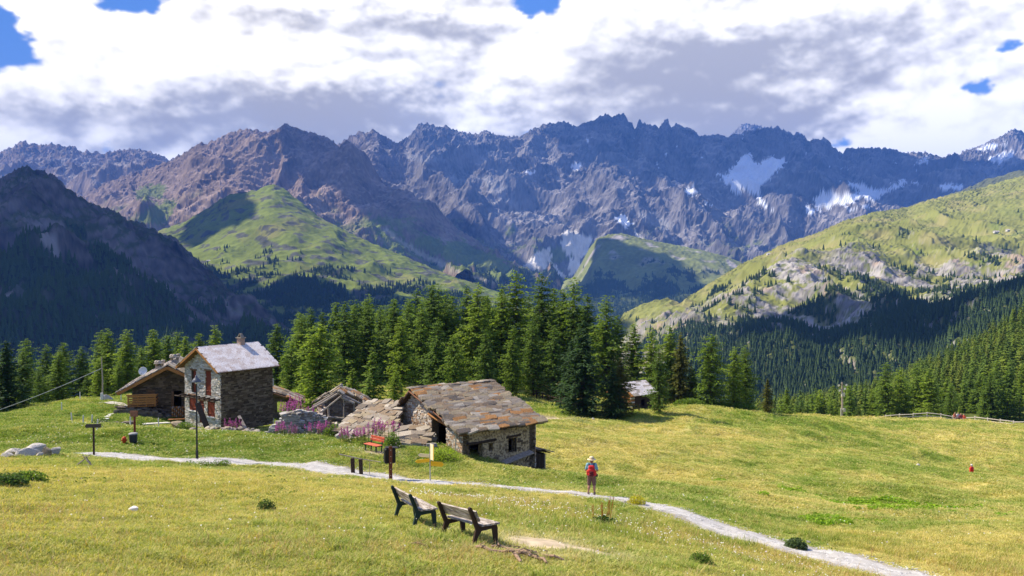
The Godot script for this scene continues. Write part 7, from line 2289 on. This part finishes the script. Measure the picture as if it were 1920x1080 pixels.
	for k in 2600:
		var x := r.randf_range(13.0, 27.5)
		var d := r.randf_range(36.0, 57.0)
		var in_dip := gauss(x, d, 20.6, 47.0, 3.4, 4.8) + 0.8 * gauss(x, d, 23.5, 48.0, 1.6, 3.0) + 0.8 * gauss(x, d, 12.8, 37.6, 3.6, 1.8) + 0.5 * gauss(x, d, 17.5, 53.5, 1.2, 1.6)
		if in_dip + M.n_mid.get_noise_2d(x * 1.6, d * 1.6) * 0.9 < 0.45 + r.randf() * 0.3 or on_path(x, d, 0.5): continue
		many.append(Transform3D(Basis(Vector3.UP, r.randf() * TAU).scaled_local(Vector3.ONE * r.randf_range(0.6, 1.2)), V(x, ground(x, -d), -d)))
		tints.append(Color(0.17, 0.32, 0.025).lerp(Color(0.30, 0.44, 0.04), r.randf()))
	scatter("dock_patch", lf[0], M.grass, many, tints, "bright green dock leaves filling the shallow dip in the meadow", "leaves")
	many = []
	tints = []
	var fl := mb()
	for k in 6:
		var a := TAU * k / 6.0
		tri(fl, V(0, 0.006, 0), V(cos(a) * 0.032, 0, sin(a) * 0.032), V(cos(a + 1.0) * 0.032, 0, sin(a + 1.0) * 0.032))
	tri(fl, V(-0.003, 0, 0), V(0.003, 0, 0), V(0, -0.25, 0))
	for k in 1300:
		var d: float
		var x: float
		var f := r.randf()
		if f < 0.40:
			x = r.randf_range(-4.0, 9.5)
			d = 29.5 - x * 0.55 + r.randfn() * 2.3
		elif f < 0.62:
			x = r.randf_range(-30.0, -4.0)
			d = r.randf_range(48.0, 58.0)
		else:
			d = 16.0 * pow(4.0, r.randf())
			x = r.randf_range(-0.6, 0.6) * d
		if on_path(x, d, 0.1): continue
		var s := r.randf_range(0.4, 0.85) * (0.75 if d < 26.0 else 1.0 if d < 40.0 else 1.2)
		many.append(Transform3D(Basis(V(1, 0, 0.3).normalized(), 0.45).scaled_local(Vector3.ONE * s), V(x, ground(x, -d) + r.randf_range(0.12, 0.25), -d)))
		tints.append(Color(0.78, 0.76, 0.72) if r.randf() < 0.88 else Color(0.62, 0.50, 0.66))
	scatter("white_flowers", flat(fl), M.grass, many, tints, "small white flowers sprinkled over the meadow", "flowers")

# ---------------------------------------------------------------- people
# the surface of joined tapered capsules [from, to, radius, radius], one vertex in each cell it crosses
func flesh(caps: Array, cell: float, blend: float) -> ArrayMesh:
	var lo := V(1e9, 1e9, 1e9)
	var hi := -lo
	for c in caps:
		var r: float = maxf(c[2], c[3]) + cell * 3.0 + blend
		lo = lo.min(c[0] - Vector3.ONE * r).min(c[1] - Vector3.ONE * r)
		hi = hi.max(c[0] + Vector3.ONE * r).max(c[1] + Vector3.ONE * r)
	var n := Vector3i(((hi - lo) / cell).ceil()) + Vector3i.ONE
	var f := PackedFloat32Array()
	f.resize(n.x * n.y * n.z)
	f.fill(1.0)
	for c in caps:
		var r: float = maxf(c[2], c[3]) + cell * 2.5 + blend
		var a: Vector3 = c[0]
		var b: Vector3 = c[1]
		var i0 := Vector3i(((a.min(b) - Vector3.ONE * r - lo) / cell).floor())
		var i1 := Vector3i(((a.max(b) + Vector3.ONE * r - lo) / cell).ceil())
		var ab := b - a
		var l2 := maxf(ab.length_squared(), 1e-9)
		for z in range(maxi(i0.z, 0), mini(i1.z, n.z - 1) + 1):
			for y in range(maxi(i0.y, 0), mini(i1.y, n.y - 1) + 1):
				for x in range(maxi(i0.x, 0), mini(i1.x, n.x - 1) + 1):
					var p := lo + Vector3(x, y, z) * cell
					var t := clampf((p - a).dot(ab) / l2, 0.0, 1.0)
					var d: float = p.distance_to(a + ab * t) - lerpf(c[2], c[3], t)
					var k := (z * n.y + y) * n.x + x
					var o := f[k]
					var h := maxf(blend - absf(d - o), 0.0) / blend
					f[k] = minf(d, o) - h * h * blend * 0.25
	var at := {}
	var pos := PackedVector3Array()
	var off := [0, 1, n.x, n.x + 1, n.x * n.y, n.x * n.y + 1, n.x * n.y + n.x, n.x * n.y + n.x + 1]
	for z in n.z - 1:
		for y in n.y - 1:
			for x in n.x - 1:
				var k := (z * n.y + y) * n.x + x
				var m := 0
				for q in 8:
					if f[k + off[q]] < 0.0: m |= 1 << q
				if m == 0 or m == 255: continue
				var s := Vector3.ZERO
				var c := 0
				for e in [[0, 1], [2, 3], [4, 5], [6, 7], [0, 2], [1, 3], [4, 6], [5, 7], [0, 4], [1, 5], [2, 6], [3, 7]]:
					var u := f[k + off[e[0]]]
					var v := f[k + off[e[1]]]
					if (u < 0.0) != (v < 0.0):
						var t := u / (u - v)
						s += V(e[0] & 1, (e[0] >> 1) & 1, e[0] >> 2).lerp(V(e[1] & 1, (e[1] >> 1) & 1, e[1] >> 2), t)
						c += 1
				at[k] = pos.size()
				pos.append(lo + (V(x, y, z) + s / c) * cell)
	var st := mbs()
	for k in at:
		for ax in [[1, n.x, n.x * n.y], [n.x, n.x * n.y, 1], [n.x * n.y, 1, n.x]]:
			if (f[k] < 0.0) == (f[k + ax[0]] < 0.0): continue
			if at.has(k - ax[1]) and at.has(k - ax[2]) and at.has(k - ax[1] - ax[2]):
				var a := pos[at[k]]
				var b := pos[at[k - ax[1]]]
				var c := pos[at[k - ax[1] - ax[2]]]
				var d := pos[at[k - ax[2]]]
				if f[k] < 0.0: quad(st, a, d, c, b)
				else: quad(st, a, b, c, d)
	return done(st, true)

func joined(list: Array) -> ArrayMesh:
	var st := mbs()
	for m in list: st.append_from(m, 0, Transform3D())
	return st.commit()

func hand_caps(wrist: Vector3, dir: Vector3, palm: Vector3, s: float) -> Array:
	# dir: along the hand; palm: out of the palm; s: +1 or -1 for the thumb's side
	var side := dir.cross(palm).normalized() * s
	var out := [[wrist, wrist + dir * 0.04, 0.026, 0.022], [wrist + dir * 0.04 + side * 0.022, wrist + dir * 0.085 + side * 0.026, 0.015, 0.013], [wrist + dir * 0.04, wrist + dir * 0.088, 0.016, 0.013], [wrist + dir * 0.04 - side * 0.022, wrist + dir * 0.08 - side * 0.026, 0.015, 0.012]]
	var l := [0.066, 0.076, 0.070, 0.052]
	for k in 4:
		var b := wrist + dir * 0.085 + side * (0.030 - 0.020 * k)
		var m: Vector3 = b + (dir * 0.85 + palm * 0.5) * l[k] * 0.5
		out.append([b, m, 0.0095, 0.0085])
		out.append([m, m + (dir * 0.45 + palm * 0.9) * l[k] * 0.5, 0.0085, 0.0075])
	var tb := wrist + dir * 0.03 + side * 0.028
	var tm := tb + (dir * 0.6 + side * 0.7 + palm * 0.3) * 0.035
	out.append([tb, tm, 0.013, 0.011])
	out.append([tm, tm + (dir * 0.8 + palm * 0.5) * 0.032, 0.011, 0.009])
	return out

# a standing person facing local -z; look: colours of skin, top, trousers, shoes, hair
func person(label: String, at: Vector3, turn: float, tall: float, look: Array, arms: Array, short_legs: bool, extras: Array, cell := 0.013, seated := false) -> Node3D:
	var t := thing("person", label, "person", at, turn)
	t.scale = Vector3.ONE * tall / 1.74
	var hip := 0.92
	var drop := 0.0
	var kn := [V(-0.11, 0.50, -0.03), V(0.12, 0.50, -0.02)]
	var an := [V(-0.14, 0.09, 0.0), V(0.14, 0.09, 0.02)]
	if seated:
		drop = -0.44
		kn = [V(-0.11, 0.48, -0.44), V(0.12, 0.48, -0.44)]
		an = [V(-0.12, 0.09, -0.46), V(0.13, 0.09, -0.44)]
	var v := V(0, drop, 0)
	var hd := V(0, 1.615, -0.03) + v
	var torso := [[V(-0.075, 0.95, 0) + v, V(0.075, 0.95, 0) + v, 0.115, 0.115], [V(0, 1.0, 0) + v, V(0, 1.22, 0.0) + v, 0.125, 0.12], [V(-0.08, 1.30, 0) + v, V(0.08, 1.30, 0) + v, 0.115, 0.115], [V(-0.15, 1.42, 0) + v, V(0.15, 1.42, 0) + v, 0.068, 0.068], [V(0, 1.42, 0) + v, V(0, 1.53, -0.01) + v, 0.062, 0.055]]
	var sk := torso.duplicate()
	sk.append_array([[hd + V(0, 0.03, 0.01), hd + V(0, 0.035, -0.005), 0.088, 0.088], [hd + V(0, -0.055, -0.03), hd + V(0, -0.07, -0.045), 0.058, 0.048], [hd + V(0, 0.0, -0.095), hd + V(0, -0.02, -0.108), 0.013, 0.016],
		[hd + V(-0.088, 0.0, 0.0), hd + V(-0.09, -0.025, 0.005), 0.018, 0.013], [hd + V(0.088, 0.0, 0.0), hd + V(0.09, -0.025, 0.005), 0.018, 0.013]])
	var sleeves := []
	for s in [0, 1]:
		var sg := -1.0 if s == 0 else 1.0
		var sh := V(0.185 * sg, 1.41, 0) + v
		var el: Vector3 = arms[s * 2] + v
		var wr: Vector3 = arms[s * 2 + 1] + v
		sk.append([sh, el, 0.050, 0.041])
		sk.append([el, wr, 0.041, 0.028])
		sleeves.append([sh, sh.lerp(el, look[5]) if look[5] <= 1.0 else el, 0.066, 0.06])
		if look[5] > 1.0: sleeves.append([el, el.lerp(wr, look[5] - 1.0), 0.057, 0.045])
	var pants := [[V(-0.075, 0.95, 0.01) + v, V(0.075, 0.95, 0.01) + v, 0.132, 0.132]]
	for s in [0, 1]:
		var hp := V(-0.09 if s == 0 else 0.09, hip, 0) + v
		sk.append([hp, kn[s], 0.085, 0.058])
		sk.append([kn[s], kn[s].lerp(an[s], 0.35) + V(0, 0, 0.025), 0.055, 0.056])
		sk.append([kn[s].lerp(an[s], 0.35) + V(0, 0, 0.025), an[s], 0.056, 0.038])
		sk.append([an[s] + V(0, -0.045, 0.02), an[s] + V(0, -0.055, -0.13), 0.042, 0.034])
		pants.append([hp, kn[s] + V(0, 0.0, 0), 0.11, 0.088])
		if not short_legs: pants.append([kn[s], an[s] + V(0, 0.03, 0), 0.086, 0.07])
	var body := [flesh(sk, cell, 0.045)]
	for s in [0, 1]:
		var wr: Vector3 = arms[s * 2 + 1] + v
		var dir: Vector3 = (arms[s * 2 + 1] - arms[s * 2]).normalized()
		if cell < 0.02: body.append(flesh(hand_caps(wr - dir * 0.01, dir, V(0.9 if s == 0 else -0.9, -0.1, 0.2).normalized(), 1.0 if s == 0 else -1.0), 0.005, 0.008))
	part("body", joined(body), matt(look[0], 0.6), t)
	var shirt := []
	for c in torso.slice(0, 4): shirt.append([c[0], c[1], c[2] + 0.018, c[3] + 0.018])
	shirt.append_array(sleeves)
	part("shirt", flesh(shirt, cell, 0.05), matt(look[1], 0.85), t)
	part("trousers", flesh(pants, cell, 0.03), matt(look[2], 0.9), t)
	for s in [0, 1]:
		part("shoe", flesh([[an[s] + V(0, 0.02, 0.01), an[s] + V(0, -0.03, 0.015), 0.052, 0.05], [an[s] + V(0, -0.05, 0.03), an[s] + V(0, -0.055, -0.15), 0.045, 0.040]], cell, 0.02), matt(look[3], 0.8), t)
	part("hair", flesh([[hd + V(0, 0.045, 0.02), hd + V(0, 0.02, 0.035), 0.092, 0.088], [hd + V(0, -0.03, 0.05), hd + V(0, -0.05, 0.05), 0.06, 0.05]], cell, 0.02), matt(look[4], 0.9), t)
	for s in [-1, 1]:
		part("eye", flesh([[hd + V(0.032 * s, 0.012, -0.086), hd + V(0.034 * s, 0.012, -0.086), 0.011, 0.011]], 0.006, 0.004), matt(Color(0.03, 0.025, 0.02), 0.3), t)
	part("mouth", flesh([[hd + V(-0.022, -0.062, -0.088), hd + V(0.022, -0.062, -0.088), 0.008, 0.008]], 0.006, 0.004), matt(Color(0.25, 0.09, 0.07), 0.6), t)
	for e in extras:
		part(e[0], e[1], e[2], t)
	return t

func people() -> void:
	var straw := textured(900, 0.06, [[0.3, Color(0.55, 0.42, 0.24)], [0.7, Color(0.75, 0.66, 0.46)]], 0.12)
	var hat := mbs()
	lathe(hat, [Vector2(0.205, 1.655), Vector2(0.20, 1.668), Vector2(0.115, 1.685), Vector2(0.108, 1.75), Vector2(0.085, 1.795), Vector2(0.0, 1.805)], 20, V(0, 0, -0.01))
	lathe(hat, [Vector2(0.0, 1.70), Vector2(0.105, 1.68), Vector2(0.20, 1.65), Vector2(0.205, 1.655)], 20, V(0, 0, -0.01))
	var band := mbs()
	lathe(band, [Vector2(0.119, 1.688), Vector2(0.115, 1.72)], 20, V(0, 0, -0.01))
	var pack := flesh([[V(-0.08, 1.02, 0.20), V(0.08, 1.02, 0.20), 0.10, 0.10], [V(-0.07, 1.18, 0.21), V(0.07, 1.18, 0.21), 0.11, 0.11], [V(-0.06, 1.34, 0.19), V(0.06, 1.34, 0.19), 0.09, 0.09]], 0.013, 0.05)
	var pocket := flesh([[V(-0.05, 1.00, 0.29), V(0.05, 1.00, 0.29), 0.065, 0.065], [V(-0.04, 1.12, 0.305), V(0.04, 1.12, 0.305), 0.06, 0.06]], 0.013, 0.04)
	var sides := flesh([[V(-0.19, 1.0, 0.19), V(-0.18, 1.15, 0.19), 0.045, 0.05], [V(0.19, 1.0, 0.19), V(0.18, 1.15, 0.19), 0.045, 0.05]], 0.013, 0.02)
	var strap := mb()
	for s in [-1, 1]: tube(strap, [V(0.11 * s, 1.40, 0.15), V(0.12 * s, 1.50, 0.04), V(0.12 * s, 1.47, -0.10), V(0.13 * s, 1.28, -0.15), V(0.15 * s, 1.06, -0.10), V(0.15 * s, 1.02, 0.13)], [0.022, 0.022, 0.022, 0.02, 0.018, 0.018], 6)
	var red := matt(Color(0.48, 0.022, 0.022), 0.6)
	var cam_bag := mb()
	cut_box(cam_bag, V(0.20, 0.86, -0.08), V(0.29, 1.0, 0.08), 0.02)
	person("hiker from behind in straw hat, blue shirt and shorts with red backpack", spot(93.9, 39.0, 0.05), -0.1, 1.72,
		[Color(0.40, 0.21, 0.14), Color(0.17, 0.33, 0.42), Color(0.15, 0.085, 0.075), Color(0.22, 0.15, 0.11), Color(0.30, 0.16, 0.09), 0.75],
		[V(-0.27, 1.16, -0.02), V(-0.13, 1.22, -0.24), V(0.27, 1.16, -0.02), V(0.12, 1.24, -0.25)], true,
		[["sun_hat", done(hat, true), straw], ["hat_band", done(band, true), matt(Color(0.42, 0.20, 0.08), 0.8)], ["backpack", pack, red], ["backpack_pocket", pocket, matt(Color(0.10, 0.012, 0.018), 0.7)], ["side_pockets", sides, matt(Color(0.55, 0.05, 0.03), 0.6)], ["shoulder_straps", flat(strap), M.iron], ["camera_bag", flat(cam_bag), M.iron]])
	var low := [V(-0.25, 1.12, 0.0), V(-0.24, 0.88, -0.04), V(0.25, 1.12, 0.0), V(0.22, 0.90, -0.08)]
	person("white haired walker in a long red jacket standing alone in the meadow", spot(542.6, 74.5, -0.05), 0.6, 1.7,
		[Color(0.45, 0.27, 0.19), Color(0.60, 0.03, 0.022), Color(0.03, 0.03, 0.04), Color(0.03, 0.03, 0.03), Color(0.60, 0.58, 0.55), 1.8], low, false,
		[["jacket", flesh([[V(-0.09, 0.80, 0.0), V(0.09, 0.80, 0.0), 0.15, 0.15], [V(-0.08, 1.0, 0), V(0.08, 1.0, 0), 0.148, 0.148], [V(-0.10, 1.32, 0), V(0.10, 1.32, 0), 0.145, 0.145]], 0.02, 0.06), matt(Color(0.60, 0.03, 0.022), 0.7)]], 0.02)
	person("walker in a red top beside the dark fence under the trees", spot(60.7, 105.5, 0.0), 0.3, 1.7,
		[Color(0.42, 0.25, 0.18), Color(0.58, 0.04, 0.03), Color(0.25, 0.27, 0.32), Color(0.05, 0.05, 0.05), Color(0.10, 0.06, 0.04), 1.5], low, false, [], 0.022)
	# people resting on logs by the far fence
	var cols := [[Color(0.50, 0.16, 0.10), "person in a salmon red top seated at the left of the far picnic group"], [Color(0.60, 0.58, 0.56), "person in a white top seated in the middle of the far picnic group"], [Color(0.16, 0.03, 0.05), "person in dark red seated right of the white one in the far picnic group"], [Color(0.55, 0.10, 0.05), "person in an orange red top seated at the right end of the far picnic group"]]
	for k in 4:
		person(cols[k][1], spot(521.9 + k * 3.6, 126.4 + 0.4 * (k % 2), 0.02), PI + 0.4 - k * 0.3, 1.7, [Color(0.42, 0.25, 0.18), cols[k][0], Color(0.10, 0.07, 0.07), Color(0.05, 0.05, 0.05), Color(0.12, 0.07, 0.04), 1.4], [V(-0.25, 1.12, -0.03), V(-0.12, 1.0, -0.28), V(0.25, 1.12, -0.03), V(0.12, 1.0, -0.28)], false, [], 0.024, true)
	var a := spot(519.4, 126.9, 0.28)
	var b := spot(531.9, 126.2, 0.28)
	solo("log_seat", log_mesh(a, b, 0.17, 0.15, 8), M.old_timber, "thick log the far picnic group sits on", "log")

func _ready() -> void:
	rng.seed = 7
	var cam := Camera3D.new()
	cam.name = "camera"
	cam.fov = 37.36
	cam.near = 0.1
	cam.far = 40000.0
	add_child(cam)
	cam.rotation_degrees = Vector3(-1.434, 0, 0)
	cam.current = true
	var we := WorldEnvironment.new()
	we.name = "environment"
	var env := Environment.new()
	env.background_mode = Environment.BG_SKY
	env.sky = make_sky()
	env.background_energy_multiplier = 1.0
	env.tonemap_mode = Environment.TONE_MAPPER_LINEAR
	env.tonemap_exposure = 1.95
	env.sdfgi_enabled = true
	env.ssao_enabled = true
	env.ssil_enabled = true
	env.fog_enabled = true
	env.fog_density = 0.00006
	env.fog_light_color = Color(0.38, 0.61, 1.0)
	we.environment = env
	add_child(we)
	var sun := DirectionalLight3D.new()
	sun.name = "sun"
	sun.light_energy = 1.6
	sun.light_angular_distance = 0.5
	sun.light_color = Color(1.0, 0.955, 0.88)
	sun.shadow_enabled = true
	add_child(sun)
	sun.look_at_from_position(sun_to, Vector3.ZERO)
	setting()
	M.far_leaf = matt(Color(0.042, 0.072, 0.020), 0.9)
	M.rocks = []
	for k in 5: M.rocks.append(rock_shape(590 + k))
	M.billets = []
	for k in 3: M.billets.append(log_mesh(V(0, 0, -0.3), V(0, 0, 0.3), 0.075, 0.07, 6))
	# the gravel path: across, half width, away
	M.path_line = []
	for q in [V(-23.4, -9.99, 44.5), V(-21.5, -10.15, 45.2), V(-18.8, -10.27, 45.6), V(-16, -10.5, 45.6), V(-13, -10.56, 45), V(-10, -10.65, 44.3), V(-7, -10.68, 43.2), V(-4.2, -10.62, 42.3), V(-1.6, -10.58, 41.3), V(1, -10.63, 40.4), V(3.4, -10.55, 38.8), V(5.1, -10.4, 37.2), V(6.5, -10.32, 35.6), V(8.1, -10.06, 33), V(9.4, -9.81, 30.7), V(10.6, -9.58, 28.6), V(11.6, -9.38, 26.8), V(12.5, -9.18, 25), V(13.5, -8.93, 23), V(15, -8.76, 21)]:
		M.path_line.append(V(q.x, lerpf(1.3, 0.92, sstep(-8.0, 6.0, q.x)), q.z))
	M.keep_off = [V(-7.13, 53.0, 1.6), V(-9.2, 57.0, 1.6)]
	materials()
	tall_house()
	barn()
	ruins()
	chalet()
	cabins()
	trees()
	stones_and_path()
	furniture()
	branches()
	grass()
	plants()
	people()
